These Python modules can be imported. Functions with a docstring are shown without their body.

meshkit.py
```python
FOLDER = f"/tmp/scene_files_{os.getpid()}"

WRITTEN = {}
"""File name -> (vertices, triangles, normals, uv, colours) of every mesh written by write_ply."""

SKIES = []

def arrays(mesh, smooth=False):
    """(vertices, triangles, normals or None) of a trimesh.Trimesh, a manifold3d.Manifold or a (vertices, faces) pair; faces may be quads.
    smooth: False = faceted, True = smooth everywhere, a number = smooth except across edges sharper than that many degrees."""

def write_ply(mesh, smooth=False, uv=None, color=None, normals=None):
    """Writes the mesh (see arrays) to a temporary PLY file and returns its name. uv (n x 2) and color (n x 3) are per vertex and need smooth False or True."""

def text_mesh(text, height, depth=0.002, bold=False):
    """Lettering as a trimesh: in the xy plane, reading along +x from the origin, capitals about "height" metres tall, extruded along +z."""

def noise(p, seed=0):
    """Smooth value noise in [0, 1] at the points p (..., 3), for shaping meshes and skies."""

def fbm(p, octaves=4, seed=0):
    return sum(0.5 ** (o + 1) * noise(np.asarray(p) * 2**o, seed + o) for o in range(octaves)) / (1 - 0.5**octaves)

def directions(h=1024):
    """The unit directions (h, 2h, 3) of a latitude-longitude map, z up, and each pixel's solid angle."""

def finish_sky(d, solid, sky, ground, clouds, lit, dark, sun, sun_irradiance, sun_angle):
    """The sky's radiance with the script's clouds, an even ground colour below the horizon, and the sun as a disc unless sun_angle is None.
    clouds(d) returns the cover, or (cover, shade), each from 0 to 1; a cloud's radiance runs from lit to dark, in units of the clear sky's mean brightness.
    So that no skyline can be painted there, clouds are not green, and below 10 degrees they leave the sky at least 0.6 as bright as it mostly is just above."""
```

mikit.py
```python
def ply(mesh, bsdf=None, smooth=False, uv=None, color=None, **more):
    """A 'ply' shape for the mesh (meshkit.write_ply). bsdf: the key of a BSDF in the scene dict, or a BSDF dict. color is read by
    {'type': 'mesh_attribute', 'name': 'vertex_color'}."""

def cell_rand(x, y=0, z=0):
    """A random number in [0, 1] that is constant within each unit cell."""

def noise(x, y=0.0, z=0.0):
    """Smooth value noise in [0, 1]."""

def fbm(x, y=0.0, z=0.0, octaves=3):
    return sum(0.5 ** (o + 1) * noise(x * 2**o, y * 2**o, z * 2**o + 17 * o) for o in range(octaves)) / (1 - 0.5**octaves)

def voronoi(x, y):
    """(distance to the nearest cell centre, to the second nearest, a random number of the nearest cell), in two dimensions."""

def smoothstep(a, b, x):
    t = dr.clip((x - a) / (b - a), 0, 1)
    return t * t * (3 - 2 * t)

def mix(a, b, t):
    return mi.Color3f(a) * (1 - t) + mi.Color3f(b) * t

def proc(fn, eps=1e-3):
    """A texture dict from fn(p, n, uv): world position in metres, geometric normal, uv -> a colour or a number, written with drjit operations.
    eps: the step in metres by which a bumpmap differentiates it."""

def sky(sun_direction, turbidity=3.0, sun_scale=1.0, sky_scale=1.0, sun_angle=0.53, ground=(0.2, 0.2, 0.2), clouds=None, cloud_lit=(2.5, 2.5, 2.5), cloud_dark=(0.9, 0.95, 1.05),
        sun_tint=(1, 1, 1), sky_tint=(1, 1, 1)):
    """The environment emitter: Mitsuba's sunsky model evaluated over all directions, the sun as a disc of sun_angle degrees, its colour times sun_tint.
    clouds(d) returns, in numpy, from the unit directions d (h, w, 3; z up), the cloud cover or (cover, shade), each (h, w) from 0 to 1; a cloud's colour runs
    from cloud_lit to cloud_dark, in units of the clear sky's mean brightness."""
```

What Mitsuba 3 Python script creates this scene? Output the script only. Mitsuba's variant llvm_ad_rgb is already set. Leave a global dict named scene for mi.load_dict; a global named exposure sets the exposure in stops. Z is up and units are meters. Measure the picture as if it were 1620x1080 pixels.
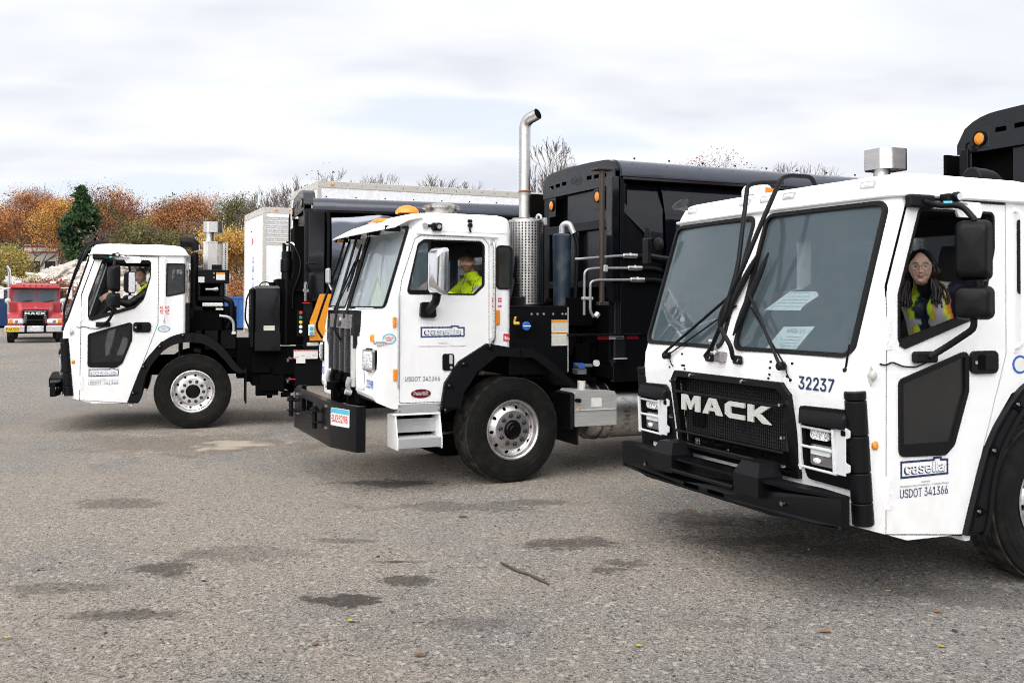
import math, numpy as np, trimesh, mitsuba as mi, drjit as dr, mikit, meshkit
import manifold3d as m3
from shapely.geometry import Polygon, LineString, Point, box as sbox
from shapely import affinity
from shapely.ops import unary_union
from scipy.spatial import cKDTree
from mikit import noise, fbm, voronoi, cell_rand, smoothstep, mix

TF = mi.ScalarTransform4f
scene, labels = {}, {}
rng = np.random.default_rng(7)

# ------------------------------------------------------------------ camera, sky, exposure
CAM_H, PITCH, ROLL, FPX = 1.8404, math.radians(1.0988), math.radians(.2172), 1535.3
scene['camera'] = {'type': 'perspective', 'fov': 2 * math.degrees(math.atan(810 / FPX)), 'fov_axis': 'x', 'near_clip': .1, 'far_clip': 3000.,
    'principal_point_offset_y': 89.9 / 1080,
    'to_world': TF().look_at(origin=[0, 0, CAM_H], target=[0, math.cos(PITCH), CAM_H + math.sin(PITCH)], up=[-math.sin(ROLL), 0, math.cos(ROLL)])}

def clouds(d):
    z = np.maximum(d[..., 2], 0.0)
    q = np.stack([d[..., 0] / (z + .16), d[..., 1] / (z + .16), z * 0], -1)
    a = meshkit.fbm(q * np.array([.8, 1.5, 1]) + [3.1, .7, 2], 5, seed=4)
    b = meshkit.fbm(q * np.array([1.7, 3.0, 1]) + [9.1, 5.7, 2], 5, seed=11)
    cover = np.clip((a * .65 + b * .35 - .30) / .16, 0, 1)
    cover = .72 + .28 * cover * cover * (3 - 2 * cover)
    shade = np.clip((b * .65 + a * .35 - .44) / .30, 0, 1)
    # high thin overcast: brightest around the veiled sun
    return cover, shade
SUN = np.array([-.26, -.62, .72])
scene['sky'] = mikit.sky(SUN.tolist(), turbidity=4, sun_scale=.88, sky_scale=1.0, sun_angle=80, sun_tint=(.80, .95, 1.22), clouds=clouds, cloud_lit=(2.26, 2.30, 2.36), cloud_dark=(1.66, 1.74, 1.94))
exposure = 2.12

# ------------------------------------------------------------------ materials
def rgb(*c): return {'type': 'rgb', 'value': [float(x) for x in c]}
def mat(key, color, rough=.5, **kw):
    d = {'type': 'principled', 'base_color': color if isinstance(color, dict) else rgb(*color), 'roughness': rough}
    d.update(kw)
    scene[key] = {'type': 'twosided', 'bsdf': d}
    return key
def white_fn(p, n, uv):
    g = fbm(p.x * 3, p.y * 3, p.z * 1.2)
    low = smoothstep(1.0, .35, p.z) * smoothstep(.35, .75, fbm(p.x * 9, p.y * 9, p.z * 5))
    streak = smoothstep(.62, .85, fbm(p.x * 26, p.y * 26, p.z * 1.6)) * .12
    return mix((.86, .865, .875), (.62, .58, .53), dr.clip(low * .30 + streak * .8 + (g - .5) * .08, 0, 1))
mat('white_paint', mikit.proc(white_fn), .28, clearcoat=.6, clearcoat_gloss=.9)
mat('white_plain', (.84, .84, .85), .35)
def navy_fn(p, n, uv):
    g = fbm(p.x * 2.5, p.y * 2.5, p.z * 6)
    return mix((.0022, .0026, .0050), (.006, .0065, .009), smoothstep(.4, .8, g) * .6)
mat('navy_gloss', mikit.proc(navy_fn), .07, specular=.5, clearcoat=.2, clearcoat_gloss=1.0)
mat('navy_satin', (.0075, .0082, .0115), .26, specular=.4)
mat('roof_sky_sheen', (.050, .056, .074), .16, specular=.6)  # navy lightened so the sky sheen is painted into the body roof
scene['navy_mirror'] = {'type': 'twosided', 'bsdf': {'type': 'roughconductor', 'material': 'Al', 'alpha': .03, 'specular_reflectance': rgb(.20, .215, .25)}}
mat('black_steel', (.0022, .0025, .0036), .34, specular=.22)
mat('black_plastic', (.0032, .0036, .0048), .46, specular=.22)
mat('black_matte', (.0022, .0022, .0026), .85, specular=.08)
mat('interior', (.030, .031, .034), .7, specular=.15)
mat('seat_cloth', (.05, .05, .055), .9, specular=.1)
mat('dash_grey', (.05, .052, .056), .8, specular=.2)
mat('gasket', (.006, .006, .0065), .6, specular=.25)
def tyre_fn(p, n, uv):
    dust = smoothstep(.35, .8, fbm(p.x * 12, p.y * 12, p.z * 12))
    return mix((.0045, .0045, .0045), (.016, .0145, .0135), dust * .6)
mat('tyre_rubber', mikit.proc(tyre_fn), .8, specular=.25)
def tread_fn(p, n, uv):
    dust = smoothstep(.3, .8, fbm(p.x * 15, p.y * 15, p.z * 15))
    return mix((.016, .015, .014), (.06, .056, .05), dust * .8)
mat('tyre_tread', mikit.proc(tread_fn), .9, specular=.2)
def cond(key, refl, rough): scene[key] = {'type': 'twosided', 'bsdf': {'type': 'roughconductor', 'material': 'Al', 'alpha': rough, 'specular_reflectance': rgb(*refl)}}; return key
def rim_fn(p, n, uv):
    h = smoothstep(.40, .75, fbm(p.x * 16, p.y * 16, p.z * 16)) * .55 + smoothstep(.6, .8, fbm(p.x * 50, p.y * 50, p.z * 50)) * .3
    return mix((.90, .90, .91), (.46, .42, .38), dr.clip(h, 0, 1))
scene['rim_alloy'] = {'type': 'twosided', 'bsdf': {'type': 'roughconductor', 'material': 'Al', 'alpha': .24, 'specular_reflectance': mikit.proc(rim_fn)}}
cond('chrome', (.92, .93, .95), .03)
def steel_fn(p, n, uv):
    g = fbm(p.x * 5, p.y * 5, p.z * 30)
    h = smoothstep(.6, .85, fbm(p.x * 14, p.y * 14, p.z * 9))
    return mix(mix((.60, .59, .57), (.80, .79, .77), g), (.30, .26, .22), h * .55)
scene['stainless'] = {'type': 'twosided', 'bsdf': {'type': 'roughconductor', 'material': 'Al', 'alpha': .22, 'specular_reflectance': mikit.proc(steel_fn)}}
def rust_fn(p, n, uv):
    h = smoothstep(.35, .7, fbm(p.x * 9, p.y * 9, p.z * 3)) * smoothstep(.3, .7, noise(p.x * 35, p.y * 35, p.z * 35))
    return mix((.42, .41, .40), (.11, .075, .05), h)
mat('worn_steel', mikit.proc(rust_fn), .42, metallic=.6)
cond('dark_chrome', (.38, .37, .38), .2)
mat('galvanized', (.52, .53, .54), .4, metallic=.5)
mat('brushed_alu', mikit.proc(lambda p, n, uv: mix((.50, .50, .49), (.72, .72, .70), fbm(p.x * 4, p.y * 4, p.z * 60))), .33, metallic=.45)
mat('grey_silver', (.50, .50, .48), .4)
mat('guard_white', (.62, .63, .65), .4)
mat('dark_nut', (.05, .05, .055), .4, metallic=.6)
mat('amber', (.75, .25, .015), .25, clearcoat=.8)
mat('amber_dim', (.62, .20, .02), .35)
mat('lens_white', (.75, .78, .80), .12, clearcoat=1.0)
def led_fn(p, n, uv):
    r = cell_rand(p.y * 130, p.z * 130, p.x * 20)
    return mix((.28, .29, .31), (.92, .93, .95), smoothstep(.25, .75, r))
mat('led_lens', mikit.proc(led_fn), .2, clearcoat=.8)
mat('navy_print', (.012, .03, .09), .5)
mat('black_print', (.02, .022, .03), .5)
mat('grey_print', (.40, .40, .42), .6)
mat('blue_print', (.03, .12, .42), .5)
mat('red_print', (.55, .02, .03), .5)
mat('maroon_print', (.11, .006, .012), .35)
mat('decal_white', (.74, .73, .71), .5)
mat('decal_cream', (.60, .58, .50), .55)
mat('orange_paint', (.72, .27, .012), .35, clearcoat=.5)
mat('yellow_paint', (.75, .5, .04), .4)
mat('red_paint', (.33, .018, .025), .28, clearcoat=.8)
mat('red_reflect', (.12, .004, .008), .35)
mat('silver_reflect', (.22, .23, .25), .4)
mat('blue_paint', (.012, .085, .30), .45)
mat('teal_print', (.08, .42, .55), .5)
mat('green_button', (.02, .22, .12), .4)
def dblue_fn(p, n, uv):
    h = smoothstep(.5, .75, fbm(p.x * 8, p.y * 8, p.z * 4))
    return mix((.012, .026, .045), (.05, .065, .075), h)
mat('blue_tarp', mikit.proc(dblue_fn), .55)
scene['glass'] = {'type': 'blendbsdf', 'weight': .32, 'a': {'type': 'thindielectric', 'specular_transmittance': rgb(.80, .86, .88)},
    'b': {'type': 'twosided', 'bsdf': {'type': 'diffuse', 'reflectance': rgb(.18, .245, .285)}}}
scene['glass_dark'] = {'type': 'blendbsdf', 'weight': .12, 'a': {'type': 'thindielectric', 'specular_transmittance': rgb(.22, .24, .25)},
    'b': {'type': 'twosided', 'bsdf': {'type': 'diffuse', 'reflectance': rgb(.10, .105, .11)}}}
mat('paper', (.82, .90, .89), .8)
scene['glass_sky_sheen'] = {'type': 'blendbsdf', 'weight': .42, 'a': {'type': 'thindielectric', 'specular_transmittance': rgb(.80, .85, .88)},
    'b': {'type': 'twosided', 'bsdf': {'type': 'diffuse', 'reflectance': rgb(.52, .60, .66)}}}  # pale diffuse share paints bright sky sheen into the middle windscreen
scene['vertex_matte'] = {'type': 'twosided', 'bsdf': {'type': 'principled', 'base_color': {'type': 'mesh_attribute', 'name': 'vertex_color'}, 'roughness': .75, 'specular': .25}}
scene['leaf'] = {'type': 'twosided', 'bsdf': {'type': 'diffuse', 'reflectance': {'type': 'mesh_attribute', 'name': 'vertex_color'}}}
scene['vertex_skin'] = {'type': 'twosided', 'bsdf': {'type': 'principled', 'base_color': {'type': 'mesh_attribute', 'name': 'vertex_color'}, 'roughness': .5, 'specular': .35}}
def bark_fn(p, n, uv):
    return mix((.045, .036, .030), (.12, .10, .085), fbm(p.x * 6, p.y * 6, p.z * 1.5))
mat('bark', mikit.proc(bark_fn), .95, specular=.1)
mat('bark_grey', (.16, .135, .12), .95, specular=.1)
def rubble_fn(p, n, uv):
    g = fbm(p.x * 1.5, p.y * 1.5, p.z * 1.5)
    h = fbm(p.x * 6 + 5, p.y * 6, p.z * 6)
    return mix(mix((.52, .47, .42), (.70, .66, .62), g), (.34, .28, .22), smoothstep(.5, .8, h) * .5)
mat('concrete', mikit.proc(rubble_fn), .9)
def trailer_fn(p, n, uv):
    g = fbm(p.x * 1.6, p.y * 1.6, p.z * .5)
    st = smoothstep(.6, .85, fbm(p.x * 12, p.y * 12, p.z * .7))
    return mix((.84, .85, .88), (.60, .57, .53), dr.clip(st * .25 + smoothstep(.5, .8, g) * .15, 0, 1))
mat('trailer_white', mikit.proc(trailer_fn), .4)
mat('trailer_trim', (.50, .48, .44), .5)

# ------------------------------------------------------------------ mesh helpers: every helper returns (vertices, triangles)
def cat(*ms):
    V, F, o = [], [], 0
    for v, f in ms:
        V.append(v); F.append(f + o); o += len(v)
    return np.vstack(V), np.vstack(F)
def man2(m):
    a = m.to_mesh(); return np.array(a.vert_properties[:, :3], float), np.array(a.tri_verts, int)
def to_man(v, f): return m3.Manifold(m3.Mesh(np.asarray(v, np.float32), np.asarray(f, np.uint32)))
_boxc = {}
def box(x0, x1, y0, y1, z0, z1, b=0.006):
    """a box with chamfered edges"""
    b = min(b, .45 * min(x1 - x0, y1 - y0, z1 - z0))
    if b <= 0:
        m = trimesh.creation.box(bounds=[[x0, y0, z0], [x1, y1, z1]]); return np.array(m.vertices), np.array(m.faces)
    c, h = np.array([x0 + x1, y0 + y1, z0 + z1]) / 2, np.array([x1 - x0, y1 - y0, z1 - z0]) / 2
    P = []
    for s in np.ndindex(2, 2, 2):
        s = np.array(s) * 2 - 1
        for k in range(3):
            q = h - b; q[k] = h[k]; P.append(s * q)
    P = np.array(P)
    if 'f' not in _boxc:
        u = np.array([1, 1, 1.]); Q = []
        for s in np.ndindex(2, 2, 2):
            s = np.array(s) * 2 - 1
            for k in range(3):
                q = u - .2; q[k] = 1; Q.append(s * q)
        hull = trimesh.Trimesh(Q, process=False).convex_hull if False else trimesh.convex.convex_hull(np.array(Q))
        t = cKDTree(np.array(Q)); _, idx = t.query(hull.vertices); _boxc['f'] = idx[hull.faces]
    return P + c, _boxc['f'].copy()
def frame_of(d):
    d = np.asarray(d, float); d = d / np.linalg.norm(d)
    a = np.cross(d, [0, 0, 1.] if abs(d[2]) < .9 else [1., 0, 0]); a /= np.linalg.norm(a)
    return d, a, np.cross(d, a)
def cyl(p0, p1, r, r1=None, n=18, bev=0):
    p0, p1 = np.asarray(p0, float), np.asarray(p1, float); r1 = r if r1 is None else r1
    L = np.linalg.norm(p1 - p0); d, a, b = frame_of(p1 - p0)
    prof = [(0, r), (L, r1)] if not bev else [(0, r - bev), (bev, r), (L - bev, r1), (L, r1 - bev)]
    t = np.arange(n) * 2 * np.pi / n; ring = np.cos(t)[:, None] * a + np.sin(t)[:, None] * b
    V = np.vstack([p0 + d * s + ring * q for s, q in prof] + [[p0], [p1]]); F = []
    k = len(prof)
    for j in range(k - 1):
        for i in range(n):
            i2 = (i + 1) % n; F += [(j * n + i, j * n + i2, (j + 1) * n + i2), (j * n + i, (j + 1) * n + i2, (j + 1) * n + i)]
    c0, c1 = k * n, k * n + 1
    for i in range(n):
        i2 = (i + 1) % n; F += [(c0, i2, i), (c1, (k - 1) * n + i, (k - 1) * n + i2)]
    return V, np.array(F)
def fillet(path, r, n=5):
    P = [np.asarray(p, float) for p in path]; out = [P[0]]
    for i in range(1, len(P) - 1):
        a, b = P[i - 1] - P[i], P[i + 1] - P[i]; la, lb = np.linalg.norm(a), np.linalg.norm(b); q = min(r, .48 * la, .48 * lb)
        A, C = P[i] + a / la * q, P[i] + b / lb * q
        for t in np.linspace(0, 1, n): out.append((1 - t) ** 2 * A + 2 * t * (1 - t) * P[i] + t * t * C)
    out.append(P[-1]); return np.array(out)
def tube(path, r, n=8, fil=.05, rad=None):
    P = fillet(path, fil) if fil and len(path) > 2 else np.asarray(path, float)
    R = np.broadcast_to(r, (len(P),)) if rad is None else np.asarray(rad)
    T_ = np.gradient(P, axis=0); T_ /= np.linalg.norm(T_, axis=1, keepdims=True) + 1e-12
    d, a, b = frame_of(T_[0]); A = [a]
    for i in range(1, len(P)):
        v = A[-1] - T_[i] * (A[-1] @ T_[i]); A.append(v / np.linalg.norm(v))
    A = np.array(A); Bv = np.cross(T_, A); t = np.arange(n) * 2 * np.pi / n
    V = (P[:, None] + R[:, None, None] * (np.cos(t)[None, :, None] * A[:, None] + np.sin(t)[None, :, None] * Bv[:, None])).reshape(-1, 3)
    m = len(P); F = []
    for j in range(m - 1):
        for i in range(n):
            i2 = (i + 1) % n; F += [(j * n + i, j * n + i2, (j + 1) * n + i2), (j * n + i, (j + 1) * n + i2, (j + 1) * n + i)]
    V = np.vstack([V, P[:1], P[-1:]]); c0, c1 = m * n, m * n + 1
    for i in range(n):
        i2 = (i + 1) % n; F += [(c0, i2, i), (c1, (m - 1) * n + i, (m - 1) * n + i2)]
    return V, np.array(F)
def ext(poly, depth, seg=None):
    """extrude a shapely polygon along +z (third coordinate 0..depth)"""
    if not hasattr(poly, 'exterior'): poly = unary_union(poly)
    gs = [g for g in getattr(poly, 'geoms', [poly]) if g.area > 1e-9]
    out = []
    for g in gs:
        if seg: g = g.segmentize(seg)
        m = trimesh.creation.extrude_polygon(g, depth, engine='earcut'); out.append((np.array(m.vertices), np.array(m.faces)))
    return cat(*out)
def fix(v, f):
    """turn the triangles outwards"""
    t = v[f]; vol = np.einsum('ij,ij->', t[:, 0], np.cross(t[:, 1], t[:, 2])); return (v, f[:, ::-1]) if vol < 0 else (v, f)
def pl_y(poly, y0, y1, seg=None):
    """a polygon given in (x, z) as a plate from y0 to y1"""
    v, f = ext(poly, abs(y1 - y0), seg); return fix(np.stack([v[:, 0], v[:, 2] + min(y0, y1), v[:, 1]], 1), f)
def pl_x(poly, x0, x1, seg=None):
    """a polygon given in (y, z) as a plate from x0 to x1"""
    v, f = ext(poly, abs(x1 - x0), seg); return fix(np.stack([v[:, 2] + min(x0, x1), v[:, 0], v[:, 1]], 1), f)
def pl_z(poly, z0, z1, seg=None):
    v, f = ext(poly, abs(z1 - z0), seg); return v + [0, 0, min(z0, z1)], f
def rpoly(pts, r=.03, n=4):
    p = Polygon(pts); return p.buffer(-r).buffer(r, quad_segs=n) if r else p
def ring2(poly, w): return poly.difference(poly.buffer(-w))
def revolve_y(prof, n=64, c=(0, 0)):
    """profile (radius, y) swept round the y axis through (x, z) = c; a closed profile gives a closed solid"""
    P = np.asarray(prof, float); t = np.arange(n) * 2 * np.pi / n
    V = np.stack([c[0] + P[None, :, 0] * np.cos(t)[:, None], np.broadcast_to(P[None, :, 1], (n, len(P))), c[1] + P[None, :, 0] * np.sin(t)[:, None]], -1).reshape(-1, 3)
    m = len(P); F = []
    for i in range(n):
        i2 = (i + 1) % n
        for j in range(m):
            j2 = (j + 1) % m
            F += [(i * m + j, i2 * m + j, i2 * m + j2), (i * m + j, i2 * m + j2, i * m + j2)]
    return fix(V, np.array(F))
def ball(c, r, sub=2):
    m = trimesh.creation.icosphere(sub); return np.array(m.vertices) * r + np.asarray(c, float), np.array(m.faces)
def lens_x(y, z, ry, rz, x, depth=.012, n=20):
    """a domed lens facing -x"""
    t = np.arange(n) * 2 * np.pi / n; rings = [(1, 0), (.97, .5), (.75, .85), (.4, 1)]
    V = [[x - depth * k, y + ry * s * math.cos(a), z + rz * s * math.sin(a)] for s, k in rings for a in t] + [[x - depth * 1.04, y, z]]
    F = []
    for j in range(3):
        for i in range(n): i2 = (i + 1) % n; F += [(j * n + i, j * n + i2, (j + 1) * n + i2), (j * n + i, (j + 1) * n + i2, (j + 1) * n + i)]
    F += [(3 * n + i, 3 * n + (i + 1) % n, 4 * n) for i in range(n)]
    return np.array(V, float), np.array(F)
def lens_y(x, z, rx, rz, y=0., depth=.012, n=20):
    v, f = lens_x(x, z, rx, rz, 0, depth, n); return np.stack([v[:, 1], y + v[:, 0], v[:, 2]], 1), f[:, ::-1]
def loft(rings, cap=True):
    """closed rings (k, n, 3) of equal length joined into a solid"""
    R = np.asarray(rings, float); k, n = R.shape[:2]; V = R.reshape(-1, 3); F = []
    for j in range(k - 1):
        i = np.arange(n); i2 = (i + 1) % n
        F.append(np.stack([j * n + i, j * n + i2, (j + 1) * n + i2], 1)); F.append(np.stack([j * n + i, (j + 1) * n + i2, (j + 1) * n + i], 1))
    V = np.vstack([V, R[0].mean(0, keepdims=True), R[-1].mean(0, keepdims=True)]); i = np.arange(n); i2 = (i + 1) % n
    F.append(np.stack([np.full(n, k * n), i2, i], 1)); F.append(np.stack([np.full(n, k * n + 1), (k - 1) * n + i, (k - 1) * n + i2], 1))
    return fix(V, np.vstack(F))
def xf(m, M, t=(0, 0, 0)): return m[0] @ np.asarray(M).T + np.asarray(t), m[1]
def txt(s, h, bold=False, depth=.0015):
    m = meshkit.text_mesh(s, h, depth, bold); v = np.array(m.vertices); v[:, 0] -= v[:, 0].min(); return v, np.array(m.faces)
def fit_w(m, w):
    v, f = m; k = w / (v[:, 0].max() - v[:, 0].min()); return v * [k, 1, 1], f
def on_side(m, x, z, y=-.002): v, f = m; return np.stack([v[:, 0] + x, y - v[:, 2], v[:, 1] + z], 1), f      # reads along +x, faces -y
def on_front(m, y, z, x): v, f = m; return np.stack([x - v[:, 2], y - v[:, 0], v[:, 1] + z], 1), f            # reads along -y, faces -x

# ------------------------------------------------------------------ scene helpers
def put(key, mesh, m, smooth=30, to=None, label=None, cat_=None, group=None, kind=None, **kw):
    base, k = key, 0
    while key in scene or key in labels: k += 1; key = f'{base}_{k:03d}'
    d = mikit.ply(mesh, m, smooth=smooth, **kw)
    if to is not None: d['to_world'] = to
    scene[key] = d
    if label or cat_ or group or kind: tag(key, label, cat_, group, kind)
    return key
def tag(key, label=None, cat_=None, group=None, kind=None):
    labels[key] = {k: v for k, v in (('label', label), ('category', cat_), ('group', group), ('kind', kind)) if v}
class Kit:
    """the parts of a thing in its own frame, as (part key, shape dict); numbered when a name repeats"""
    def __init__(self): self.parts, self.names, self.lab = [], set(), {}
    def name(self, key):
        base, k = key, 0
        while key in self.names: k += 1; key = f'{base}_{k:03d}'
        self.names.add(key); return key
    def add(self, key, mesh, m, smooth=30, label=None, kind=None, **kw):
        key = self.name(key); self.parts.append((key, mikit.ply(mesh, m, smooth=smooth, **kw)))
        if label or kind: self.lab[key] = {k: v for k, v in (('label', label), ('kind', kind)) if v}
        return key
    def copy(self, key, new, M):
        """a copy of part `key` and its sub-parts under a new name, moved by M"""
        new = self.name(new)
        for k, d in list(self.parts):
            if k == key or k.startswith(key + '__'):
                self.parts.append((new + k[len(key):], {**d, 'to_world': M}))
                if k in self.lab: self.lab[new + k[len(key):]] = dict(self.lab[k])
    def each(self, key, meshes, m, smooth=30, **kw):
        for q in meshes: self.add(key, q, m, smooth, **kw)
    def place(self, thing, M, label, cat_, group=None, skip=()):
        for k, d in self.parts:
            if any(k == s or k.startswith(s + '__') for s in skip): continue
            scene[f'{thing}__{k}'] = {**d, 'to_world': M @ d['to_world'] if 'to_world' in d else M}
            if k in self.lab: labels[f'{thing}__{k}'] = dict(self.lab[k])
        tag(thing, label, cat_, group)
def pose(x, y, a, z=0.): return TF().translate([x, y, z]).rotate([0, 0, 1], a)
P1, P2, P3 = pose(-4.6213, 14.1006, 17.533), pose(.045, 9.96, 24.2), pose(3.6391, 6.4727, 23.771)
# ------------------------------------------------------------------ ground
STAINS_SHADE = [(-1.03, 6.03, .24, .11, .9), (-.82, 6.94, .26, .08, .8), (-.75, 6.49, .24, .12, .7), (-2.38, 6.73, .22, .17, .7), (-2.2, 7.13, .2, .12, .4), (-2.21, 5.75, .36, .10, .6), (-3.55, 8.93, .45, .25, .45),
    (-1.96, 7.15, .4, .22, .3), (-1.21, 9.91, .5, .22, .75), (.67, 6.77, .34, .13, .6), (.85, 6.9, .26, .16, .6), (.59, 7.51, .5, .2, .65), (-.25, 5.62, .3, .10, .35), (1.66, 8.37, .4, .3, .6), (-.68, 8.79, .8, .22, .4),
    (-1.25, 7.55, .25, .08, .45), (2.3, 7.3, .7, .25, .45), (3.0, 6.2, .6, .22, .4), (-4.2, 7.0, .3, .12, .5), (-2.9, 6.3, .35, .12, .4), (.3, 9.0, .5, .14, .45), (1.2, 5.6, .3, .12, .25), (-3.6, 5.5, .5, .2, .3), (1.9, 7.6, .5, .2, .5)]  # the patches under the right truck's front also paint in its shade
def ground_fn(p, n, uv):
    w = fbm(p.x * 3.1, p.y * 3.1, 1.5) - .5
    w2 = fbm(p.x * 3.1 + 40, p.y * 3.1, 4.5) - .5
    big = fbm(p.x * .35, p.y * .22, 3.0, octaves=4)
    mid = fbm(p.x * 1.7, p.y * 1.7, 7.0)
    c = mix((.158, .147, .137), (.194, .168, .143), smoothstep(.35, .68, big * .65 + mid * .35))
    c = mix(c, (.128, .122, .117), smoothstep(.56, .75, fbm(p.x * .9 + 11, p.y * .55, 2.0, octaves=4)) * .55)
    # stones pressed into the surface
    d1, d2, r = voronoi(p.x * 78, p.y * 78)
    d3, d4, r3 = voronoi(p.x * 170 + 9, p.y * 170)
    c = c * (.34 + .82 * r + .60 * r3 * r3)
    c = mix(c, (.42, .41, .39), smoothstep(.94, .96, r3) * smoothstep(.5, .32, d3) * .85)
    d1b, d2b, rb = voronoi(p.x * 23 + 5, p.y * 23)
    stone = smoothstep(.86, .90, rb) * smoothstep(.42, .28, d1b)
    c = mix(c, mix((.24, .23, .22), (.36, .34, .31), rb * 8 - 7), stone * .7)
    dark = smoothstep(.10, .06, rb) * smoothstep(.4, .25, d1b)
    c = mix(c, (.035, .033, .032), dark * .7)
    fine = fbm(p.x * 22, p.y * 22, 9.0)
    s = mi.Float(0)
    for x, y, a, b, k in STAINS_SHADE:
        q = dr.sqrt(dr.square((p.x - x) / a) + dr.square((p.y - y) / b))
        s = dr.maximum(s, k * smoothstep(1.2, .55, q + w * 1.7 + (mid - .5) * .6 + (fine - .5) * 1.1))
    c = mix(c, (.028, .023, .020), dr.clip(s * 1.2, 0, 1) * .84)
    q = dr.sqrt(dr.square((p.x + 3.62) / .62) + dr.square((p.y - 12.55) / .42))
    c = mix(c, (.50, .44, .36), smoothstep(1.1, .3, q + w * 2.4 + (mid - .5) * 1.2) * .8)
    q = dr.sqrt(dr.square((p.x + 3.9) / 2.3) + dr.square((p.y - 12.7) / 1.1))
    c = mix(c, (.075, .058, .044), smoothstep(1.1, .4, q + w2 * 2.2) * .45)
    return c
def ground_h(p, n, uv):
    d1, d2, r = voronoi(p.x * 78, p.y * 78)
    return .0028 * r * smoothstep(.55, .15, d1) + .006 * fbm(p.x * 14, p.y * 14, 2.)
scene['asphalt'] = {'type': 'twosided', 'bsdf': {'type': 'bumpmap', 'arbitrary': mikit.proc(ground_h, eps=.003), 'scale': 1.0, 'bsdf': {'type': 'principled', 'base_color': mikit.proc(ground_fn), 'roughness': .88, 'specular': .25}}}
v = np.array([[-700, -700, 0], [700, -700, 0], [700, 900, 0], [-700, 900, 0.]])
put('ground', (v, np.array([[0, 1, 2], [0, 2, 3]])), 'asphalt', False, kind='structure', label='worn grey brown asphalt and gravel yard with dark oil stains and a little painted shade')

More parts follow.
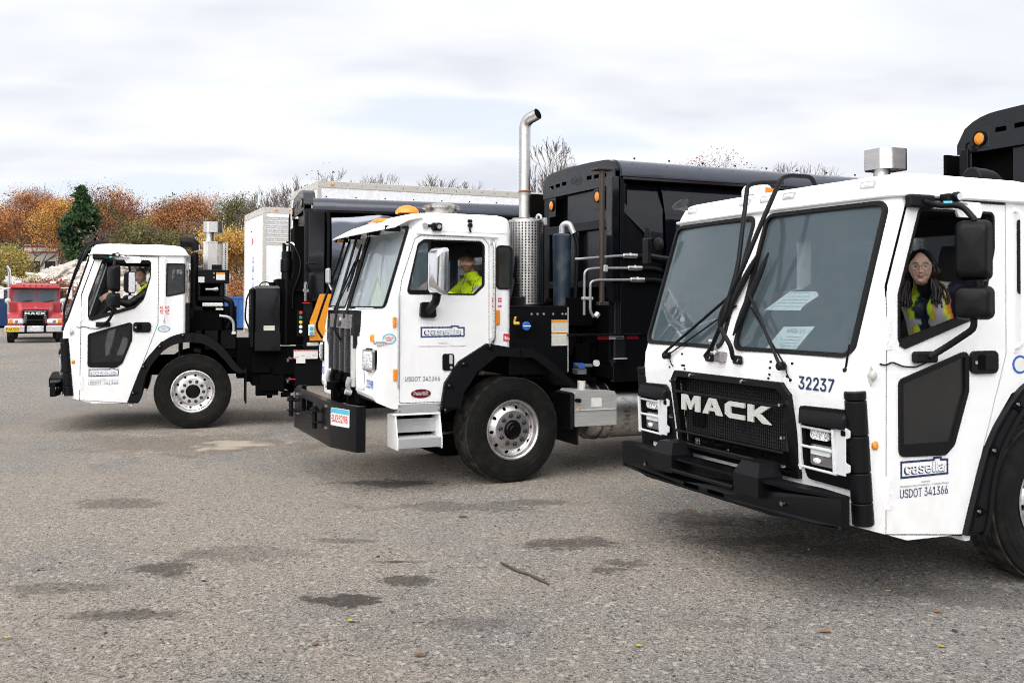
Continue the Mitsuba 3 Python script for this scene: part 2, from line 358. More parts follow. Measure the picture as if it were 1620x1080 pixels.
# loose gravel lying on the asphalt
def gravel():
    N = 7000; base = trimesh.creation.icosphere(0); bv, bf = np.array(base.vertices), np.array(base.faces)
    y = 3.9 + 11 * rng.random(N) ** 1.7; x = (rng.random(N) - .5) * 1.25 * y
    r = .003 + .005 * rng.random(N) ** 3 * (1 + (rng.random(N) < .04) * 1.3)
    V = bv[None] * (.7 + .6 * rng.random((N, 12, 1))) * r[:, None, None] * np.array([1.2, 1, .65]); t = rng.random(N) * 6.28
    c, s = np.cos(t)[:, None], np.sin(t)[:, None]
    V = np.stack([V[..., 0] * c - V[..., 1] * s + x[:, None], V[..., 0] * s + V[..., 1] * c + y[:, None], V[..., 2] + r[:, None] * .35], -1)
    tone = rng.random(N); base_c = np.where((tone < .3)[:, None], [.05, .048, .046], np.where((tone < .88)[:, None], [.19, .18, .165], [.36, .34, .31])) * (.7 + .6 * rng.random((N, 1)))
    return (V.reshape(-1, 3), (bf[None] + 12 * np.arange(N)[:, None, None]).reshape(-1, 3)), np.repeat(base_c, 12, 0)
g, gc = gravel()
put('loose_gravel', g, 'vertex_matte', False, color=gc, kind='stuff', label='loose small stones scattered over the asphalt yard', cat_='gravel')
st = [(-.075, 6.90, .012), (0, 6.76, .014), (.05, 6.68, .012), (.12, 6.60, .014), (.2, 6.46, .012), (.25, 6.37, .011)]
put('stick', cat(tube(st, .011, 7, 0, rad=[.006, .010, .011, .010, .011, .006]), tube([(.2, 6.46, .012), (.23, 6.47, .02)], .005, 5, 0)), 'bark', True, label='thin dark stick lying on the asphalt in the foreground', cat_='stick')

# ------------------------------------------------------------------ wheel, shared by every truck (outer face towards -y, centre at the origin of x and z)
R_T = .54
def wheel_meshes(w=.31, y0=.03):
    R = R_T
    tread = [(R - .012, y0 + .035)]
    for k in range(5):
        a = y0 + .035 + k * (w - .07) / 5; b = a + (w - .07) / 5
        tread += [(R, a + .004), (R, b - .010), (R - .012, b - .008), (R - .012, b - .001)]
    tread += [(R - .012, y0 + w - .035), (R - .05, y0 + w - .04), (R - .05, y0 + .04)]
    side = [(R - .012, y0 + .034), (R - .022, y0 + .018), (R - .06, y0 + .008), (R - .066, y0 + .009), (R - .072, y0 + .004), (R - .13, y0), (R - .136, y0 + .004), (R - .16, y0 + .008), (R - .166, y0 + .006), (R - .20, y0 + .016), (.318, y0 + .030), (.300, y0 + .04), (.300, y0 + w - .04), (R - .13, y0 + w), (R - .03, y0 + w - .02), (R - .016, y0 + w - .034), (R - .03, y0 + w - .05), (R - .03, y0 + .05)]
    lugs = []
    rim = [(.309, y0 + .022), (.309, y0 + .034), (.300, y0 + .046), (.298, y0 + .2), (.270, y0 + .2), (.262, y0 + .105), (.205, y0 + .062), (.195, y0 + .058), (.10, y0 + .056), (.10, y0 + .036), (.190, y0 + .036), (.204, y0 + .042), (.256, y0 + .082), (.268, y0 + .076), (.282, y0 + .032), (.295, y0 + .020)]
    rm = to_man(*revolve_y(rim, 72))
    for k in range(10):
        a = 2 * math.pi * (k + .5) / 10; x, z = .232 * math.cos(a), .232 * math.sin(a)
        rm = rm - to_man(*cyl((x, y0 - .05, z), (x, y0 + .18, z), .0185, n=14))
    nuts = []
    for k in range(10):
        a = 2 * math.pi * k / 10 + .1; x, z = .148 * math.cos(a), .148 * math.sin(a)
        nuts += [cyl((x, y0 + .037, z), (x, y0 + .006, z), .020, .016, n=6), cyl((x, y0 + .037, z), (x, y0 + .030, z), .024, n=12)]
    hub = cat(cyl((0, y0 + .16, 0), (0, y0 + .005, 0), .099, .088, n=32, bev=.012), cyl((0, y0 + .006, 0), (0, y0 - .008, 0), .05, n=20, bev=.006), cyl((0, y0 + .15, 0), (0, y0 + .19, 0), .262, n=32))
    return revolve_y(tread, 96), revolve_y(side, 96), man2(rm), cat(*nuts), hub
WM = wheel_meshes()
WMW = wheel_meshes(.37)
WD = {}
def add_wheel(kit, wide=False, part='wheel'):
    M = WMW if wide else WM
    nm = kit.name(part)
    D = WD.setdefault(wide, [mikit.ply(M[0], 'tyre_tread', smooth=20), mikit.ply(M[1], 'tyre_rubber', smooth=35), mikit.ply(M[2], 'rim_alloy', smooth=25), mikit.ply(M[3], 'dark_nut', smooth=25), mikit.ply(M[4], 'black_steel', smooth=35)])
    return nm, D
def wheel_at(kit, x, y, steer=0., flip=False, wide=False, spin=0.):
    nm, D = add_wheel(kit, wide)
    M = TF().translate([x, y, R_T]).rotate([0, 0, 1], steer + (180 if flip else 0)).rotate([0, 1, 0], spin)
    for k, d in zip(('tyre_tread', 'tyre', 'rim', 'wheel_nuts', 'hub'), D):
        kit.parts.append((f'{nm}__{k}', {**d, 'to_world': M}))
    kit.lab[f'{nm}__wheel_nuts'] = {'kind': 'stuff'}

def leaves_on_ground():
    g = np.random.default_rng(31); n = 46; y = 5.0 + 16 * g.random(n) ** 1.3; x = (g.random(n) - .5) * 1.1 * y; V, F, C = [], [], []
    for i in range(n):
        t = np.arange(8) * 2 * np.pi / 8 + g.random() * 6; r = (.012 + .018 * g.random()) * (1 + .35 * np.cos(2 * t)) * (.8 + .4 * g.random(8)); z = .006 + .012 * g.random(8)
        V += [[x[i] + a * math.cos(b), y[i] + a * math.sin(b), c] for a, b, c in zip(r, t, z)] + [[x[i], y[i], .012]]; F += [(9 * i + k, 9 * i + (k + 1) % 8, 9 * i + 8) for k in range(8)]
        C += [np.array([(.38, .20, .05), (.25, .12, .05), (.45, .36, .06), (.16, .10, .06)][g.integers(4)]) * (.7 + .5 * g.random())] * 9
    put('fallen_leaves', (np.array(V), np.array(F)), 'leaf', False, color=np.array(C), kind='stuff', label='a few small fallen leaves scattered on the asphalt yard', cat_='leaves')
leaves_on_ground()
# ------------------------------------------------------------------ low cab-over refuse truck (two of them). Frame: x to the rear, y from the driver's side inwards, z up, front axle at x = 0
MW = 2.455
KZ, KX = [.30, .50, 1.30, 1.44, 2.52, 2.75], [-1.64, -1.66, -1.765, -1.757, -1.415, -1.345]
def mack_xf(y, z):
    bow = .055 * np.clip((np.asarray(z) - .95) / .6, 0, 1)
    return np.interp(z, KZ, KX) + .01 - bow * (1 - ((np.asarray(y) - MW / 2) / (MW / 2)) ** 2) + .25 * bow
def cab_ring(z, xr, inset=0., r=.13, rr=.05, xfun=mack_xf, W=MW, n=15, xo=0.):
    y0, y1 = inset, W - inset; P = []
    x0 = float(xfun(y0 + r, z)) + inset + xo
    for t in np.linspace(0, math.pi / 2, 8): P.append((x0 + r - r * math.sin(t), y0 + r - r * math.cos(t)))
    for y in np.linspace(y0 + r, y1 - r, n)[1:-1]: P.append((float(xfun(y, z)) + inset + xo, y))
    for t in np.linspace(math.pi / 2, 0, 8): P.append((x0 + r - r * math.sin(t), y1 - r + r * math.cos(t)))
    x1 = xr - inset
    for t in np.linspace(0, math.pi / 2, 4): P.append((x1 - rr + rr * math.sin(t), y1 - rr + rr * math.cos(t)))
    for t in np.linspace(math.pi / 2, 0, 4): P.append((x1 - rr + rr * math.sin(t), y0 + rr - rr * math.cos(t)))
    return [(x, y, z) for x, y in P]
def wrap_x(poly, d0, d1, xfun=mack_xf, seg=.06):
    """a polygon in (y, z) laid on the cab front, its plate from d0 to d1 in front of the surface"""
    v, f = ext(poly, d1 - d0, seg); x = xfun(v[:, 0], v[:, 1]) - (v[:, 2] + d0)
    return fix(np.stack([x, v[:, 0], v[:, 1]], 1), f)
def pane_x(poly, d, xfun=mack_xf, nx=12):
    """a single glass sheet on the cab front"""
    v, f = ext(poly.buffer(.012), .004, .05); k = v[:, 2] < .002; idx = np.full(len(v), -1); idx[k] = np.arange(k.sum())
    f = f[np.all(k[f], 1)]; v = v[k]; f = idx[f]
    return np.stack([xfun(v[:, 0], v[:, 1]) - d, v[:, 0], v[:, 1]], 1), f
def pane_y(poly, y):
    v, f = ext(poly.buffer(.01), .004); k = v[:, 2] < .002; idx = np.full(len(v), -1); idx[k] = np.arange(k.sum())
    f = f[np.all(k[f], 1)]; v = v[k]
    return np.stack([v[:, 0], np.full(len(v), y), v[:, 1]], 1), idx[f]

UWIN = rpoly([(-1.232, 2.43), (-1.407, 1.90), (-1.407, 1.592), (-.79, 1.775), (-.685, 1.88), (-.597, 2.20), (-.597, 2.43)], .035)
LWIN = rpoly([(-1.402, 1.376), (-.84, 1.545), (-.842, 1.30), (-.965, .975), (-1.035, .92), (-1.402, .93)], .03)
QWIN = rpoly([(-.375, 2.39), (-.128, 2.39), (-.128, 1.975), (-.375, 1.92)], .012)
WSR = rpoly([(.072, 1.53), (1.155, 1.53), (1.16, 2.475), (.078, 2.475)], .07, 6)
WSL = affinity.scale(WSR, -1, 1, origin=(MW / 2, 0))
DOOR = Polygon([(-1.31, 2.515), (-.49, 2.512), (-.49, 1.53), (-.503, 1.49), (-.885, .405), (-1.508, .463), (-1.497, 1.95)])
ARCH = Polygon([(-.84, .2), (-.80, .50), (-.71, .78), (-.60, 1.08), (-.44, 1.27), (-.16, 1.36), (.3, 1.36), (.3, .2)])
def pr_y(poly, y0, y1): return to_man(*pl_y(poly, y0, y1))
def pr_x(poly, x0, x1): return to_man(*pl_x(poly, x0, x1))
def mack_cab(K):
    zs = [.36, .5, .8, 1.1, 1.3, 1.37, 1.44, 1.6, 1.8, 2.0, 2.2, 2.4, 2.52]
    outer = to_man(*loft([cab_ring(z, -.115) for z in zs]))
    mid = to_man(*loft([cab_ring(z, -.115, .022) for z in [.385] + zs[1:-1] + [2.5]]))
    inner = to_man(*loft([cab_ring(z, -.115, .055) for z in [.42] + zs[1:-1] + [2.47]]))
    low = pr_y(Polygon([(-1.9, .2), (-1.9, .62), (-1.66, .50), (-1.52, .462), (-1.346, .41), (-.88, .404), (-.8, .2)]), -.2, MW + .2)
    arch = pr_y(ARCH, -.2, MW + .2)
    wins = pr_y(UWIN, -.2, MW + .2) + pr_y(LWIN, -.2, .2) + pr_y(LWIN, MW - .2, MW + .2) + pr_y(QWIN, -.2, .25) + pr_y(QWIN, MW - .25, MW + .2)
    wins = wins + pr_x(WSR, -2.2, -1.2) + pr_x(WSL, -2.2, -1.2)
    rear = pr_x(rpoly([(.55, 1.9), (1.9, 1.9), (1.9, 2.35), (.55, 2.35)], .05), -.4, .1)
    grille_hole = pr_x(Polygon([(.60, .73), (1.855, .73), (1.855, 1.30), (.60, 1.30)]), -2.2, -1.55)
    shell = outer - mid - low - arch - wins - rear - grille_hole
    door = pr_y(DOOR, -.2, .12); gap = pr_y(DOOR.buffer(.008, join_style=2), -.2, .12)
    K.add('cab', man2(shell - gap), 'white_paint', 25)
    K.add('door', man2(shell ^ door), 'white_paint', 25)
    K.add('door__seal', pl_y(DOOR.buffer(.010, join_style=2).difference(DOOR.buffer(-.004)), .005, .02), 'black_matte')
    liner = mid - inner - low - arch - wins - rear - grille_hole
    K.add('cab_lining', man2(liner - pr_y(Polygon([(-1.49, 1.6), (-1.3, 2.5), (-.5, 2.5), (-.5, 1.5), (-.87, .42), (-1.49, .47)]), -.2, .0)), 'interior', 25)
    K.add('cab_floor', cat(box(-1.60, -.86, .06, MW - .06, .50, .56), box(-.90, -.84, .06, MW - .06, .5, 1.42), box(-.86, -.15, .06, MW - .06, 1.38, 1.44)), 'black_matte')
    # panes and rubber seals
    for poly, tagn in ((WSR, 'windscreen'), (WSL, 'windscreen')):
        k = K.add(tagn, pane_x(poly, -.012), 'glass', False)
        K.add(k + '__seal', wrap_x(ring2(poly.buffer(.012), .027), -.012, .014), 'gasket', 40)
    k = K.add('door__lower_window', pane_y(LWIN.buffer(-.02), .004), 'glass_dark', False)
    K.add('door__window_frame', pl_y(ring2(LWIN.buffer(.012), .034).union(LWIN.intersection(sbox(-1.5, .9, -.8, .99))), -.012, .006), 'black_plastic')
    K.add('door__window_seal', cat(pl_y(ring2(UWIN.buffer(.008), .016), -.006, .03), pl_y(Polygon([(-1.405, 1.592), (-1.36, 1.572), (-.80, 1.745), (-.70, 1.85), (-.72, 1.875), (-.80, 1.79), (-1.395, 1.622)]), -.012, .03)), 'gasket')
    K.add('quarter_window', pane_y(QWIN, .010), 'glass_dark', False)
    K.add('quarter_window__seal', pl_y(ring2(QWIN.buffer(.008), .02), -.008, .014), 'gasket')
    K.add('rear_window', (np.array([[-.13, .5, 1.85], [-.13, 1.95, 1.85], [-.13, 1.95, 2.4], [-.13, .5, 2.4]]), np.array([[0, 1, 2], [0, 2, 3]])), 'glass', False)
    # roof cap with its drip lip
    rr = [cab_ring(z, -.10 + dx, ins, .15, .08) for z, ins, dx in ((2.522, -.012, 0), (2.545, -.010, 0), (2.60, .002, -.02), (2.632, .012, -.05), (2.648, .028, -.08), (2.658, .05, -.12), (2.668, .12, -.2), (2.676, .36, -.4))]
    K.add('roof', loft(rr), 'white_paint', 32)
    K.add('roof__drip_rail', loft([cab_ring(z, -.09, ins, .15, .08) for z, ins in ((2.503, -.026), (2.512, -.034), (2.520, -.034), (2.526, -.014))]), 'white_paint', 30)
    for y in (2.20, 1.475, 1.2275, .98, .265):
        z = 2.598; x = float(mack_xf(y, z)) + .0
        k = K.add('roof_lamp', xf(cat(box(-.013, .004, -.055, .055, -.020, .020, .006), box(-.018, .002, -.038, .038, -.014, .014, .006)), np.array([[.955, 0, .30], [0, 1, 0], [-.30, 0, .955]]), (x + .002, y, z)), 'lens_white')
        K.add(k + '__bezel', xf(pl_x(ring2(rpoly([(-.060, -.024), (.060, -.024), (.060, .024), (-.060, .024)], .008), .006), -.010, .004), np.array([[.955, 0, .30], [0, 1, 0], [-.30, 0, .955]]), (x, y, z)), 'grey_print')
    k = K.add('roof_lamp', box(-1.155, -1.045, -.004 + .012, .03, 2.577, 2.617), 'lens_white')
    # door furniture
    K.add('door__handle', cat(pl_y(rpoly([(-.818, 1.405), (-.58, 1.405), (-.58, 1.55), (-.818, 1.55)], .04), -.022, .004), box(-.70, -.615, -.030, -.018, 1.425, 1.53, .01)), 'black_plastic')
    K.add('door__handle__lock', cyl((-.785, -.024, 1.478), (-.785, -.03, 1.478), .012), 'chrome')
    K.add('door__handle__grip_recess', pl_y(rpoly([(-.765, 1.43), (-.70, 1.43), (-.70, 1.525), (-.765, 1.525)], .02), -.0245, -.018), 'black_matte')
    for z0 in (.605, 1.565):
        K.add('door__hinge', cat(box(-1.515, -1.465, -.006, .004, z0, z0 + .20, .003), cyl((-1.503, -.006, z0 + .05), (-1.503, -.006, z0 + .15), .009, n=10), *[cyl((-1.478, -.004, z0 + .03 + .07 * i), (-1.478, -.012, z0 + .03 + .07 * i), .009, n=10) for i in range(3)]), 'white_plain')
    K.add('door__rain_strip', box(-1.30, -.495, -.012, .003, 2.488, 2.500, .003), 'gasket')
    K.add('door__vent_tab', pl_y(rpoly([(-.945, 2.435), (-.92, 2.392), (-.735, 2.392), (-.715, 2.435), (-.735, 2.49), (-.92, 2.49)], .012), -.022, -.002), 'white_plain')
    # marker lights, corner trim
    K.add('side_marker', lens_y(-1.598, .997, .024, .028, .001, .016), 'amber')
    K.add('side_lamp', cat(pl_y(Polygon([(-1.655, 1.42), (-1.635, 1.475), (-1.60, 1.42), (-1.635, 1.355)]), -.012, .02), lens_y(-1.622, 1.417, .024, .03, -.010, .02)), 'grey_silver')
    for y in (-.005, MW + .005):
        s = 1 if y < 1 else -1
        segs = []
        for z0, z1 in ((.52, .66), (.66, .84), (.84, 1.06), (1.06, 1.27), (1.27, 1.325)):
            xa, xb = np.interp(z0, [.5, 1.32], [-1.650, -1.715]), np.interp(z1, [.5, 1.32], [-1.650, -1.715])
            segs.append(cyl((xa, y + s * .045, z0 + .002), (xb, y + s * .045, z1 - .002), .064, .064, n=24, bev=.006))
        K.add('corner_guard', cat(*segs, box(-1.73, -1.60, y - .008 * s if s > 0 else y - .06, y + .06 if s > 0 else y + .008, .53, 1.30, .004) if False else segs[0]), 'black_plastic', 35)
    # grille
    gp = rpoly([(.545, .715), (1.91, .715), (1.91, 1.26), (1.845, 1.333), (.615, 1.333), (.545, 1.26)], .008)
    gin = rpoly([(.605, .735), (1.85, .735), (1.85, 1.245), (1.80, 1.29), (.66, 1.29), (.605, 1.245)], .006)
    K.add('grille', wrap_x(gp.difference(gin), -.01, .035, seg=.1), 'black_plastic')
    bars = [box(-1.80, -1.775, .60, 1.855, z - .009, z + .009, .005) for z in (1.176, .878)]
    K.add('grille__bars', cat(*bars, box(-1.785, -1.765, .60, 1.855, .79, .80, .003)), 'black_plastic')
    wires = [box(-1.766, -1.762, y, y + .003, .735, 1.29, 0) for y in np.arange(.612, 1.85, .022)] + [box(-1.766, -1.762, .605, 1.85, z, z + .003, 0) for z in np.arange(.75, 1.29, .022)]
    K.add('grille__mesh', cat(*wires), 'black_matte', False, kind='stuff')
    K.add('grille__bolts', cat(*[cyl((-1.80, y, z), (-1.825, y, z), .011, n=10) for y, z in ((.60, 1.19), (.58, .98), (.575, .80), (1.88, 1.25), (1.878, .98), (1.875, .76), (1.62, 1.312), (1.0, 1.312))]), 'chrome', kind='stuff')
    K.add('radiator', cat(box(-1.62, -1.56, .62, 1.84, .74, 1.12), box(-1.66, -1.60, 1.30, 1.78, 1.20, 1.285), *[box(-1.70, -1.66, .95 + .18 * i, 1.02 + .18 * i, .80, .84) for i in range(4)], tube([(-1.68, 1.75, .76), (-1.68, 1.70, .83), (-1.68, 1.55, .80), (-1.66, 1.2, .82)], .018), box(-1.70, -1.64, 1.60, 1.76, .92, 1.03)), 'black_steel')
    K.add('radiator__bracket', cat(box(-1.705, -1.69, 1.66, 1.72, .76, .83), box(-1.71, -1.69, 1.30, 1.32, .74, .80)), 'galvanized')
    K.add('maker_lettering', mack_letters(), 'grey_silver', False)
    # headlamps
    for yc, sgn in ((.255, 1), (MW - .255, -1)):
        hp = rpoly([(yc - .215, .75), (yc - .17, .725), (yc + .20, .735), (yc + .225, .80), (yc + .225, 1.10), (yc + .20, 1.20), (yc - .17, 1.21), (yc - .215, 1.16)], .03)
        wide = rpoly([(yc - .165, .825), (yc + .175, .825), (yc + .175, 1.085), (yc - .165, 1.085)], .02)
        k = K.add('headlamp', cat(wrap_x(hp.difference(wide), .002, .032), loft_hood(yc)), 'black_plastic', 35)
        K.add(k + '__housing', pl_x(wide.buffer(.01), -1.735, -1.715), 'black_matte')
        K.add(k + '__daytime_lamp', cat(pl_x(rpoly([(yc - .035, .998), (yc + .135, .998), (yc + .135, 1.062), (yc - .035, 1.062)], .028), -1.752, -1.735)), 'led_lens')
        K.add(k + '__main_lamp', cat(pl_x(rpoly([(yc - .065, .838), (yc + .14, .838), (yc + .14, .968), (yc - .065, .968)], .02), -1.744, -1.735), box(-1.752, -1.742, yc - .05, yc + .125, .893, .902, .003)), 'dark_chrome')
        K.add(k + '__lens', cat(pl_x(rpoly([(yc - .05, .905), (yc + .125, .905), (yc + .125, .955), (yc - .05, .955)], .012), -1.756, -1.744), lens_x(yc + .075, .868, .034, .018, -1.746, .012)), 'lens_white')
        pl = rpoly([(yc - .215, .825), (yc - .235, .85), (yc - .235, .89), (yc - .20, .90), (yc - .20, 1.03), (yc - .235, 1.04), (yc - .235, 1.09), (yc - .205, 1.115), (yc - .10, 1.095), (yc - .10, .815)], .006)
        xg = float(mack_xf(yc, 1.0)) - .05; g = [box(xg - .008, xg, yc - .20, yc - .10, .815, 1.10, .003)] + [pl_x(rpoly([(yc - .19, z - .035), (yc - .235, z - .02), (yc - .235, z + .02), (yc - .19, z + .035)], .005), xg - .007, xg - .001) for z in (.865, 1.07)] + [cyl((float(mack_xf(yc, 1.0)) - .055, yc - .12, z - .01), (float(mack_xf(yc, 1.0)) - .055, yc + .215, z - .005), .0085, n=10) for z in (1.075, .955, .825)]
        g += [cyl((float(mack_xf(yc, 1.0)) - .050, yc + .20, .80), (float(mack_xf(yc, 1.1)) - .050, yc + .20, 1.085), .014, n=10), cyl((float(mack_xf(yc, 1.0)) - .055, yc - .105, .82), (float(mack_xf(yc, 1.1)) - .055, yc - .105, 1.085), .011, n=10)]
        K.add(k + '__guard', cat(*g), 'guard_white')
        K.add(k + '__guard_clips', cat(*[box(float(mack_xf(yc, z)) - .059, float(mack_xf(yc, z)) - .03, yc - .20, yc - .165, z - .016, z + .016) for z in (.865, 1.07)]), 'black_matte')
    # bumper: deep steel channel with a raised step in the middle
    face = Polygon([(-.03, .545), (.45, .508), (2.0, .508), (2.485, .545), (2.485, .705), (-.03, .705)])
    slots = unary_union([rpoly([(1.285, .533), (1.475, .533), (1.475, .562), (1.285, .562)], .01), rpoly([(.99, .533), (1.18, .533), (1.18, .562), (.99, .562)], .01)])
    def bx(v): return -1.97 + .09 * np.clip((np.abs(v - MW / 2) - .62) / .7, 0, 1)
    def bend(m): v, f = m; v = v.copy(); v[:, 0] += bx(v[:, 1]); return v, f
    seg = .1
    top = Polygon([(0, -.03), (0, 2.485), (.07, 2.485), (.14, 2.2), (.14, .25), (.07, -.03)])
    K.add('bumper', cat(bend(pl_x(face.difference(slots), 0, .012, seg)), bend(pl_z(top, .700, .712, seg)), bend(pl_z(top, .52, .53, seg)), box(-1.88, -1.82, -.03, -.018, .53, .702, .003), box(-1.88, -1.82, 2.473, 2.485, .53, .702, .003), box(-1.755, -1.74, .15, 2.3, .53, .70)), 'black_steel', 30)
    K.add('bumper__tread', bend(pl_z(Polygon([(.012, -.025), (.012, .63), (.14, .63), (.14, .25), (.07, -.025)]), .712, .717, seg)), 'black_plastic')
    K.add('bumper__tread', bend(pl_z(Polygon([(.012, 1.83), (.012, 2.48), (.07, 2.48), (.14, 2.2), (.14, 1.83)]), .712, .717, seg)), 'black_plastic')
    for y0, y1 in ((.60, .86), (1.60, 1.86)):
        K.add('bumper__step_block', loft([[(-1.99, y0, z), (-1.99, y1, z), (-1.80, y1, z), (-1.80, y0, z)] if z < .75 else [(-1.95, y0 + .04, z), (-1.95, y1 - .04, z), (-1.80, y1 - .04, z), (-1.80, y0 + .04, z)] for z in (.60, .73, .815)]), 'black_plastic', 20)
    K.add('bumper__step_bar', cat(box(-2.005, -1.95, .86, 1.60, .615, .64), box(-1.84, -1.79, .80, 1.66, .775, .812)), 'black_steel')
    K.add('bumper__tow_shackle', cat(cyl((-1.93, .42, .60), (-1.955, .42, .60), .014), cyl((-1.93, 2.03, .60), (-1.955, 2.03, .60), .014)), 'dark_chrome')
    # wipers
    for yb, yt, zt, yl in ((1.97, 1.25, 1.93, 1.28), (.605, 1.09, 1.92, 1.10)):
        xb = float(mack_xf(yb, 1.45)) - .035; xt = float(mack_xf(yt, zt)) - .05
        k = K.add('wiper', cat(tube([(xb, yb, 1.445), (xb - .02, yb, 1.46), (xt, yt, zt)], .011, 8, .02), tube([(xb, yb - .035, 1.45), (xt, yt - .02, zt - .1)], .006, 6, 0), cyl((xb + .03, yb, 1.44), (xb - .03, yb, 1.44), .028, n=14, bev=.008)), 'black_plastic')
        zl = np.linspace(1.62, 2.20, 8); yl_ = np.linspace(1.37, 1.125, 8) if yb > 1.2 else np.linspace(1.165, 1.01, 8)
        K.add(k + '__blade', tube([(float(mack_xf(a, z)) - .032, a, z) for a, z in zip(yl_, zl)], .016, 8, 0, rad=[.006, .018, .024, .024, .024, .024, .018, .006]), 'gasket')
    for yy in ((.745, .745, .75, .76, .54, .58, .55), (1.97, 1.965, 1.78, 1.745, 1.79, 1.755, 1.96)):
        zz = (1.46, 1.42, 1.375, 1.35, 1.46, 1.375, 1.35); K.add('wiper_plate', wrap_x(rpoly([(min(yy) - .02, 1.335), (max(yy) + .02, 1.335), (max(yy) + .02, 1.478), (min(yy) - .02, 1.478)], .006), -.002, .0022), 'white_plain')
        K.add('wiper_plate_bolts', cat(*[cyl((float(mack_xf(a, b)), a, b), (float(mack_xf(a, b)) - .010, a, b), .008, n=8) for a, b in zip(yy, zz)]), 'black_plastic', kind='stuff')
    for yb, d in ((1.97, -1), (.605, 1)):
        xb = float(mack_xf(yb, 1.42)); K.add('washer_hose', tube([(xb - .02, yb - .03, 1.44), (xb - .03, yb - .05, 1.40), (xb - .015, yb - .055, 1.365), (xb + .005, yb - .065, 1.35)], .0045, 6, .03), 'black_plastic')
    xb = float(mack_xf(.07, 1.5)); K.add('aerial', cat(tube([(xb - .012, .062, 1.60), (xb - .014, .085, 1.50), (xb - .008, .10, 1.45)], .007, 8, .03), ball((xb - .012, .10, 1.445), .016, 2)), 'black_plastic')
    # bow shaped mirror arms over the windscreen
    for y0, pts in ((1.40, [(-1.87, 1.28, 1.52), (-1.875, 1.14, 1.71), (-1.77, 1.10, 2.10), (-1.64, 1.20, 2.48), (-1.535, 1.30, 2.705), (-1.46, 1.28, 2.725), (-1.30, 1.19, 2.725)]), (1.07, [(-1.86, 1.06, 1.55), (-1.875, 1.20, 1.71), (-1.77, 1.04, 2.10), (-1.66, .97, 2.42), (-1.535, .93, 2.71), (-1.46, .93, 2.735), (-1.27, .93, 2.735), (-1.24, .92, 2.67)])):
        x0 = float(mack_xf(y0, 1.46)) - .03
        k = K.add('mirror_arm', tube([(x0, y0, 1.452), (x0 - .03, y0, 1.465)] + pts, .0165, 10, .09), 'black_plastic')
        K.add(k + '__foot', box(x0 - .005, x0 + .02, y0 - .05, y0 + .05, 1.425, 1.485, .01), 'black_plastic'); K.add(k + '__foot__bolt' if False else k + '__bolt', cyl((x0 - .005, y0 - .02, 1.455), (x0 - .016, y0 - .02, 1.455), .012, n=10), 'chrome')
    x0 = float(mack_xf(1.27, 1.47)) - .03
    K.add('arm_clamp', cat(box(x0 - .03, x0 + .03, 1.22, 1.30, 1.43, 1.50), tube([(x0 - .02, 1.27, 1.49), (x0 - .05, 1.27, 1.54), (x0 - .02, 1.30, 1.58)], .014)), 'dark_chrome')
    K.add('arm_clamp__knob', cat(cyl((x0 - .05, 1.255, 1.50), (x0 - .05, 1.29, 1.50), .016), cyl((x0 - .05, 1.26, 1.575), (x0 - .05, 1.31, 1.575), .018), cyl((x0 - .05, 1.28, 1.535), (x0 - .07, 1.28, 1.535), .016)), 'chrome')
    # mirrors on the doors
    for sd in (0, 1):
        def fy(m):
            if not sd: return m
            v, f = m; return v * [1, -1, 1] + [0, MW, 0], f[:, ::-1]
        k = K.name('door_mirror') if False else ('door_mirror' if not sd else 'door_mirror_001')
        K.names.add(k)
        # housings: the glass looks to the rear
        def hous(x0, x1, y0, y1, z0, z1, r):
            P = rpoly([(y0, z0), (y1, z0), (y1, z1), (y0, z1)], r, 6); q = np.array(P.exterior.coords)[:-1]; c = q.mean(0)
            R = [[(x, *(c + (p - c) * s)) for p in q] for x, s in ((x0, .70), (x0 + .015, .86), (x0 + .05, .97), (x0 + .10, 1), (x1, 1), (x1, .93), (x1 - .012, .92))]
            return loft(R)
        K.add(k + '__upper_housing', fy(rotz(hous(-1.125, -1.012, -.345, -.145, 1.985, 2.352, .045), 30, (-1.06, -.25))), 'black_plastic', 40)
        K.add(k + '__lower_housing', fy(rotz(hous(-1.130, -1.012, -.355, -.135, 1.752, 1.957, .045), 30, (-1.06, -.25))), 'black_plastic', 40)
        K.each(k + '__glass', [fy(rotz(q, 30, (-1.06, -.25))) for q in (pl_x(rpoly([(-.335, 2.0), (-.155, 2.0), (-.155, 2.337), (-.335, 2.337)], .035), -1.022, -1.016), pl_x(rpoly([(-.345, 1.77), (-.145, 1.77), (-.145, 1.942), (-.345, 1.942)], .035), -1.022, -1.016))], 'chrome')
        K.each(k + '__arm', [fy(q) for q in (tube([(-1.26, -.05, 2.47), (-1.16, -.06, 2.45), (-1.06, -.16, 2.45), (-1.06, -.25, 2.36), (-1.065, -.26, 2.34)], .019, 10, .05), tube([(-1.065, -.25, 1.77), (-1.06, -.25, 1.70), (-1.13, -.10, 1.58), (-1.20, -.04, 1.52)], .020, 10, .06), tube([(-1.06, -.29, 1.99), (-1.06, -.29, 1.93)], .022, 8, 0))], 'black_plastic')
        K.each(k + '__bracket', [fy(q) for q in (box(-1.36, -1.15, -.055, 0, 2.435, 2.515, .012), box(-1.31, -1.12, -.045, 0, 1.485, 1.555, .012))], 'black_plastic')
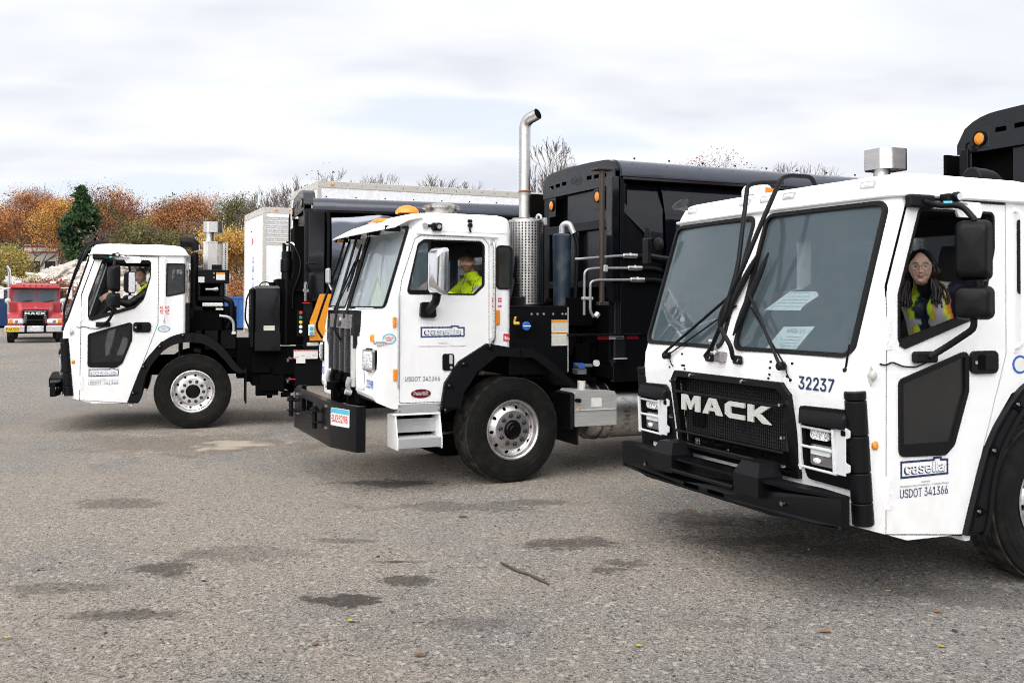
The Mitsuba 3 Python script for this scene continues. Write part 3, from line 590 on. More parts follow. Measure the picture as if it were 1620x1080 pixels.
        if not sd:
            K.add(k + '__camera', cat(box(-1.10, -1.04, -.10, -.03, 2.475, 2.525), cyl((-1.03, -.08, 2.505), (-1.03, -.12, 2.505), .032, n=18, bev=.006)), 'black_plastic')
            K.add(k + '__camera__fitting', cat(tube([(-.99, -.05, 2.49), (-.93, -.06, 2.475), (-.88, -.04, 2.47)], .010), cyl((-1.03, -.12, 2.505), (-1.03, -.125, 2.505), .022), box(-.97, -.92, -.06, -.04, 2.46, 2.485)), 'chrome')
            K.add(k + '__blue_tape', cyl((-1.125, -.085, 2.452), (-1.09, -.12, 2.452), .024, n=14), 'teal_print')
            K.add(k + '__cable', tube([(-1.56, -.004, 1.485), (-1.52, -.012, 1.475), (-1.47, -.010, 1.495), (-1.38, -.012, 1.465), (-1.28, -.012, 1.46), (-1.20, -.03, 1.49)], .005, 6, .02), 'black_plastic')
    # grab rail behind the door
    K.add('grab_rail', cat(tube([(-.405, -.004, 2.46), (-.405, -.05, 2.44), (-.40, -.055, 2.40), (-.40, -.055, 1.62), (-.405, -.05, 1.58), (-.405, -.004, 1.56)], .011, 8, .03), box(-.43, -.38, -.006, .002, 2.44, 2.49), box(-.43, -.38, -.006, .002, 1.53, 1.58)), 'white_plain')
    # lettering on the door
    K.add('door__logo', casella_navy(-1.398, .785, .395, .118), 'navy_print', False)
    K.add('door__logo__white', casella_white(-1.398, .785, .395, .118), 'white_plain', False)
    K.add('door__operator_text', cat(on_side(fit_w(txt('Operated by', .011), .075), -1.23, .752), on_side(fit_w(txt('Wheelabrator Paper Recycling Inc. - A Casella Company', .011), .40), -1.40, .733)), 'grey_print', False)
    K.add('door__registration_text', on_side(fit_w(txt('USDOT 341366', .052), .395), -1.402, .668), 'navy_print', False)
    sq = [(i, j) for i in range(6) for j in range(6) if (i * 7 + j * 5 + i * j) % 3]
    K.add('red_sticker', cat(*[pl_y(sbox(-.462 + .022 * i, 1.665 + .020 * j, -.446 + .022 * i, 1.679 + .020 * j), -.003, -.0015) for i, j in sq]), 'red_print', False)
    el = affinity.scale(Point(-.405, 1.452).buffer(1, quad_segs=12), .085, .048)
    K.add('oval_sticker', pl_y(el, -.003, -.0012), 'teal_print', False)
    K.add('oval_sticker__rim', pl_y(affinity.scale(el, .8, .72), -.004, -.003), 'decal_white', False)
    K.add('oval_sticker__text', cat(on_side(fit_w(txt('SAFETY FIRST', .012, True), .10), -.455, 1.458, -.004), on_side(fit_w(txt('DRIVEN', .012, True), .06), -.435, 1.436, -.004)), 'red_print', False)

def wrap_text(m, y, z, xfun=mack_xf, o=.003):
    v, f = m; Y, Z = y - v[:, 0], z + v[:, 1]; return np.stack([xfun(Y, Z) - v[:, 2] - o, Y, Z], 1), f
def rotz(m, deg, c):
    v, f = m; a = math.radians(deg); x, y = v[:, 0] - c[0], v[:, 1] - c[1]
    return np.stack([c[0] + x * math.cos(a) - y * math.sin(a), c[1] + x * math.sin(a) + y * math.cos(a), v[:, 2]], 1), f
def loft_hood(yc):
    """the shaped brow over a headlamp"""
    R = []
    for z, h, d in ((1.197, .195, .012), (1.18, .205, .04), (1.14, .21, .060), (1.105, .21, .066), (1.092, .21, .066), (1.088, .205, .03)):
        x = float(mack_xf(yc, z)); R.append([(x + .01, yc - h, z), (x - d, yc - h + .02, z), (x - d, yc + h - .02, z), (x + .01, yc + h, z)])
    return loft(R)
def mack_letters():
    """heavy wide capitals"""
    L = {'M': [[(0, 0), (.9, 0), (.9, 1), (0, 1)]], }
    s = []
    M = Polygon([(0, 0), (0, 1), (.34, 1), (.56, .45), (.78, 1), (1.12, 1), (1.12, 0), (.84, 0), (.84, .62), (.62, .08), (.50, .08), (.28, .62), (.28, 0)])
    A = Polygon([(0, 0), (.36, 1), (.72, 1), (1.10, 0), (.78, 0), (.70, .22), (.38, .22), (.31, 0)]).difference(Polygon([(.45, .42), (.54, .74), (.63, .42)]))
    C = Polygon([(.22, 0), (0, .2), (0, .8), (.22, 1), (1.02, 1), (1.02, .72), (.30, .72), (.30, .28), (1.02, .28), (1.02, 0)])
    Kk = Polygon([(0, 0), (0, 1), (.29, 1), (.29, .62), (.66, 1), (1.10, 1), (.62, .54), (1.14, 0), (.74, 0), (.40, .38), (.29, .28), (.29, 0)])
    x = 0; out = []
    for g, w in ((M, 1.12), (A, 1.10), (C, 1.02), (Kk, 1.14)):
        out.append(affinity.translate(g, x, 0)); x += w + .16
    g = affinity.scale(unary_union(out), 1.045 / (x - .16), .115, origin=(0, 0))
    v, f = ext(g, .012); return on_front((v, f), 1.745, 1.048, -1.798)
def casella_poly(x, z, w, h):
    return Polygon([(x, z), (x + w, z + .03 * h), (x + w, z + .86 * h), (x + w * .86, z + .88 * h), (x + w * .86, z + h), (x + w * .68, z + h), (x + w * .68, z + .90 * h), (x, z + .90 * h)])
def casella_navy(x, z, w, h):
    P = casella_poly(x, z, w, h); inner = P.buffer(-.013 * w / .395, join_style=2)
    t = fit_w(txt('casella', h * .54, True), w * .84)
    return cat(pl_y(P.difference(inner), -.0032, -.0012), on_side(t, x + w * .075, z + h * .20, -.0014))
def casella_white(x, z, w, h):
    t = fit_w(txt('casella', h * .54), w * .80)
    return on_side(t, x + w * .10, z + h * .235, -.0034)

def interior(K, xs, zs, W, wheel, dash_x, dash_z):
    """seat, steering wheel, dashboard of a cab: seat back at xs, cushion top at zs"""
    yc = .58
    for k, y in (('seat', yc), ('seat_001', W - yc)):
        K.names.add(k)
        K.add(k + '__cushion', loft([[(xs - .50, y - .24, z), (xs - .50, y + .24, z), (xs + .02, y + .24, z), (xs + .02, y - .24, z)] for z in (zs - .14, zs)]), 'seat_cloth', 30)
        K.add(k + '__backrest', loft([[(xs - .02 + .16 * t, y - w, zs + z), (xs - .02 + .16 * t, y + w, zs + z), (xs + .10 + .16 * t, y + w, zs + z), (xs + .10 + .16 * t, y - w, zs + z)] for z, w, t in ((-.05, .24, 0), (.3, .25, .5), (.52, .22, .9), (.56, .13, 1), (.76, .12, 1.2), (.80, .10, 1.2))]), 'seat_cloth', 30)
    c = np.array(wheel, float); n = np.array([.70, 0, .715]); u = np.array([.715, 0, -.70]); v = np.array([0, 1., 0])
    t = np.linspace(0, 2 * np.pi, 33)
    K.add('steering_wheel', cat(tube([c + .225 * (math.cos(a) * u + math.sin(a) * v) for a in t], .016, 8, 0), *[tube([c - n * .03, c + .22 * (math.cos(a) * u + math.sin(a) * v)], .014, 6, 0) for a in (0, 2.1, 4.2)], cyl(c - n * .5, c, .035), cyl(c - n * .05, c + n * .01, .07)), 'interior')
    K.add('dashboard', loft([[(dash_x, .12, z), (dash_x, W - .12, z), (dash_x + d, W - .12, z), (dash_x + d, .12, z)] for z, d in ((dash_z - .6, .22), (dash_z - .22, .30), (dash_z - .05, .34), (dash_z, .28))]), 'dash_grey', 30)
    K.add('dashboard__binnacle', box(dash_x + .20, dash_x + .36, .33, .85, dash_z - .03, dash_z + .13, .03), 'interior')
    K.add('rear_lining', box(xs + .26, xs + .28, .15, W - .15, zs - .5, zs + .35), 'interior')
# ------------------------------------------------------------------ shared chassis, fenders, hopper bodies
def clutter(b, n, seed, tubes=6):
    """machinery: blocks, canisters and hoses filling a box"""
    r = np.random.default_rng(seed); lo, hi = np.array(b[:3]), np.array(b[3:]); out = []
    for i in range(n):
        c = lo + (hi - lo) * r.random(3); s = (hi - lo) * (.06 + .16 * r.random(3))
        a, z = np.maximum(c - s, lo), np.minimum(c + s, hi)
        if i % 3: out.append(box(a[0], z[0], a[1], z[1], a[2], z[2], .008))
        else:
            ax = r.integers(3); p, q = c.copy(), c.copy(); p[ax], q[ax] = a[ax], z[ax]; out.append(cyl(p, q, min(np.delete(z - a, ax)) * .5, n=14, bev=.005))
    for i in range(tubes):
        P = lo + (hi - lo) * r.random((4, 3)); out.append(tube(P, .012 + .02 * r.random(), 8, .1))
    return cat(*out)
FO = [(-.887, .403), (-.80, .66), (-.70, .92), (-.60, 1.08), (-.50, 1.19), (-.39, 1.295), (-.25, 1.365), (-.1, 1.395), (.08, 1.385), (.27, 1.30), (.435, 1.15), (.63, .90), (.71, .82)]
FI = [(.66, .80), (.564, .844), (.465, .96), (.296, 1.138), (.08, 1.25), (-.1, 1.26), (-.25, 1.23), (-.38, 1.16), (-.50, 1.03), (-.60, .88), (-.66, .72), (-.70, .50), (-.735, .402)]
def smooth_path(P, n=60):
    P = np.array(P); s = np.r_[0, np.cumsum(np.linalg.norm(np.diff(P, axis=0), axis=1))]
    from scipy.interpolate import PchipInterpolator
    t = np.linspace(0, s[-1], n); return np.stack([PchipInterpolator(s, P[:, 0])(t), PchipInterpolator(s, P[:, 1])(t)], 1)
def fender(K, outer, inner, part='fender', W=MW, splits=((-9, .005), (.012, 9)), smooth=True, depth=.42):
    o, i = (smooth_path(outer), smooth_path(inner)) if smooth else (np.array(outer), np.array(inner))
    P = Polygon(np.vstack([o, i])).buffer(0)
    rim = Polygon(np.vstack([i[::-1], (i + (i - [0, .5]) / np.linalg.norm(i - [0, .5], axis=1, keepdims=True) * .035)])).buffer(0)
    for flip in (0, 1):
        ms = []
        for a, b in splits:
            Q = P.intersection(sbox(a, -1, b, 3)); R_ = rim.intersection(sbox(a, -1, b, 3))
            if Q.is_empty: continue
            ms += [pl_y(Q, -.042, .03), pl_y(Q.buffer(-.022), -.056, -.03), pl_y(R_, -.066, .02)]
        # the inner arch
        A = Polygon(np.vstack([i[::-1], i + (i - [0, .5]) / np.linalg.norm(i - [0, .5], axis=1, keepdims=True) * .012])).buffer(0)
        ms.append(pl_y(A, .02, depth))
        m = cat(*ms)
        bolts, notch = [], []
        for t in (.08, .24, .40, .55):
            j = int(t * (len(o) - 1)); c = o[j] * .82 + i[::-1][j] * .18
            d = i[::-1][j] - o[j]; d = d / np.linalg.norm(d); n_ = np.array([-d[1], d[0]])
            notch.append(pl_y(Polygon([c - n_ * .035, c + n_ * .03, c + d * .075]).buffer(.004), -.062, -.05)); bolts.append(cyl((c[0], -.06, c[1]), (c[0], -.07, c[1]), .011, n=10))
        fl = (lambda m: m) if not flip else (lambda m: (m[0] * [1, -1, 1] + [0, W, 0], m[1][:, ::-1]))
        k = K.add(part, fl(m), 'black_plastic', 25)
        K.add(k + '__bolts', fl(cat(*bolts)), 'dark_chrome', kind='stuff')
        K.add(k + '__recesses', fl(cat(*notch)), 'black_matte', kind='stuff')
def chassis(K, W, x1=8.6, rear=(4.9, 6.25), steer=0., wide=False, spin=0.):
    wheel_at(K, 0, 0, steer, wide=wide, spin=spin); wheel_at(K, 0, W, steer, True, wide)
    for x in rear:
        wheel_at(K, x, .02, wide=False, spin=20 * x); wheel_at(K, x, W - .02, flip=True)
    K.add('frame', cat(box(-1.55, x1, .78, .86, .74, 1.0), box(-1.55, x1, W - .86, W - .78, .74, 1.0), *[box(x, x + .12, .8, W - .8, .80, .94) for x in (-1.4, -.5, .9, 2.4, 4.2, 5.5, 7.2)]), 'black_matte')
    K.add('axle', cat(box(-.06, .06, .3, W - .3, .42, .56), *[cat(cyl((x, .3, .54), (x, W - .3, .54), .07), ball((x, W / 2, .54), .22)) for x in rear]), 'black_matte')
    K.add('mudflap', cat(box(.735, .755, .05, .62, .34, .86), box(.70, .74, -.04, .62, .80, .84)), 'black_plastic')

def bulge_wall(x0, x1, zs, ys, warp=0., nx=60, seed=1, thick=.06):
    """a sheet steel side wall following (z, y), rippled by its welds"""
    xs = np.linspace(x0, x1, nx); zz = np.linspace(zs[0], zs[-1], 30); X, Z = np.meshgrid(xs, zz, indexing='ij')
    Y = np.interp(Z, zs, ys)
    if warp:
        p = np.stack([X * 1.1, Z * 1.4, X * 0 + seed], -1); Y = Y + warp * (meshkit.fbm(p, 2, seed) - .5)
    V = np.stack([X, Y, Z], -1).reshape(-1, 3); n, m = X.shape; F = []
    i, j = np.meshgrid(np.arange(n - 1), np.arange(m - 1), indexing='ij'); a = (i * m + j).ravel()
    f = np.vstack([np.stack([a, a + m, a + m + 1], 1), np.stack([a, a + m + 1, a + 1], 1)])
    return V, f
def hood_plate(y0, y1, zb, ze, zc, slots, logo=None, rc=.16):
    t = np.linspace(0, 1, 25); y = y0 + (y1 - y0) * t
    edge = .10; z = zc - .035 * (2 * t - 1) ** 2; k = np.minimum(y - y0, y1 - y); e = np.clip(k / (.42 if y1 - y0 > 1.9 else .18), 0, 1); z = ze + (z - ze) * np.sqrt(1 - (1 - e) ** 2)
    P = Polygon([(y0, zb)] + list(zip(y, z)) + [(y1, zb)])
    return P.difference(unary_union(slots)) if slots else P
def refuse_body(K, x0, y0, y1, xm, W, zr=3.44, x1=8.4, skirt=True, post=(.06, .30), seed=3, wall='flat', hz=(3.24, 3.32, 3.56)):
    """a steel body: hood over the front bulkhead, roof, posts, side walls, skirt"""
    zb, ze, zc = hz
    mid = (y0 + y1) / 2; sl = []
    for s in (-.62, -.46, -.30, .30, .46, .62):
        c = mid + s * (y1 - y0) / 1.7; zc_ = zc - .17 - .05 * s * s
        sl.append(rpoly([(c - .058, zc_ - .022), (c + .058, zc_ - .022), (c + .058, zc_ + .022), (c - .058, zc_ + .022)], .008))
    K.add('body_hood', cat(pl_x(hood_plate(y0, y1, zb, ze, zc, sl), x0, x0 + .012), pl_x(hood_plate(y0, y1, ze - .02, ze, zc, None).difference(hood_plate(y0 + .015, y1 - .015, zb - .1, ze - .012, zc - .012, None)), x0 + .012, xm + .05)), 'navy_satin', 20)
    K.add('body_hood__backing', pl_x(hood_plate(y0 + .03, y1 - .03, zb, ze - .02, zc - .02, None), x0 + .10, x0 + .11), 'black_matte')
    zl = zc - .175
    K.add('body_hood__emblem', cat(pl_x(ring2(affinity.scale(Point(mid, zl).buffer(1, quad_segs=12), .135, .058), .010), x0 - .004, x0 - .001), on_front(fit_w(txt('MN', .055, True), .15), mid + .08, zl - .028, x0 - .002)), 'black_print', False)
    # front bulkhead: corner posts, beams, panels
    post_f = [box(x0 + .01, x0 + .16, y, y + .14, 1.2, zb + .02, .01) for y in (y0 + .01, y1 - .15)]
    K.add('bulkhead_post', post_f[0], 'navy_satin'); K.add('bulkhead_post', post_f[1], 'black_steel')
    K.add('bulkhead_beam', cat(box(x0 - .01, x0 + .12, y0 + .15, y1 - .15, 2.67, 2.77), box(x0, x0 + .12, y0 + .15, y1 - .15, 2.02, 2.10), box(x0 - .005, x0 + .10, mid - .07, mid + .05, 2.1, 2.67)), 'black_steel')
    for a, b, c, d in ((y0 + .15, y1 - .55, 2.77, zb), (y0 + .15, mid - .07, 2.10, 2.67), (mid + .05, y1 - .3, 2.10, 2.67)):
        K.add('bulkhead_panel', box(x0 + .06, x0 + .075, a, b, c, d, .003), 'navy_satin')
    K.add('bulkhead', box(x0 + .14, x0 + .16, y0, y1, 1.0, zb), 'black_matte')
    for y, zb in ((y0 + .36, zb), (y1 - .26, zb)) if y1 - y0 < 1.9 else ((y0 + .20, zb + .215), (y1 - .26, zb + .215)):
        k = K.add('bulkhead_plate', box(x0 - .004, x0 + .008, y - .09, y + .09, zb - (.24 if y1 - y0 < 1.9 else .19), zb - .01, .003), 'navy_satin')
        K.add(k + '__marker_lamp', lens_x(y, zb - .10, .058, .058, x0 - .006, .02), 'amber'); K.add(k + '__marker_lamp_rim', pl_x(Point(y, zb - .10).buffer(.07).difference(Point(y, zb - .10).buffer(.056)), x0 - .022, x0 - .004), 'black_plastic')
    zb = hz[0]
    # roof and side of the main box
    rp = [(-.02, zr - .20)] + [(.20 - .222 * math.cos(a), zr - .17 + .17 * math.sin(a)) for a in np.linspace(0, math.pi / 2, 12)] + [(.5, zr + .022), (W / 2, zr + .05)]
    rp = rp + [(W - y, z) for y, z in rp[-2::-1]]
    R = Polygon(rp).difference(Polygon([(.03, zr - .3), (.03, zr - .14), (.16, zr - .05), (W - .16, zr - .05), (W - .03, zr - .14), (W - .03, zr - .3)]))
    xm2 = xm + (.33 if y1 > 1.9 else .52)
    K.add('body_roof', cat(pl_x(R, xm2, x1, None), pl_x(R.intersection(sbox(-1, 0, y1 - .06, 9)), xm, xm2, None)), 'roof_sky_sheen', 40)
    K.add('body_roof__rivets', cat(*[cyl((xm + .2 + .45 * i, .06, zr + .0), (xm + .2 + .45 * i, .055, zr + .018), .011, n=8) for i in range(14)]), 'black_steel', kind='stuff')
    K.add('body_roof__edge_rail', cat(box(xm + .02, x1, -.012, .03, zr - .235, zr - .203, .004)), 'navy_gloss')
    for xa, xb in (post, (post[1] + .03, post[1] + .085)):
        K.add('body_post', box(x0 + xa, x0 + xb, -.03 if xa == post[0] else .0, .10, 1.86 if xa == post[0] else 1.5, zr - .21, .008), 'navy_gloss' if xa == post[0] else 'black_steel')
    K.add('body_floor', cat(box(x0 + .1, x1, .05, W - .05, 1.02, 1.15), box(x0 + .1, x1, W - .04, W, 1.1, zr - .15), box(x1 - .05, x1, 0, W, 1.1, zr - .1)), 'black_matte')
    K.add('body_skirt', box(x0 + .0, x1 - 1, .04, .10, 1.0, 1.5), 'black_steel')
    if skirt: K.add('side_plate', box(x0 - .12, x0 + 1.3, .10, .9, .58, 1.0), 'black_steel')

def mack_rest(K):
    fender(K, FO, FI)
    chassis(K, MW, spin=8)
    # engine tower behind the cab
    K.add('engine', clutter((.0, .35, .95, .62, 2.1, 1.78), 26, 5, 10), 'black_steel')
    K.add('engine_shroud', cat(box(-.04, .44, .62, .66, 1.0, 2.12), box(.0, .40, .34, .62, 1.42, 1.72), box(-.06, .02, .3, .62, 1.0, 1.6), box(.36, .62, .50, .64, 1.0, 1.55)), 'black_matte')
    K.add('engine__hose', cat(tube([(.40, .35, 1.90), (.53, .33, 1.86), (.55, .33, 1.62), (.48, .40, 1.45)], .045, 12, .08)), 'black_plastic')
    K.add('engine__coolant_pipe', cat(tube([(.36, .30, 1.64), (.50, .28, 1.62), (.565, .28, 1.55), (.57, .28, 1.37)], .022, 10, .05)), 'galvanized')
    K.add('engine__coolant_pipe__clamp', box(.54, .60, .25, .31, 1.36, 1.40), 'decal_white')
    K.add('battery_box', box(-.15, -.05, .06, .5, 1.40, 1.83, .012), 'black_plastic')
    K.add('air_intake', cat(tube([(-.20, .5, 2.732), (-.10, .5, 2.738), (.0, .5, 2.72), (.03, .5, 2.62)], .075, 18, .09, rad=None), cyl((.0, .5, 1.5), (.0, .5, 2.58), .058, n=20, bev=.02), cyl((-.215, .5, 2.731), (-.18, .5, 2.733), .083, n=24, bev=.01), box(-.06, .1, .4, .6, 1.5, 1.75)), 'black_plastic', 35)
    K.each('air_intake__clamp', (cyl((.07, .45, 2.60), (.07, .45, 2.70), .018), box(.05, .12, .42, .46, 2.36, 2.38), box(.05, .12, .42, .46, 2.60, 2.62)), 'chrome')
    oc = Polygon([(.12, 1.70), (.19, 1.64), (.34, 1.64), (.41, 1.70), (.41, 1.86), (.34, 1.92), (.19, 1.92), (.12, 1.86)])
    K.add('exhaust', cat(pl_z(oc, 2.36, 2.82), pl_z(oc.buffer(.012).difference(oc.buffer(-.01)), 2.80, 2.826)), 'stainless')
    K.add('exhaust__shield', pl_z(sbox(.42, 1.60, .50, 1.9), 1.86, 2.80), 'stainless')
    K.add('exhaust__shield_slots', cat(*[box(.455, .475, 1.592, 1.601, 1.90 + .035 * i, 1.915 + .035 * i, 0) for i in range(26)]), 'black_matte', False, kind='stuff')
    nk = cat(cyl((.222, 1.78, 2.82), (.222, 1.78, 2.985), .068, n=24), cyl((.222, 1.78, 2.84), (.222, 1.78, 2.86), .074, n=24))
    K.add('exhaust__neck', nk, 'stainless')
    cap = affinity.scale(oc, 1.05, 1.1).buffer(-.04).buffer(.04, quad_segs=6)
    K.add('exhaust__rain_cap', cat(pl_z(cap.difference(cap.buffer(-.006)), 2.978, 3.148), pl_z(cap.buffer(-.001), 2.975, 2.981), box(.262, .268, 1.628, 1.634, 2.98, 3.146, .001)), 'stainless', 20)
    k = K.add('control_box', cat(box(.046, .494, .22, .62, 2.118, 2.322, .01), box(.246, .389, .3, .55, 2.322, 2.40)), 'black_steel')
    K.add(k + '__decal', box(.056, .142, .216, .22, 2.13, 2.215, 0), 'decal_white', False); K.add(k + '__decal', box(.308, .436, .216, .22, 2.17, 2.282, 0), 'decal_white', False)
    K.add(k + '__decal_header', box(.308, .436, .214, .216, 2.252, 2.282, 0), 'orange_paint', False)
    K.add(k + '__bolts', cat(*[cyl((.278, .22, z), (.278, .21, z), .014, n=12) for z in (2.27, 2.205)]), 'dark_chrome')
    K.add('radiator_frame', cat(box(.05, .42, .28, .60, 1.86, 1.93), box(.05, .09, .28, .60, 1.93, 2.12), box(.36, .42, .28, .60, 1.93, 2.12), cyl((.32, .3, 2.02), (.32, .4, 2.02), .03)), 'black_steel')
    K.add('coolant_tank', cat(box(.114, .413, .26, .5, 1.775, 1.832, .012), box(.31, .413, .255, .26, 1.725, 1.75, 0)), 'decal_white')
    K.add('fuel_filter', cat(cyl((.16, .27, 2.03), (.28, .27, 2.03), .018), cyl((.28, .27, 2.03), (.34, .27, 2.04), .028)), 'galvanized')
    # hydraulic tank, ram, controls between cab and body
    k = K.add('hydraulic_tank', loft([[(.87 + i, .0 + i, z), (1.22 - i, .0 + i, z), (1.22 - i, .75 - i, z), (.87 + i, .75 - i, z)] for z, i in ((1.12, .0), (1.13, -.01), (1.39, -.01), (1.395, 0), (2.05, 0), (2.085, .02), (2.09, .05))]), 'navy_gloss', 20)
    K.add(k + '__cap', cat(cyl((1.12, .2, 2.09), (1.12, .2, 2.14), .045, .055, n=16), tube([(.93, .2, 2.09), (.97, .2, 2.14), (1.05, .2, 2.15), (1.1, .2, 2.10)], .010)), 'black_steel')
    K.add(k + '__decal', box(.987, 1.146, -.014, -.010, 1.423, 1.497, 0), 'decal_cream', False)
    K.add(k + '__shroud', cat(box(.80, .865, .02, .74, 1.15, 2.06, .03), tube([(.80, .0, 2.02), (.74, .0, 1.9), (.72, .0, 1.6), (.80, 0, 1.4)], .012)), 'black_plastic')
    K.add('lift_ram', cat(cyl((1.335, .32, 1.19), (1.335, .32, 2.62), .075, n=24, bev=.012), cyl((1.335, .32, 2.3), (1.335, .32, 2.5), .09, n=24, bev=.01), cyl((1.30, .30, 2.62), (1.30, .30, 2.74), .03)), 'black_steel')
    K.add('lift_ram__hose', cat(tube([(1.33, .27, 2.76), (1.44, .2, 2.70), (1.55, .15, 2.45), (1.50, .15, 2.2), (1.42, .2, 2.0), (1.42, .2, 1.75)], .016, 8, .15)), 'black_plastic')
    K.add('lift_ram__fitting', cat(cyl((1.33, .28, 2.72), (1.42, .24, 2.74), .025), cyl((1.42, .24, 2.74), (1.45, .22, 2.70), .022)), 'chrome')
    K.add('lift_arm', cat(box(1.20, 1.60, .25, 1.2, 1.2, 2.2), box(1.44, 1.60, .2, .9, 2.0, 3.0)), 'black_matte')
    K.add('filter', cat(cyl((1.59, -.02, 2.02), (1.59, -.02, 2.12), .032), cyl((1.59, -.02, 1.86), (1.59, -.02, 2.0), .024), box(1.55, 1.64, -.04, .02, 2.0, 2.04), box(1.57, 1.61, -.05, .0, 2.10, 2.15)), 'chrome')
    K.add('filter__drain_tap', box(1.54, 1.66, -.04, -.02, 1.825, 1.84), 'red_print')
    cp = K.add('control_panel', box(1.47, 1.60, .0, .06, 1.33, 1.72, .006), 'black_steel')
    for i, m in enumerate(('red_print', 'green_button', 'yellow_paint', 'decal_white', 'decal_white')):
        K.add(cp + '__push_button', cat(cyl((1.525, .0, 1.685 - .07 * i), (1.525, -.03, 1.685 - .07 * i), .026, n=16, bev=.005)), m)
    K.add('orange_bracket', pl_y(Polygon([(1.80, 1.97), (1.97, 1.97), (1.97, 1.27), (1.655, 1.27), (1.655, 1.56)]), -.05, -.035), 'orange_paint')
    sb = K.add('switch_box', box(1.632, 1.722, -.09, -.05, 1.345, 1.51, .006), 'decal_white')
    for z in (1.455, 1.385): K.add(sb + '__push_button', cyl((1.677, -.09, z), (1.677, -.11, z), .028, n=16, bev=.006), 'teal_print')
    K.add('warning_decal', box(1.43, 1.787, .028, .032, .995, 1.125, 0), 'decal_white', False); K.add('warning_decal', box(1.467, 1.60, .026, .0315, .928, 1.005, 0), 'decal_white', False); K.add('warning_decal', box(1.622, 1.792, .026, .030, 1.19, 1.24, 0), 'decal_white', False)
    K.add('warning_decal__print', cat(box(1.432, 1.785, .026, .028, 1.112, 1.123, 0), *[box(1.45 + .085 * i, 1.51 + .085 * i, .026, .028, 1.02 + .02 * (i % 2), 1.026 + .02 * (i % 2), 0) for i in range(4)]), 'red_print', False)
    for z in (1.0, .69):
        K.add('valve', cat(cyl((1.33, .08, z), (1.37, .02, z + .01), .024), box(1.33, 1.36, .02, .06, z - .05, z)), 'dark_chrome'); K.add('valve_handle', box(1.37, 1.46, .02, .035, z - .004, z + .012), 'red_print')
    K.add('lift_carriage', cat(box(.83, 1.62, .16, .72, .60, 1.16), box(.95, 1.30, .08, .5, .52, .75), box(.62, .86, .30, .70, .70, 1.30)), 'black_matte')
    K.add('under_gear', cat(clutter((.75, .12, .45, 1.55, .8, .95), 20, 9, 6), cyl((1.1, .3, .40), (1.1, .3, .7), .04)), 'black_matte')
    K.each('grab_bar', [tube([(1.64, -.03, 2.30), (1.60, -.05, 2.42), (1.64, -.05, 2.43), (1.76, -.05, 2.435)], .012, 8, .03), tube([(1.88, -.03, 1.95), (2.1, -.03, 1.96)], .012)], 'black_steel')
    refuse_body(K, 1.57, .12, 2.2, 1.70, MW, zr=3.44, post=(.06, .30), hz=(3.25, 3.34, 3.60))
    K.add('hook_plate', cat(box(1.50, 1.53, 2.02, 2.10, 2.6, 3.28, .006), tube([(1.515, 2.05, 3.27), (1.515, 2.05, 3.33), (1.515, 2.0, 3.34), (1.515, 1.98, 3.29)], .012)), 'black_steel')
    # the bright side sheet
    K.add('body_wall', bulge_wall(1.98, 8.3, [1.5, 1.97, 2.2, 2.7, 3.1, 3.24], [.045, .045, .00, -.03, .02, .08], .20, 160, 4), 'navy_mirror', True)
# ------------------------------------------------------------------ the middle truck: a taller cab with a visor, steel bumper, exhaust stack
BW = 2.30
BZ, BX = [.40, .80, 1.5, 1.79, 2.60, 2.80], [-1.50, -1.51, -1.49, -1.415, -1.165, -1.10]
def pb_xf(y, z):
    t = (np.asarray(y) - BW / 2) / (BW / 2); k = np.clip((np.asarray(z) - 1.2) / .6, 0, 1)
    return np.interp(z, BZ, BX) + .02 - (.02 + .055 * k) * (1 - t ** 2)
def pb_corner(y, z):
    y = np.asarray(y, float); k = np.clip(np.maximum(.1 - y, y - BW + .1), 0, .0995); return np.where(k > 0, pb_xf(.1, z) + .1 - np.sqrt(.01 - k * k), pb_xf(y, z))
BUWIN = rpoly([(-1.175, 1.93), (-1.06, 2.42), (-1.0, 2.462), (-.40, 2.462), (-.36, 2.42), (-.36, 2.02), (-.465, 1.925)], .035)
BQWIN = rpoly([(-.225, 2.42), (-.055, 2.42), (-.055, 1.99), (-.225, 1.99)], .045)
BWR = rpoly([(.03, 1.795), (1.085, 1.79), (1.12, 2.59), (.04, 2.59)], .045)
BWL = affinity.scale(BWR, -1, 1, origin=(BW / 2, 0))
BDOOR = rpoly([(-1.243, .868), (-1.243, 1.93), (-1.225, 2.06), (-1.09, 2.47), (-1.03, 2.502), (-.38, 2.502), (-.31, 2.43), (-.305, 1.42), (-.56, 1.19), (-.70, .955), (-.80, .868)], .02)
BARCH = Polygon([(-.80, .2), (-.80, .80), (-.765, 1.06), (-.62, 1.24), (-.34, 1.38), (.3, 1.38), (.3, .2)])
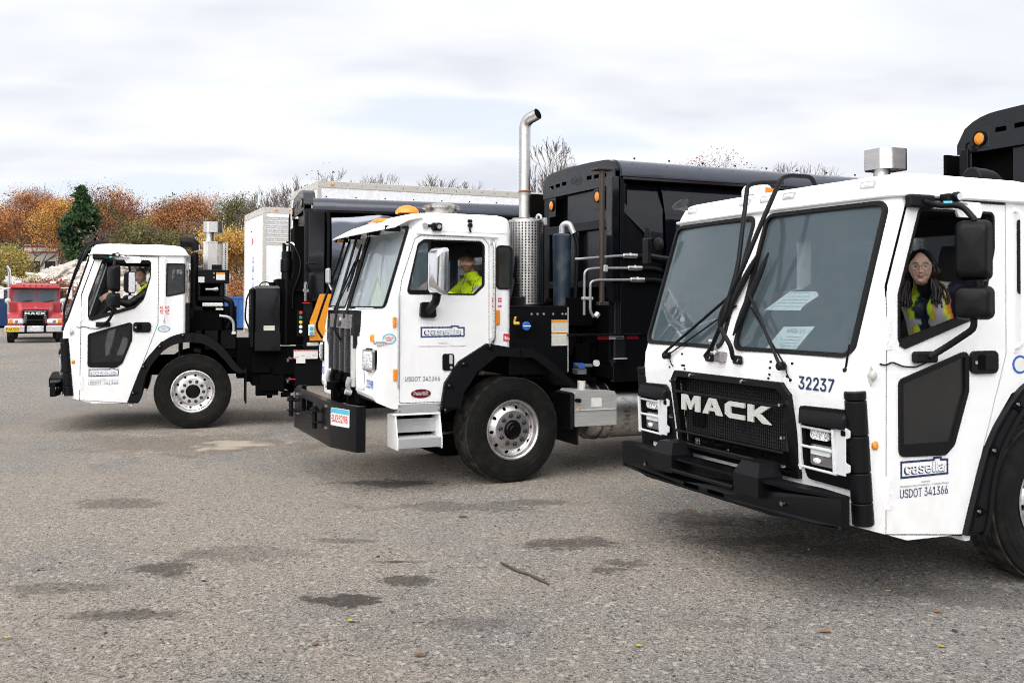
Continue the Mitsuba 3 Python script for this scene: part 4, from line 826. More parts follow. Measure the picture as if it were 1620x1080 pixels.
def pb_cab(K):
    zs = [.70, .85, 1.1, 1.4, 1.7, 1.79, 1.9, 2.1, 2.3, 2.5, 2.56]
    ring = lambda z, i=0.: cab_ring(z, -.05, i, .10, .08, pb_xf, BW, 21)
    outer, mid, inner = to_man(*loft([ring(z) for z in zs])), to_man(*loft([ring(z, .022) for z in [.73] + zs[1:-1] + [2.54]])), to_man(*loft([ring(z, .055) for z in [.76] + zs[1:-1] + [2.51]]))
    low = pr_y(Polygon([(-1.9, .2), (-1.9, .99), (-1.52, .985), (-1.46, .875), (-1.36, .83), (-1.305, .81), (-.80, .81), (-.7, .2)]), -.2, BW + .2)
    nose = pr_x(Polygon([(.62, .2), (.70, 1.72), (1.60, 1.72), (1.68, .2)]), -2.2, -1.30)
    arch = pr_y(BARCH, -.2, BW + .2)
    wins = pr_y(BUWIN, -.2, BW + .2) + pr_y(BQWIN, -.2, .3) + pr_y(BQWIN, BW - .3, BW + .2) + pr_x(BWR, -2.2, -1.0) + pr_x(BWL, -2.2, -1.0)
    rear = pr_x(rpoly([(.5, 1.95), (1.8, 1.95), (1.8, 2.35), (.5, 2.35)], .05), -.4, .1)
    shell = outer - mid - low - arch - wins - rear - nose
    K.add('cab', man2(shell - pr_y(BDOOR.buffer(.007), -.2, .12)), 'white_paint', 25)
    K.add('door', man2(shell ^ pr_y(BDOOR, -.2, .12)), 'white_paint', 25)
    K.add('door__seal', pl_y(BDOOR.buffer(.009).difference(BDOOR.buffer(-.004)), .005, .02), 'black_matte')
    K.add('cab_lining', man2(mid - inner - low - arch - wins - rear - nose - pr_y(BDOOR.buffer(-.02), -.2, 0)), 'interior', 25)
    K.add('cab_floor', cat(box(-1.40, -.66, .06, BW - .06, 1.0, 1.05), box(-.70, -.66, .06, BW - .06, 1.0, 1.44), box(-.70, -.08, .06, BW - .06, 1.40, 1.45)), 'black_matte')
    for poly in (BWR, BWL):
        k = K.add('windscreen', pane_x(poly, -.012, pb_xf), 'glass_sky_sheen', False); K.add(k + '__seal', wrap_x(ring2(poly.buffer(.01), .022), -.012, .010, pb_xf), 'gasket', 40)
    vent = rpoly([(-1.155, 1.965), (-1.055, 2.405), (-1.0, 2.44), (-.955, 2.44), (-.955, 1.965)], .02)
    K.add('door__vent_window', pane_y(vent, .006), 'glass', False)
    K.add('door__vent_frame', cat(pl_y(ring2(vent.buffer(.012), .014), -.004, .02), pl_y(BUWIN.intersection(sbox(-1.3, 1.8, -.93, 2.6)).difference(vent.buffer(.004)), .001, .016), box(-.955, -.93, -.004, .02, 1.93, 2.46, .003)), 'black_plastic')
    K.add('door__window_seal', pl_y(ring2(BUWIN.buffer(.006), .016), -.005, .03), 'gasket')
    K.add('quarter_window', pane_y(BQWIN, .010), 'glass_dark', False); K.add('quarter_window__seal', pl_y(ring2(BQWIN.buffer(.010), .018), -.007, .014), 'gasket')
    K.add('quarter_window__orange_post', box(-.205, -.165, .05, .09, 2.0, 2.40), 'orange_paint')
    K.add('rear_window', (np.array([[-.07, .5, 1.95], [-.07, 1.8, 1.95], [-.07, 1.8, 2.35], [-.07, .5, 2.35]]), np.array([[0, 1, 2], [0, 2, 3]])), 'glass', False)
    # roof with its swept visor
    def vis(z): return lambda y, _: pb_xf(y, z)
    rr = [cab_ring(z, -.05, ins, .26, .10, lambda y, zz: pb_xf(y, zz), BW, 21) for z, ins in ((2.55, -.008), (2.60, -.006), (2.66, .0), (2.70, .014), (2.722, .036), (2.738, .08), (2.75, .18), (2.757, .45))]
    K.add('roof', loft(rr), 'white_paint', 40)
    n = 25; ys = np.linspace(-.0, BW, n); t = (ys - BW / 2) / (BW / 2)
    tip = -1.30 - .26 * (1 - t ** 2); zt = 2.585 - .05 * (1 - t ** 2) ; xb = pb_xf(ys, 2.66 + ys * 0) + .12; zb = 2.705 + 0 * ys
    xm_, zm = tip * .55 + xb * .45, zt * .52 + zb * .48 + .035
    rows = [np.stack([tip, ys, zt - .012], 1), np.stack([tip - .004, ys, zt], 1), np.stack([xm_, ys, zm], 1), np.stack([xb, ys, zb], 1), np.stack([xb, ys, zb - .02], 1), np.stack([xm_, ys, zm - .018], 1)]
    ringsv = np.stack(rows, 1)
    K.add('visor', loft(ringsv), 'white_paint', 40)
    K.each('visor__bracket', [box(-1.36, -1.20, y, y + .04, 2.545, 2.60) for y in (.12, .75, 1.5, 2.14)], 'black_steel')
    K.add('visor__lamp', box(-1.36, -1.28, 1.95, 2.05, 2.535, 2.57, .01), 'amber')
    K.add('roof_marker', loft([[(x0, .80 + i, z), (x0, 1.0 - i, z), (x1_, 1.0 - i, z), (x1_, .80 + i, z)] for x0, x1_, i, z in ((-1.30, -1.10, 0, 2.69), (-1.24, -1.10, .02, 2.72), (-1.2, -1.12, .05, 2.735))]), 'amber', 40)
    K.add('beacon', cat(cyl((-.98, .6, 2.74), (-.98, .6, 2.775), .10, n=24), *[]), 'black_plastic')
    K.add('beacon__dome', loft([[(-.98 + r * math.cos(a), .6 + r * math.sin(a), z) for a in np.arange(24) * 2 * np.pi / 24] for z, r in ((2.77, .125), (2.80, .12), (2.835, .085), (2.855, .03))]), 'amber', 40)
    K.add('air_cleaner', cat(cyl((-.55, .75, 2.74), (-.55, .75, 2.87), .17, .17, n=36)), 'worn_steel')
    K.add('air_cleaner__hood', loft([[(-.55 + r * math.cos(a), .75 + r * math.sin(a), z) for a in np.arange(36) * 2 * np.pi / 36] for z, r in ((2.845, .175), (2.85, .205), (2.865, .205), (2.89, .17), (2.91, .09), (2.915, .02))]), 'worn_steel', 40)
    # drip rail, camera, hooks on the cab side
    K.add('drip_rail', tube([(-1.08, -.014, 2.522), (-.9, -.018, 2.520), (-.216, -.018, 2.510)], .010, 6, 0), 'white_plain')
    K.add('side_camera', cat(box(-.93, -.83, -.06, 0, 2.555, 2.63, .01), cyl((-.88, -.06, 2.60), (-.88, -.10, 2.59), .034, n=16, bev=.006), cyl((-.97, -.02, 2.60), (-.93, -.02, 2.60), .014)), 'black_plastic')
    K.add('side_camera__bezel', cat(cyl((-.88, -.10, 2.59), (-.88, -.104, 2.589), .022), cyl((-1.0, -.0, 2.60), (-1.0, -.03, 2.60), .03), box(-.93, -.83, -.05, -.005, 2.545, 2.553)), 'chrome')
    K.add('roof_hook', cat(cyl((-.52, -.004, 2.62), (-.52, -.03, 2.62), .024), tube([(-.52, -.02, 2.61), (-.53, -.03, 2.57), (-.515, -.03, 2.55)], .010), box(-.545, -.495, -.02, .0, 2.65, 2.68)), 'black_plastic')
    # handle, hinges, rail, lamps on the side
    K.add('door__handle', pl_y(rpoly([(-.804, 1.172), (-.683, 1.172), (-.683, 1.338), (-.804, 1.338)], .025), -.014, .004), 'black_plastic')
    K.add('door__handle__lever', cat(box(-.735, -.70, -.024, -.012, 1.235, 1.325, .006), cyl((-.715, -.014, 1.20), (-.715, -.020, 1.20), .014)), 'grey_silver')
    K.add('door__rail', tube([(-1.262, -.012, 1.02), (-1.258, -.016, 1.9), (-1.256, -.012, 1.92)], .011, 8, 0), 'galvanized')
    K.add('grab_rail', cat(tube([(-.27, -.003, 2.465), (-.27, -.05, 2.44), (-.268, -.055, 2.40), (-.266, -.055, 1.50), (-.268, -.05, 1.47), (-.268, -.003, 1.45)], .015, 10, .03)), 'stainless')
    K.add('grab_rail__foot', cat(box(-.295, -.245, -.012, .002, 2.43, 2.50), box(-.295, -.245, -.012, .002, 1.42, 1.49)), 'galvanized')
    for x0, x1, z0, z1 in ((-1.318, -1.283, 1.60, 1.705), (-1.312, -1.27, 1.085, 1.20), (-.236, -.188, 1.622, 1.773)):
        K.add('side_marker', box(x0, x1, -.022, .004 + .02, z0, z1, .008), 'amber')
    # front turn signal and round-cornered headlamps, 31598 below
    for yc, s in ((.165, 1), (BW - .165, -1)):
        xs = float(pb_xf(.2, 1.28)) + .045
        hp = rpoly([(yc - .12, 1.165), (yc + .12, 1.165), (yc + .12, 1.395), (yc - .12, 1.395)], .035, 6); rt = lambda m: rotz(m, s * 12, (xs, yc))
        k = K.add('headlamp', rt(cat(pl_x(hp, xs - .05, xs + .10), pl_x(hp.buffer(-.01), xs - .062, xs - .05))), 'black_plastic', 35)
        K.add(k + '__bezel', rt(pl_x(ring2(hp.buffer(-.012), .024), xs - .085, xs - .06)), 'chrome'); K.add(k + '__reflector', rt(pl_x(hp.buffer(-.03), xs - .068, xs - .062)), 'chrome')
        q = np.array(hp.buffer(-.03).exterior.coords)[:-1]; c0 = q.mean(0)
        K.add(k + '__lens', rt(loft([[(x, *(c0 + (p - c0) * sc)) for p in q] for x, sc in ((xs - .07, 1), (xs - .085, 1), (xs - .096, .85), (xs - .10, .5))])), 'led_lens', 40)
        K.add('turn_signal', rt(box(xs - .045, xs + .1, yc - .05, yc + .05, 1.445, 1.535, .02)), 'amber')
    K.add('turn_signal__bracket', box(-1.50, -1.38, -.02, .05, 1.435, 1.475, .01), 'chrome')
    # nose: dark grille box
    g0, g1 = .66, 1.64
    K.add('grille', cat(pl_x(ring2(rpoly([(g0 - .07, 1.10), (g1 + .07, 1.10), (g1 + .07, 1.58), (g1 - .02, 1.76), (g0 + .02, 1.76), (g0 - .07, 1.58)], .03), .085), -1.565, -1.40), pl_x(rpoly([(g0 - .09, 1.42), (g0 - .01, 1.36), (g0 - .01, 1.76), (g0 - .05, 1.76), (g0 - .09, 1.62)], .01), -1.60, -1.36), pl_x(rpoly([(g1 + .09, 1.42), (g1 + .01, 1.36), (g1 + .01, 1.76), (g1 + .05, 1.76), (g1 + .09, 1.62)], .01), -1.60, -1.36)), 'black_plastic', 30)
    K.add('grille__chrome_surround', pl_x(rpoly([(g0 + .02, 1.57), (g1 - .02, 1.57), (g1 - .04, 1.72), (g0 + .04, 1.72)], .02), -1.600, -1.57), 'stainless')
    K.add('grille__emblem', cat(pl_x(affinity.scale(Point(BW / 2 + .06, 1.645).buffer(1), .085, .06), -1.615, -1.598)), 'dark_chrome')
    bars = [box(-1.600, -1.575, g0 + .04 + .235 * c + .01, g0 + .04 + .235 * (c + 1) - .01, z, z + .008, .002) for c in range(4) for z in np.arange(1.12, 1.56, .022)]
    K.add('grille__louvres', cat(*bars), 'dark_chrome', False, kind='stuff')
    K.add('grille__frame_bars', cat(*[box(-1.605, -1.57, g0 + .035 + .235 * c - .007, g0 + .035 + .235 * c + .007, 1.11, 1.57, .003) for c in range(5)]), 'dark_chrome')
    K.add('grille__side_trim', cat(box(-1.605, -1.57, g0 - .03, g0 + .025, .98, 1.50)), 'grey_silver')
    K.add('radiator', cat(box(-1.52, -1.45, g0, g1, 1.0, 1.6), clutter((-1.55, .6, .80, -1.25, 1.7, 1.12), 18, 21, 7), cyl((-1.62, BW / 2, .92), (-1.62, BW / 2, 1.0), .06)), 'black_matte')
    K.each('hood_stay', [cat(tube([(-1.56, .66, .93), (-1.60, .64, 1.0), (-1.58, .62, 1.08)], .022, 8), cyl((-1.55, .66, .92), (-1.61, .66, .94), .03)), cat(tube([(-1.56, 1.50, .93), (-1.60, 1.48, 1.0), (-1.58, 1.46, 1.10)], .022, 8), cyl((-1.55, 1.5, .92), (-1.61, 1.5, .94), .03))], 'galvanized')
    K.each('unit_number', (wrap_text(fit_w(txt('31598', .078), .21), .285, 1.005, pb_corner), wrap_text(fit_w(txt('31598', .078), .21), 2.225, 1.02, pb_corner)), 'blue_print', False)
    K.each('front_panel', (pl_x(rpoly([(.34, .98), (.62, .98), (.66, 1.5), (.34, 1.5)], .02), -1.512, -1.50), pl_x(rpoly([(1.99, .82), (1.68, .82), (1.64, 1.5), (1.99, 1.5)], .02), -1.512, -1.50)), 'white_paint')
    for i, (k, d) in enumerate(K.parts):
        if k.startswith('grille'): K.parts[i] = (k, {**d, 'to_world': TF().translate([.055, 0, 0])})
    # bumper: a folded plate with wings
    ply = [(-1.62, -.14), (-1.70, -.13), (-1.835, .30), (-1.835, 2.0), (-1.70, 2.43), (-1.62, 2.44)]
    plan = LineString(ply).buffer(.014, cap_style=2, join_style=2)
    bm = to_man(*pl_z(plan, .435, .865)) + to_man(*pl_z(Polygon([(-1.70, -.12), (-1.84, .30), (-1.84, 2.0), (-1.70, 2.42), (-1.66, 2.42), (-1.77, 2.0), (-1.77, .30), (-1.66, -.12)]), .853, .866))
    bm = bm - pr_x(rpoly([(1.06, .66), (1.60, .66), (1.60, .80), (1.06, .80)], .02), -2, -1.7)
    K.add('bumper', man2(bm), 'black_steel', 25)
    K.add('bumper__grate', cat(*[box(-1.79, -1.785, y, y + .008, .65, .81, 0) for y in np.arange(1.05, 1.62, .03)]), 'black_matte', False)
    for y in (.72, 1.88):
        K.add('bumper__tow_pin', cat(box(-1.95, -1.83, y - .05, y + .05, .735, .755, .006), box(-1.95, -1.83, y - .05, y + .05, .625, .645, .006), cyl((-1.91, y, .57), (-1.91, y, .80), .026, n=14), cyl((-1.91, y, .755), (-1.91, y, .775), .045, n=14)), 'black_plastic')
    K.add('bumper__bolts', cat(*[cyl((-1.85, y, z), (-1.862, y, z), .016, n=10) for y in (.44, .50, 1.80, 1.86) for z in (.60, .815)]), 'dark_chrome', kind='stuff')
    # number plate on the near wing
    a = math.atan2(.135, .43)
    pm = lambda m, x=0, z=0, o=0: (lambda v, f: (np.stack([-1.835 + .135 * ((.30 - (v[:, 1])) / .43) - .020 + v[:, 0], v[:, 1], v[:, 2]], 1), f))(*m)
    K.add('number_plate', pm(pl_x(rpoly([(-.04, .655), (.275, .655), (.275, .825), (-.04, .825)], .012), -.004, .0)), 'decal_white')
    K.add('number_plate__band', pm(pl_x(sbox(-.036, .775, .271, .821), -.006, -.0042)), 'teal_print', False)
    K.add('number_plate__text', pm(on_front(fit_w(txt('BJ25298', .068, True), .27), .255, .692, -.0045)), 'red_print', False)
    # mirror
    def hous(x0, x1, y0, y1, z0, z1, r):
        P = rpoly([(y0, z0), (y1, z0), (y1, z1), (y0, z1)], r, 6); q = np.array(P.exterior.coords)[:-1]; c = q.mean(0)
        return loft([[(x, *(c + (p - c) * s)) for p in q] for x, s in ((x0, .55), (x0 + .012, .80), (x0 + .045, .95), (x0 + .09, 1), (x1, 1), (x1, .92), (x1 - .01, .9))])
    for sd in (0, 1):
        fy = (lambda m: m) if not sd else (lambda m: (m[0] * [1, -1, 1] + [0, BW, 0], m[1][:, ::-1]))
        k = 'door_mirror' + ('_001' if sd else ''); K.names.add(k)
        K.add(k + '__housing', fy(rotz(hous(-1.02, -.90, -.37, -.15, 1.915, 2.375, .045), 18, (-.95, -.26))), 'chrome', 40)
        K.add(k + '__glass', fy(rotz(pl_x(rpoly([(-.36, 1.93), (-.16, 1.93), (-.16, 2.36), (-.36, 2.36)], .04), -.912, -.905), 18, (-.95, -.26))), 'dark_chrome')
        K.add(k + '__arm', fy(cat(tube([(-.96, -.26, 1.92), (-.95, -.22, 1.86), (-.97, -.05, 1.76)], .042, 12, .05), pl_y(rpoly([(-1.05, 1.695), (-.88, 1.695), (-.90, 1.85), (-1.04, 1.85)], .03), -.05, .002))), 'black_plastic')
    # wipers hang from above the pane
    for yb, zb, yt, zt in ((1.60, 1.70, 1.22, 2.28), (.98, 1.70, 1.06, 2.30)):
        x0 = float(pb_xf(yb, zb)) - .05; x1 = float(pb_xf(yt, zt)) - .05
        k = K.add('wiper', cat(tube([(x0, yb, zb), (x1, yt, zt)], .010, 8, 0), tube([(x0, yb - .04, zb), (x1, yt - .03, zt - .06)], .007, 6, 0), cyl((x0 + .05, yb, zb), (x0 - .02, yb, zb), .025, n=12)), 'black_plastic')
        zz = np.linspace(zt - .32, zt + .20, 8); K.add(k + '__blade', tube([(float(pb_xf(yt, z)) - .028, yt + (.03 if yt > 1.15 else -.03), z) for z in zz], .015, 6, 0, rad=[.006, .013, .018, .018, .018, .018, .013, .006]), 'gasket')
    # slim mirror arms in front of the screen
    for y0, y1 in ((1.80, 1.50), (.95, 1.0)):
        K.add('mirror_arm', tube([(-1.58, y0, 1.44), (-1.66, y0, 1.56), (-1.62, (y0 + y1) / 2, 1.8), (-1.46, y1, 2.35), (-1.40, y1, 2.56)], .014, 8, .08), 'black_plastic')
    K.add('front_mirror', cat(box(-1.60, -1.56, 1.50, 1.62, 2.05, 2.22, .015), tube([(-1.57, 1.56, 2.05), (-1.55, 1.52, 1.98)], .010)), 'galvanized')
    # steps under the door
    K.add('step_sill', cat(box(-1.262, -.822, -.006, .10, .762, .858, .004)), 'galvanized'); K.add('step_sill__edge', box(-1.308, -.822, -.012, .10, .745, .763, .004), 'white_plain')
    K.add('step_sill__bolts', cat(*[cyl((x, -.006, z), (x, -.012, z), .008, n=8) for x in (-1.245, -.84) for z in (.785, .835)]), 'dark_chrome')
    side = Polygon([(-.005, .745), (.25, .745), (.25, .42), (-.075, .42), (-.075, .515)])
    sb = [pl_x(side, x, x + .012) for x in (-1.288, -.836)]
    K.each('step_box__side_panel', sb, 'white_paint')
    tr = pl_z(sbox(-1.276, -.07, -.836, .22), .520, .530); lip = box(-1.276, -.836, -.078, -.068, .435, .530, .003)
    K.add('step_box__tread', cat(tr, lip, *[cyl((x, y, .53), (x, y, .536), .011, n=8) for x in np.arange(-1.25, -.85, .04) for y in (-.05, -.01, .03, .07)]), 'galvanized')
    K.add('step_box__riser', xf(box(-1.276, -.836, 0, .01, .565, .70, .003), np.eye(3), (0, .10, 0)), 'galvanized')
    K.add('step_box__dark_back', box(-1.27, -.84, .20, .24, .43, .74), 'black_matte')
    # lettering
    K.add('door__logo', casella_navy(-1.032, 1.500, .465, .118), 'logo_blue', False); K.add('door__logo__white', casella_white(-1.032, 1.500, .465, .118), 'white_plain', False)
    K.add('door__operator_text', cat(on_side(fit_w(txt('Operated by', .014), .10), -.85, 1.437), on_side(fit_w(txt('Wheelabrator Paper Recycling Inc. - A Casella Company', .014), .50), -1.05, 1.407)), 'grey_print', False)
    K.add('door__registration_text', on_side(fit_w(txt('USDOT 341366', .046), .362), -1.19, 1.073), 'navy_print', False)
    el = affinity.scale(Point(-1.025, .952).buffer(1, quad_segs=12), .102, .044)
    K.add('door__maker_badge', pl_y(el, -.005, -.001), 'maroon_print', False); K.add('door__maker_badge__script', on_side(fit_w(txt('Peterbilt', .04), .15), -1.10, .936, -.0055), 'decal_cream', False)
    e2 = affinity.scale(Point(0, 1.49).buffer(1, quad_segs=12), .07, .053)
    xo = -1.352
    K.add('oval_sticker', rotz(xf(pl_y(e2, -.0035, -.0012), np.eye(3), (xo, .0, 0)), 0, (xo, .0)), 'teal_print', False); K.add('oval_sticker__face', rotz(xf(pl_y(affinity.scale(e2, .82, .76), -.0045, -.0034), np.eye(3), (xo, .0, 0)), 0, (xo, .0)), 'decal_white', False)
    K.add('oval_sticker__text', rotz(xf(cat(on_side(fit_w(txt('NATURAL GAS', .016, True), .09), -.045, 1.493, -.0047), on_side(fit_w(txt('VEHICLE', .016, True), .06), -.03, 1.470, -.0047)), np.eye(3), (xo, .0, 0)), 0, (xo, .0)), 'red_print', False)
    sq = [(i, j) for i in range(7) for j in range(5) if (i * 5 + j * 3 + i * j) % 3]
    K.add('red_sticker', cat(*[pl_y(sbox(-.292 + .022 * i, 1.80 + .026 * j, -.276 + .022 * i, 1.818 + .026 * j), -.003, -.0015) for i, j in sq]), 'red_print', False)
    K.add('square_sticker', pl_y(sbox(-.145, 1.455, -.075, 1.53), -.003, -.0012), 'red_print', False); K.add('square_sticker__mark', cat(*[box(-.13 + .02 * i, -.118 + .02 * i, -.0045, -.003, 1.47, 1.51 - .012 * i, 0) for i in range(3)]), 'decal_white', False)

PFO = [(-.83, .79), (-.79, 1.05), (-.64, 1.26), (-.34, 1.435), (.03, 1.375), (.17, 1.372), (.37, 1.25), (.68, .99)]
PFI = [(.64, .955), (.33, 1.17), (.16, 1.285), (.02, 1.29), (-.24, 1.31), (-.45, 1.16), (-.60, .94), (-.635, .79)]
def pb_rest(K):
    fender(K, PFO, PFI, W=BW, splits=((-9, .022), (.032, 9)), smooth=False)
    chassis(K, BW, rear=(4.9, 6.25), steer=5., wide=True, spin=14)
    # muffler with perforated heat shield and a bent stack
    c = (.392, .62); pr = []
    holes = []
    K.add('exhaust', cat(cyl((c[0], c[1], 1.82), (c[0], c[1], 2.755), .196, n=48, bev=.012)), 'stainless', 35)
    for i in range(19):
        for j in range(29):
            a = 2 * math.pi * i / 34 + math.pi * .95; z = 1.85 + .0305 * j
            d = np.array([math.cos(a), math.sin(a)]); p = np.array([c[0] + .1975 * d[0], c[1] + .1975 * d[1]]); t = np.array([-d[1], d[0]]) * .0085
            holes.append([(p[0] - t[0], p[1] - t[1], z), (p[0] + t[0], p[1] + t[1], z), (p[0] + t[0], p[1] + t[1], z + .019), (p[0] - t[0], p[1] - t[1], z + .019)])
    H = np.array(holes).reshape(-1, 3); q = 4 * np.arange(len(holes))
    K.add('exhaust__perforation', (H, np.vstack([np.stack([q, q + 1, q + 2], 1), np.stack([q, q + 2, q + 3], 1)])), 'black_matte', False, kind='stuff')
    K.each('exhaust__end_ring', (cyl((c[0], c[1], 2.75), (c[0], c[1], 2.775), .15, n=36), cyl((c[0], c[1], 1.79), (c[0], c[1], 1.82), .15, n=36)), 'worn_steel')
    s = (.345, .55)
    P = fillet([(s[0], s[1], 2.76), (s[0], s[1], 3.835), (s[0] + .085, s[1] - .15, 3.895)], .12, 10)
    K.add('exhaust__stack', cat(tube(P, .062, 24, 0), ), 'stainless', 40)
    e = P[-1]; dd = (P[-1] - P[-2]) / np.linalg.norm(P[-1] - P[-2])
    K.add('exhaust__stack_mouth', cat(cyl(e - dd * .002, e + dd * .003, .059, n=24)), 'black_matte')
    K.add('exhaust__stack_band', cat(cyl((s[0], s[1], 3.02), (s[0], s[1], 3.075), .0655, n=28), cyl((s[0], s[1], 3.03), (s[0], s[1], 3.04), .068, n=28)), 'worn_steel')
    K.add('exhaust__stack_band__rust', cyl((s[0], s[1], 3.045), (s[0], s[1], 3.068), .0665, n=28), 'orange_rust')
    K.add('exhaust__bracket', cat(tube([(.46, .50, 2.76), (.47, .48, 2.81), (.50, .46, 2.80), (.50, .45, 2.76)], .014), box(.56, .60, .5, .7, 2.70, 2.78)), 'galvanized')
    # black equipment box
    k = K.add('equipment_box', cat(box(-.045, .628, .06, .75, 1.10, 1.80, .006), box(-.05, .632, .055, .76, 1.79, 1.812, .004)), 'black_steel')
    K.add(k + '__recess', pl_y(rpoly([(.02, 1.56), (.24, 1.66), (.30, 1.58), (.28, 1.48), (.04, 1.48)], .04), .052, .0595), 'black_matte')
    K.add(k + '__decal', box(.433, .619, .052, .058, 1.535, 1.67, 0), 'decal_cream', False); K.add(k + '__decal', box(.434, .619, .052, .058, 1.397, 1.53, 0), 'decal_cream', False)
    K.each(k + '__decal_header', (box(.433, .619, .050, .052, 1.640, 1.67, 0), box(.434, .619, .050, .052, 1.520, 1.530, 0)), 'orange_paint', False)
    K.add(k + '__decal_lines', cat(*[box(.445 + .09 * c_, .52 + .09 * c_, .050, .052, z, z + .006, 0) for c_ in (0, 1) for z in (1.42, 1.44, 1.46, 1.49, 1.56, 1.58, 1.60, 1.62)]), 'grey_print', False)
    K.add(k + '__gas_cap', cyl((.135, .055, 1.605), (.135, .03, 1.605), .048, n=20, bev=.008), 'blue_print'); K.add(k + '__gas_cap_rib', box(.09, .18, .02, .03, 1.598, 1.612), 'decal_white')
    K.add(k + '__bolts', cat(*[cyl((x, .06, 1.73), (x, .05, 1.73), .010, n=8) for x in (.2, .27, .34, .45, .56, .60)]), 'galvanized', kind='stuff')
    K.add(k + '__trim', box(.622, .634, .052, .058, 1.12, 1.80, .002), 'galvanized')
    K.add(k + '__valve', cat(cyl((.0, .05, 1.64), (.0, .02, 1.70), .012), box(-.01, .05, .02, .05, 1.62, 1.65)), 'yellow_paint')
    # steel side step box, air tank
    K.add('side_step', cat(loft([[(.70, y, .54), (1.205, y, .54), (1.205, y, .86), (1.18, y + .0, .90), (.74, y, .92), (.70, y, .88)] for y in (.03, .045, .42)]), box(.70, 1.20, .018, .03, .705, .715)), 'brushed_alu', 20)
    K.add('side_step__lining', box(.655, .70, .03, .42, .50, .90, .02), 'black_plastic'); K.add('side_step__decal', box(.90, 1.02, .024, .030, .74, .835, 0), 'decal_white', False); K.add('side_step__lamp', lens_y(.745, .725, .014, .014, .03, .01), 'amber')
    K.add('air_tank', cat(cyl((.96, .42, .66), (2.3, .42, .66), .31, n=48, bev=.05), cyl((1.22, .42, .66), (1.26, .42, .66), .318, n=48)), 'tank_steel', 35)
    K.each('air_tank__strap', (cyl((1.10, .42, .66), (1.115, .42, .66), .322, n=48), cyl((1.9, .42, .66), (1.915, .42, .66), .322, n=48)), 'dark_chrome', 35)
    # blue wrapped hose, pole, hydraulic tubes
    K.add('wrapped_hose', cat(cyl((.84, .62, 1.80), (.84, .62, 2.62), .095, .105, n=24, bev=.02)), 'blue_tarp')
    K.add('wrapped_hose__fitting', tube([(.84, .62, 2.60), (.84, .62, 2.72), (.90, .56, 2.74), (.94, .52, 2.62)], .034, 12, .06), 'galvanized'); K.add('wrapped_hose__line', tube([(.94, .52, 2.64), (.98, .50, 2.5), (.96, .52, 1.9), (.92, .55, 1.8)], .026, 8, .1), 'black_plastic')
    K.add('lift_pole', cat(cyl((.985, -.03, 1.86), (.985, -.03, 3.27), .030, n=14), box(.94, 1.06, -.06, .02, 1.82, 1.86), box(.90, 1.10, -.08, .06, 3.26, 3.285)), 'brown_steel')
    for pts in ([(.70, .04, 2.31), (.78, .0, 2.315), (1.2, -.03, 2.355), (1.42, -.03, 2.36)], [(.775, -.03, 1.72), (.775, -.03, 2.195), (.90, -.03, 2.215), (1.48, -.03, 2.228)], [(.875, -.05, 1.70), (.835, -.05, 1.76), (.835, -.05, 2.07), (.92, -.05, 2.09), (1.50, -.05, 2.102)]):
        k = K.add('hydraulic_pipe', tube(pts, .015, 12, .07), 'pipe_steel'); e = np.array(pts[-1])
        K.add(k + '__coupling', cat(cyl(e - [.18, 0, .004], e, .030, n=14, bev=.006), cyl(e - [.10, 0, .002], e - [.08, 0, 0], .034, n=6)), 'stainless'); K.add(k + '__hose', tube([e, e + [.2, .02, 0], e + [.5, .1, -.1]], .026, 10, .1), 'black_plastic')
    K.add('pipe_clamps', cat(*[cat(box(.75, .87, -.06, .0, z, z + .03), box(.99, 1.04, -.07, .02, 2.18, 2.25)) for z in (1.88,)], cyl((.90, -.05, 1.70), (.93, -.05, 1.74), .03)), 'galvanized')
    # air dryer cluster low behind the wheel
    K.add('air_valve', box(.87, .94, .25, .4, 1.13, 1.19), 'blue_print'); K.add('air_valve__bowl', cyl((.90, .28, .83), (.91, .28, 1.0), .035, .046, n=16), 'decal_white'); K.add('air_valve__gauge', cyl((1.07, .25, 1.19), (1.07, .22, 1.19), .035, n=20), 'decal_white'); K.add('air_valve__body', cat(box(.86, .97, .27, .4, 1.07, 1.13), box(.86, 1.04, .26, .35, 1.15, 1.18)), 'pipe_steel')
    K.add('fittings', cat(*[tube([(1.2 + .05 * i, .1, 1.0), (1.24 + .06 * i, .05, 1.06), (1.28 + .05 * i, .12, 1.02)], .012) for i in range(3)], box(1.35, 1.42, .05, .12, 1.25, 1.29), box(1.15, 1.3, -.04, .02, 1.245, 1.255)), 'galvanized')
    K.add('under_gear', clutter((.70, .5, .9, 1.6, 1.2, 2.0), 22, 33, 8), 'black_matte')
    refuse_body(K, 1.17, .02, 1.78, 1.24, 2.42, zr=3.42, post=(-.06, .03), seed=8, skirt=False, hz=(3.13, 3.30, 3.44))
    K.add('body_gusset', cat(loft([[(1.21, .15, 3.225), (1.77, .15, 3.235), (1.77, .19, 3.225), (1.21, .19, 3.225)], [(1.21, .02, 2.90), (1.77, .0, 2.88), (1.77, .06, 2.88), (1.21, .06, 2.90)], [(1.60, -.02, 2.55), (1.77, -.02, 2.52), (1.77, .02, 2.52), (1.60, .02, 2.55)]])), 'navy_gloss', 40)
    K.add('body_wall', bulge_wall(1.78, 8.3, [1.5, 2.0, 2.45, 2.8, 3.05, 3.18, 3.24], [.05, -.01, -.05, -.04, .02, .09, .16], .010, 70, 6), 'navy_gloss', True)
    K.add('body_wall_lower', box(1.22, 1.80, .02, .06, 1.5, 2.9), 'black_steel')
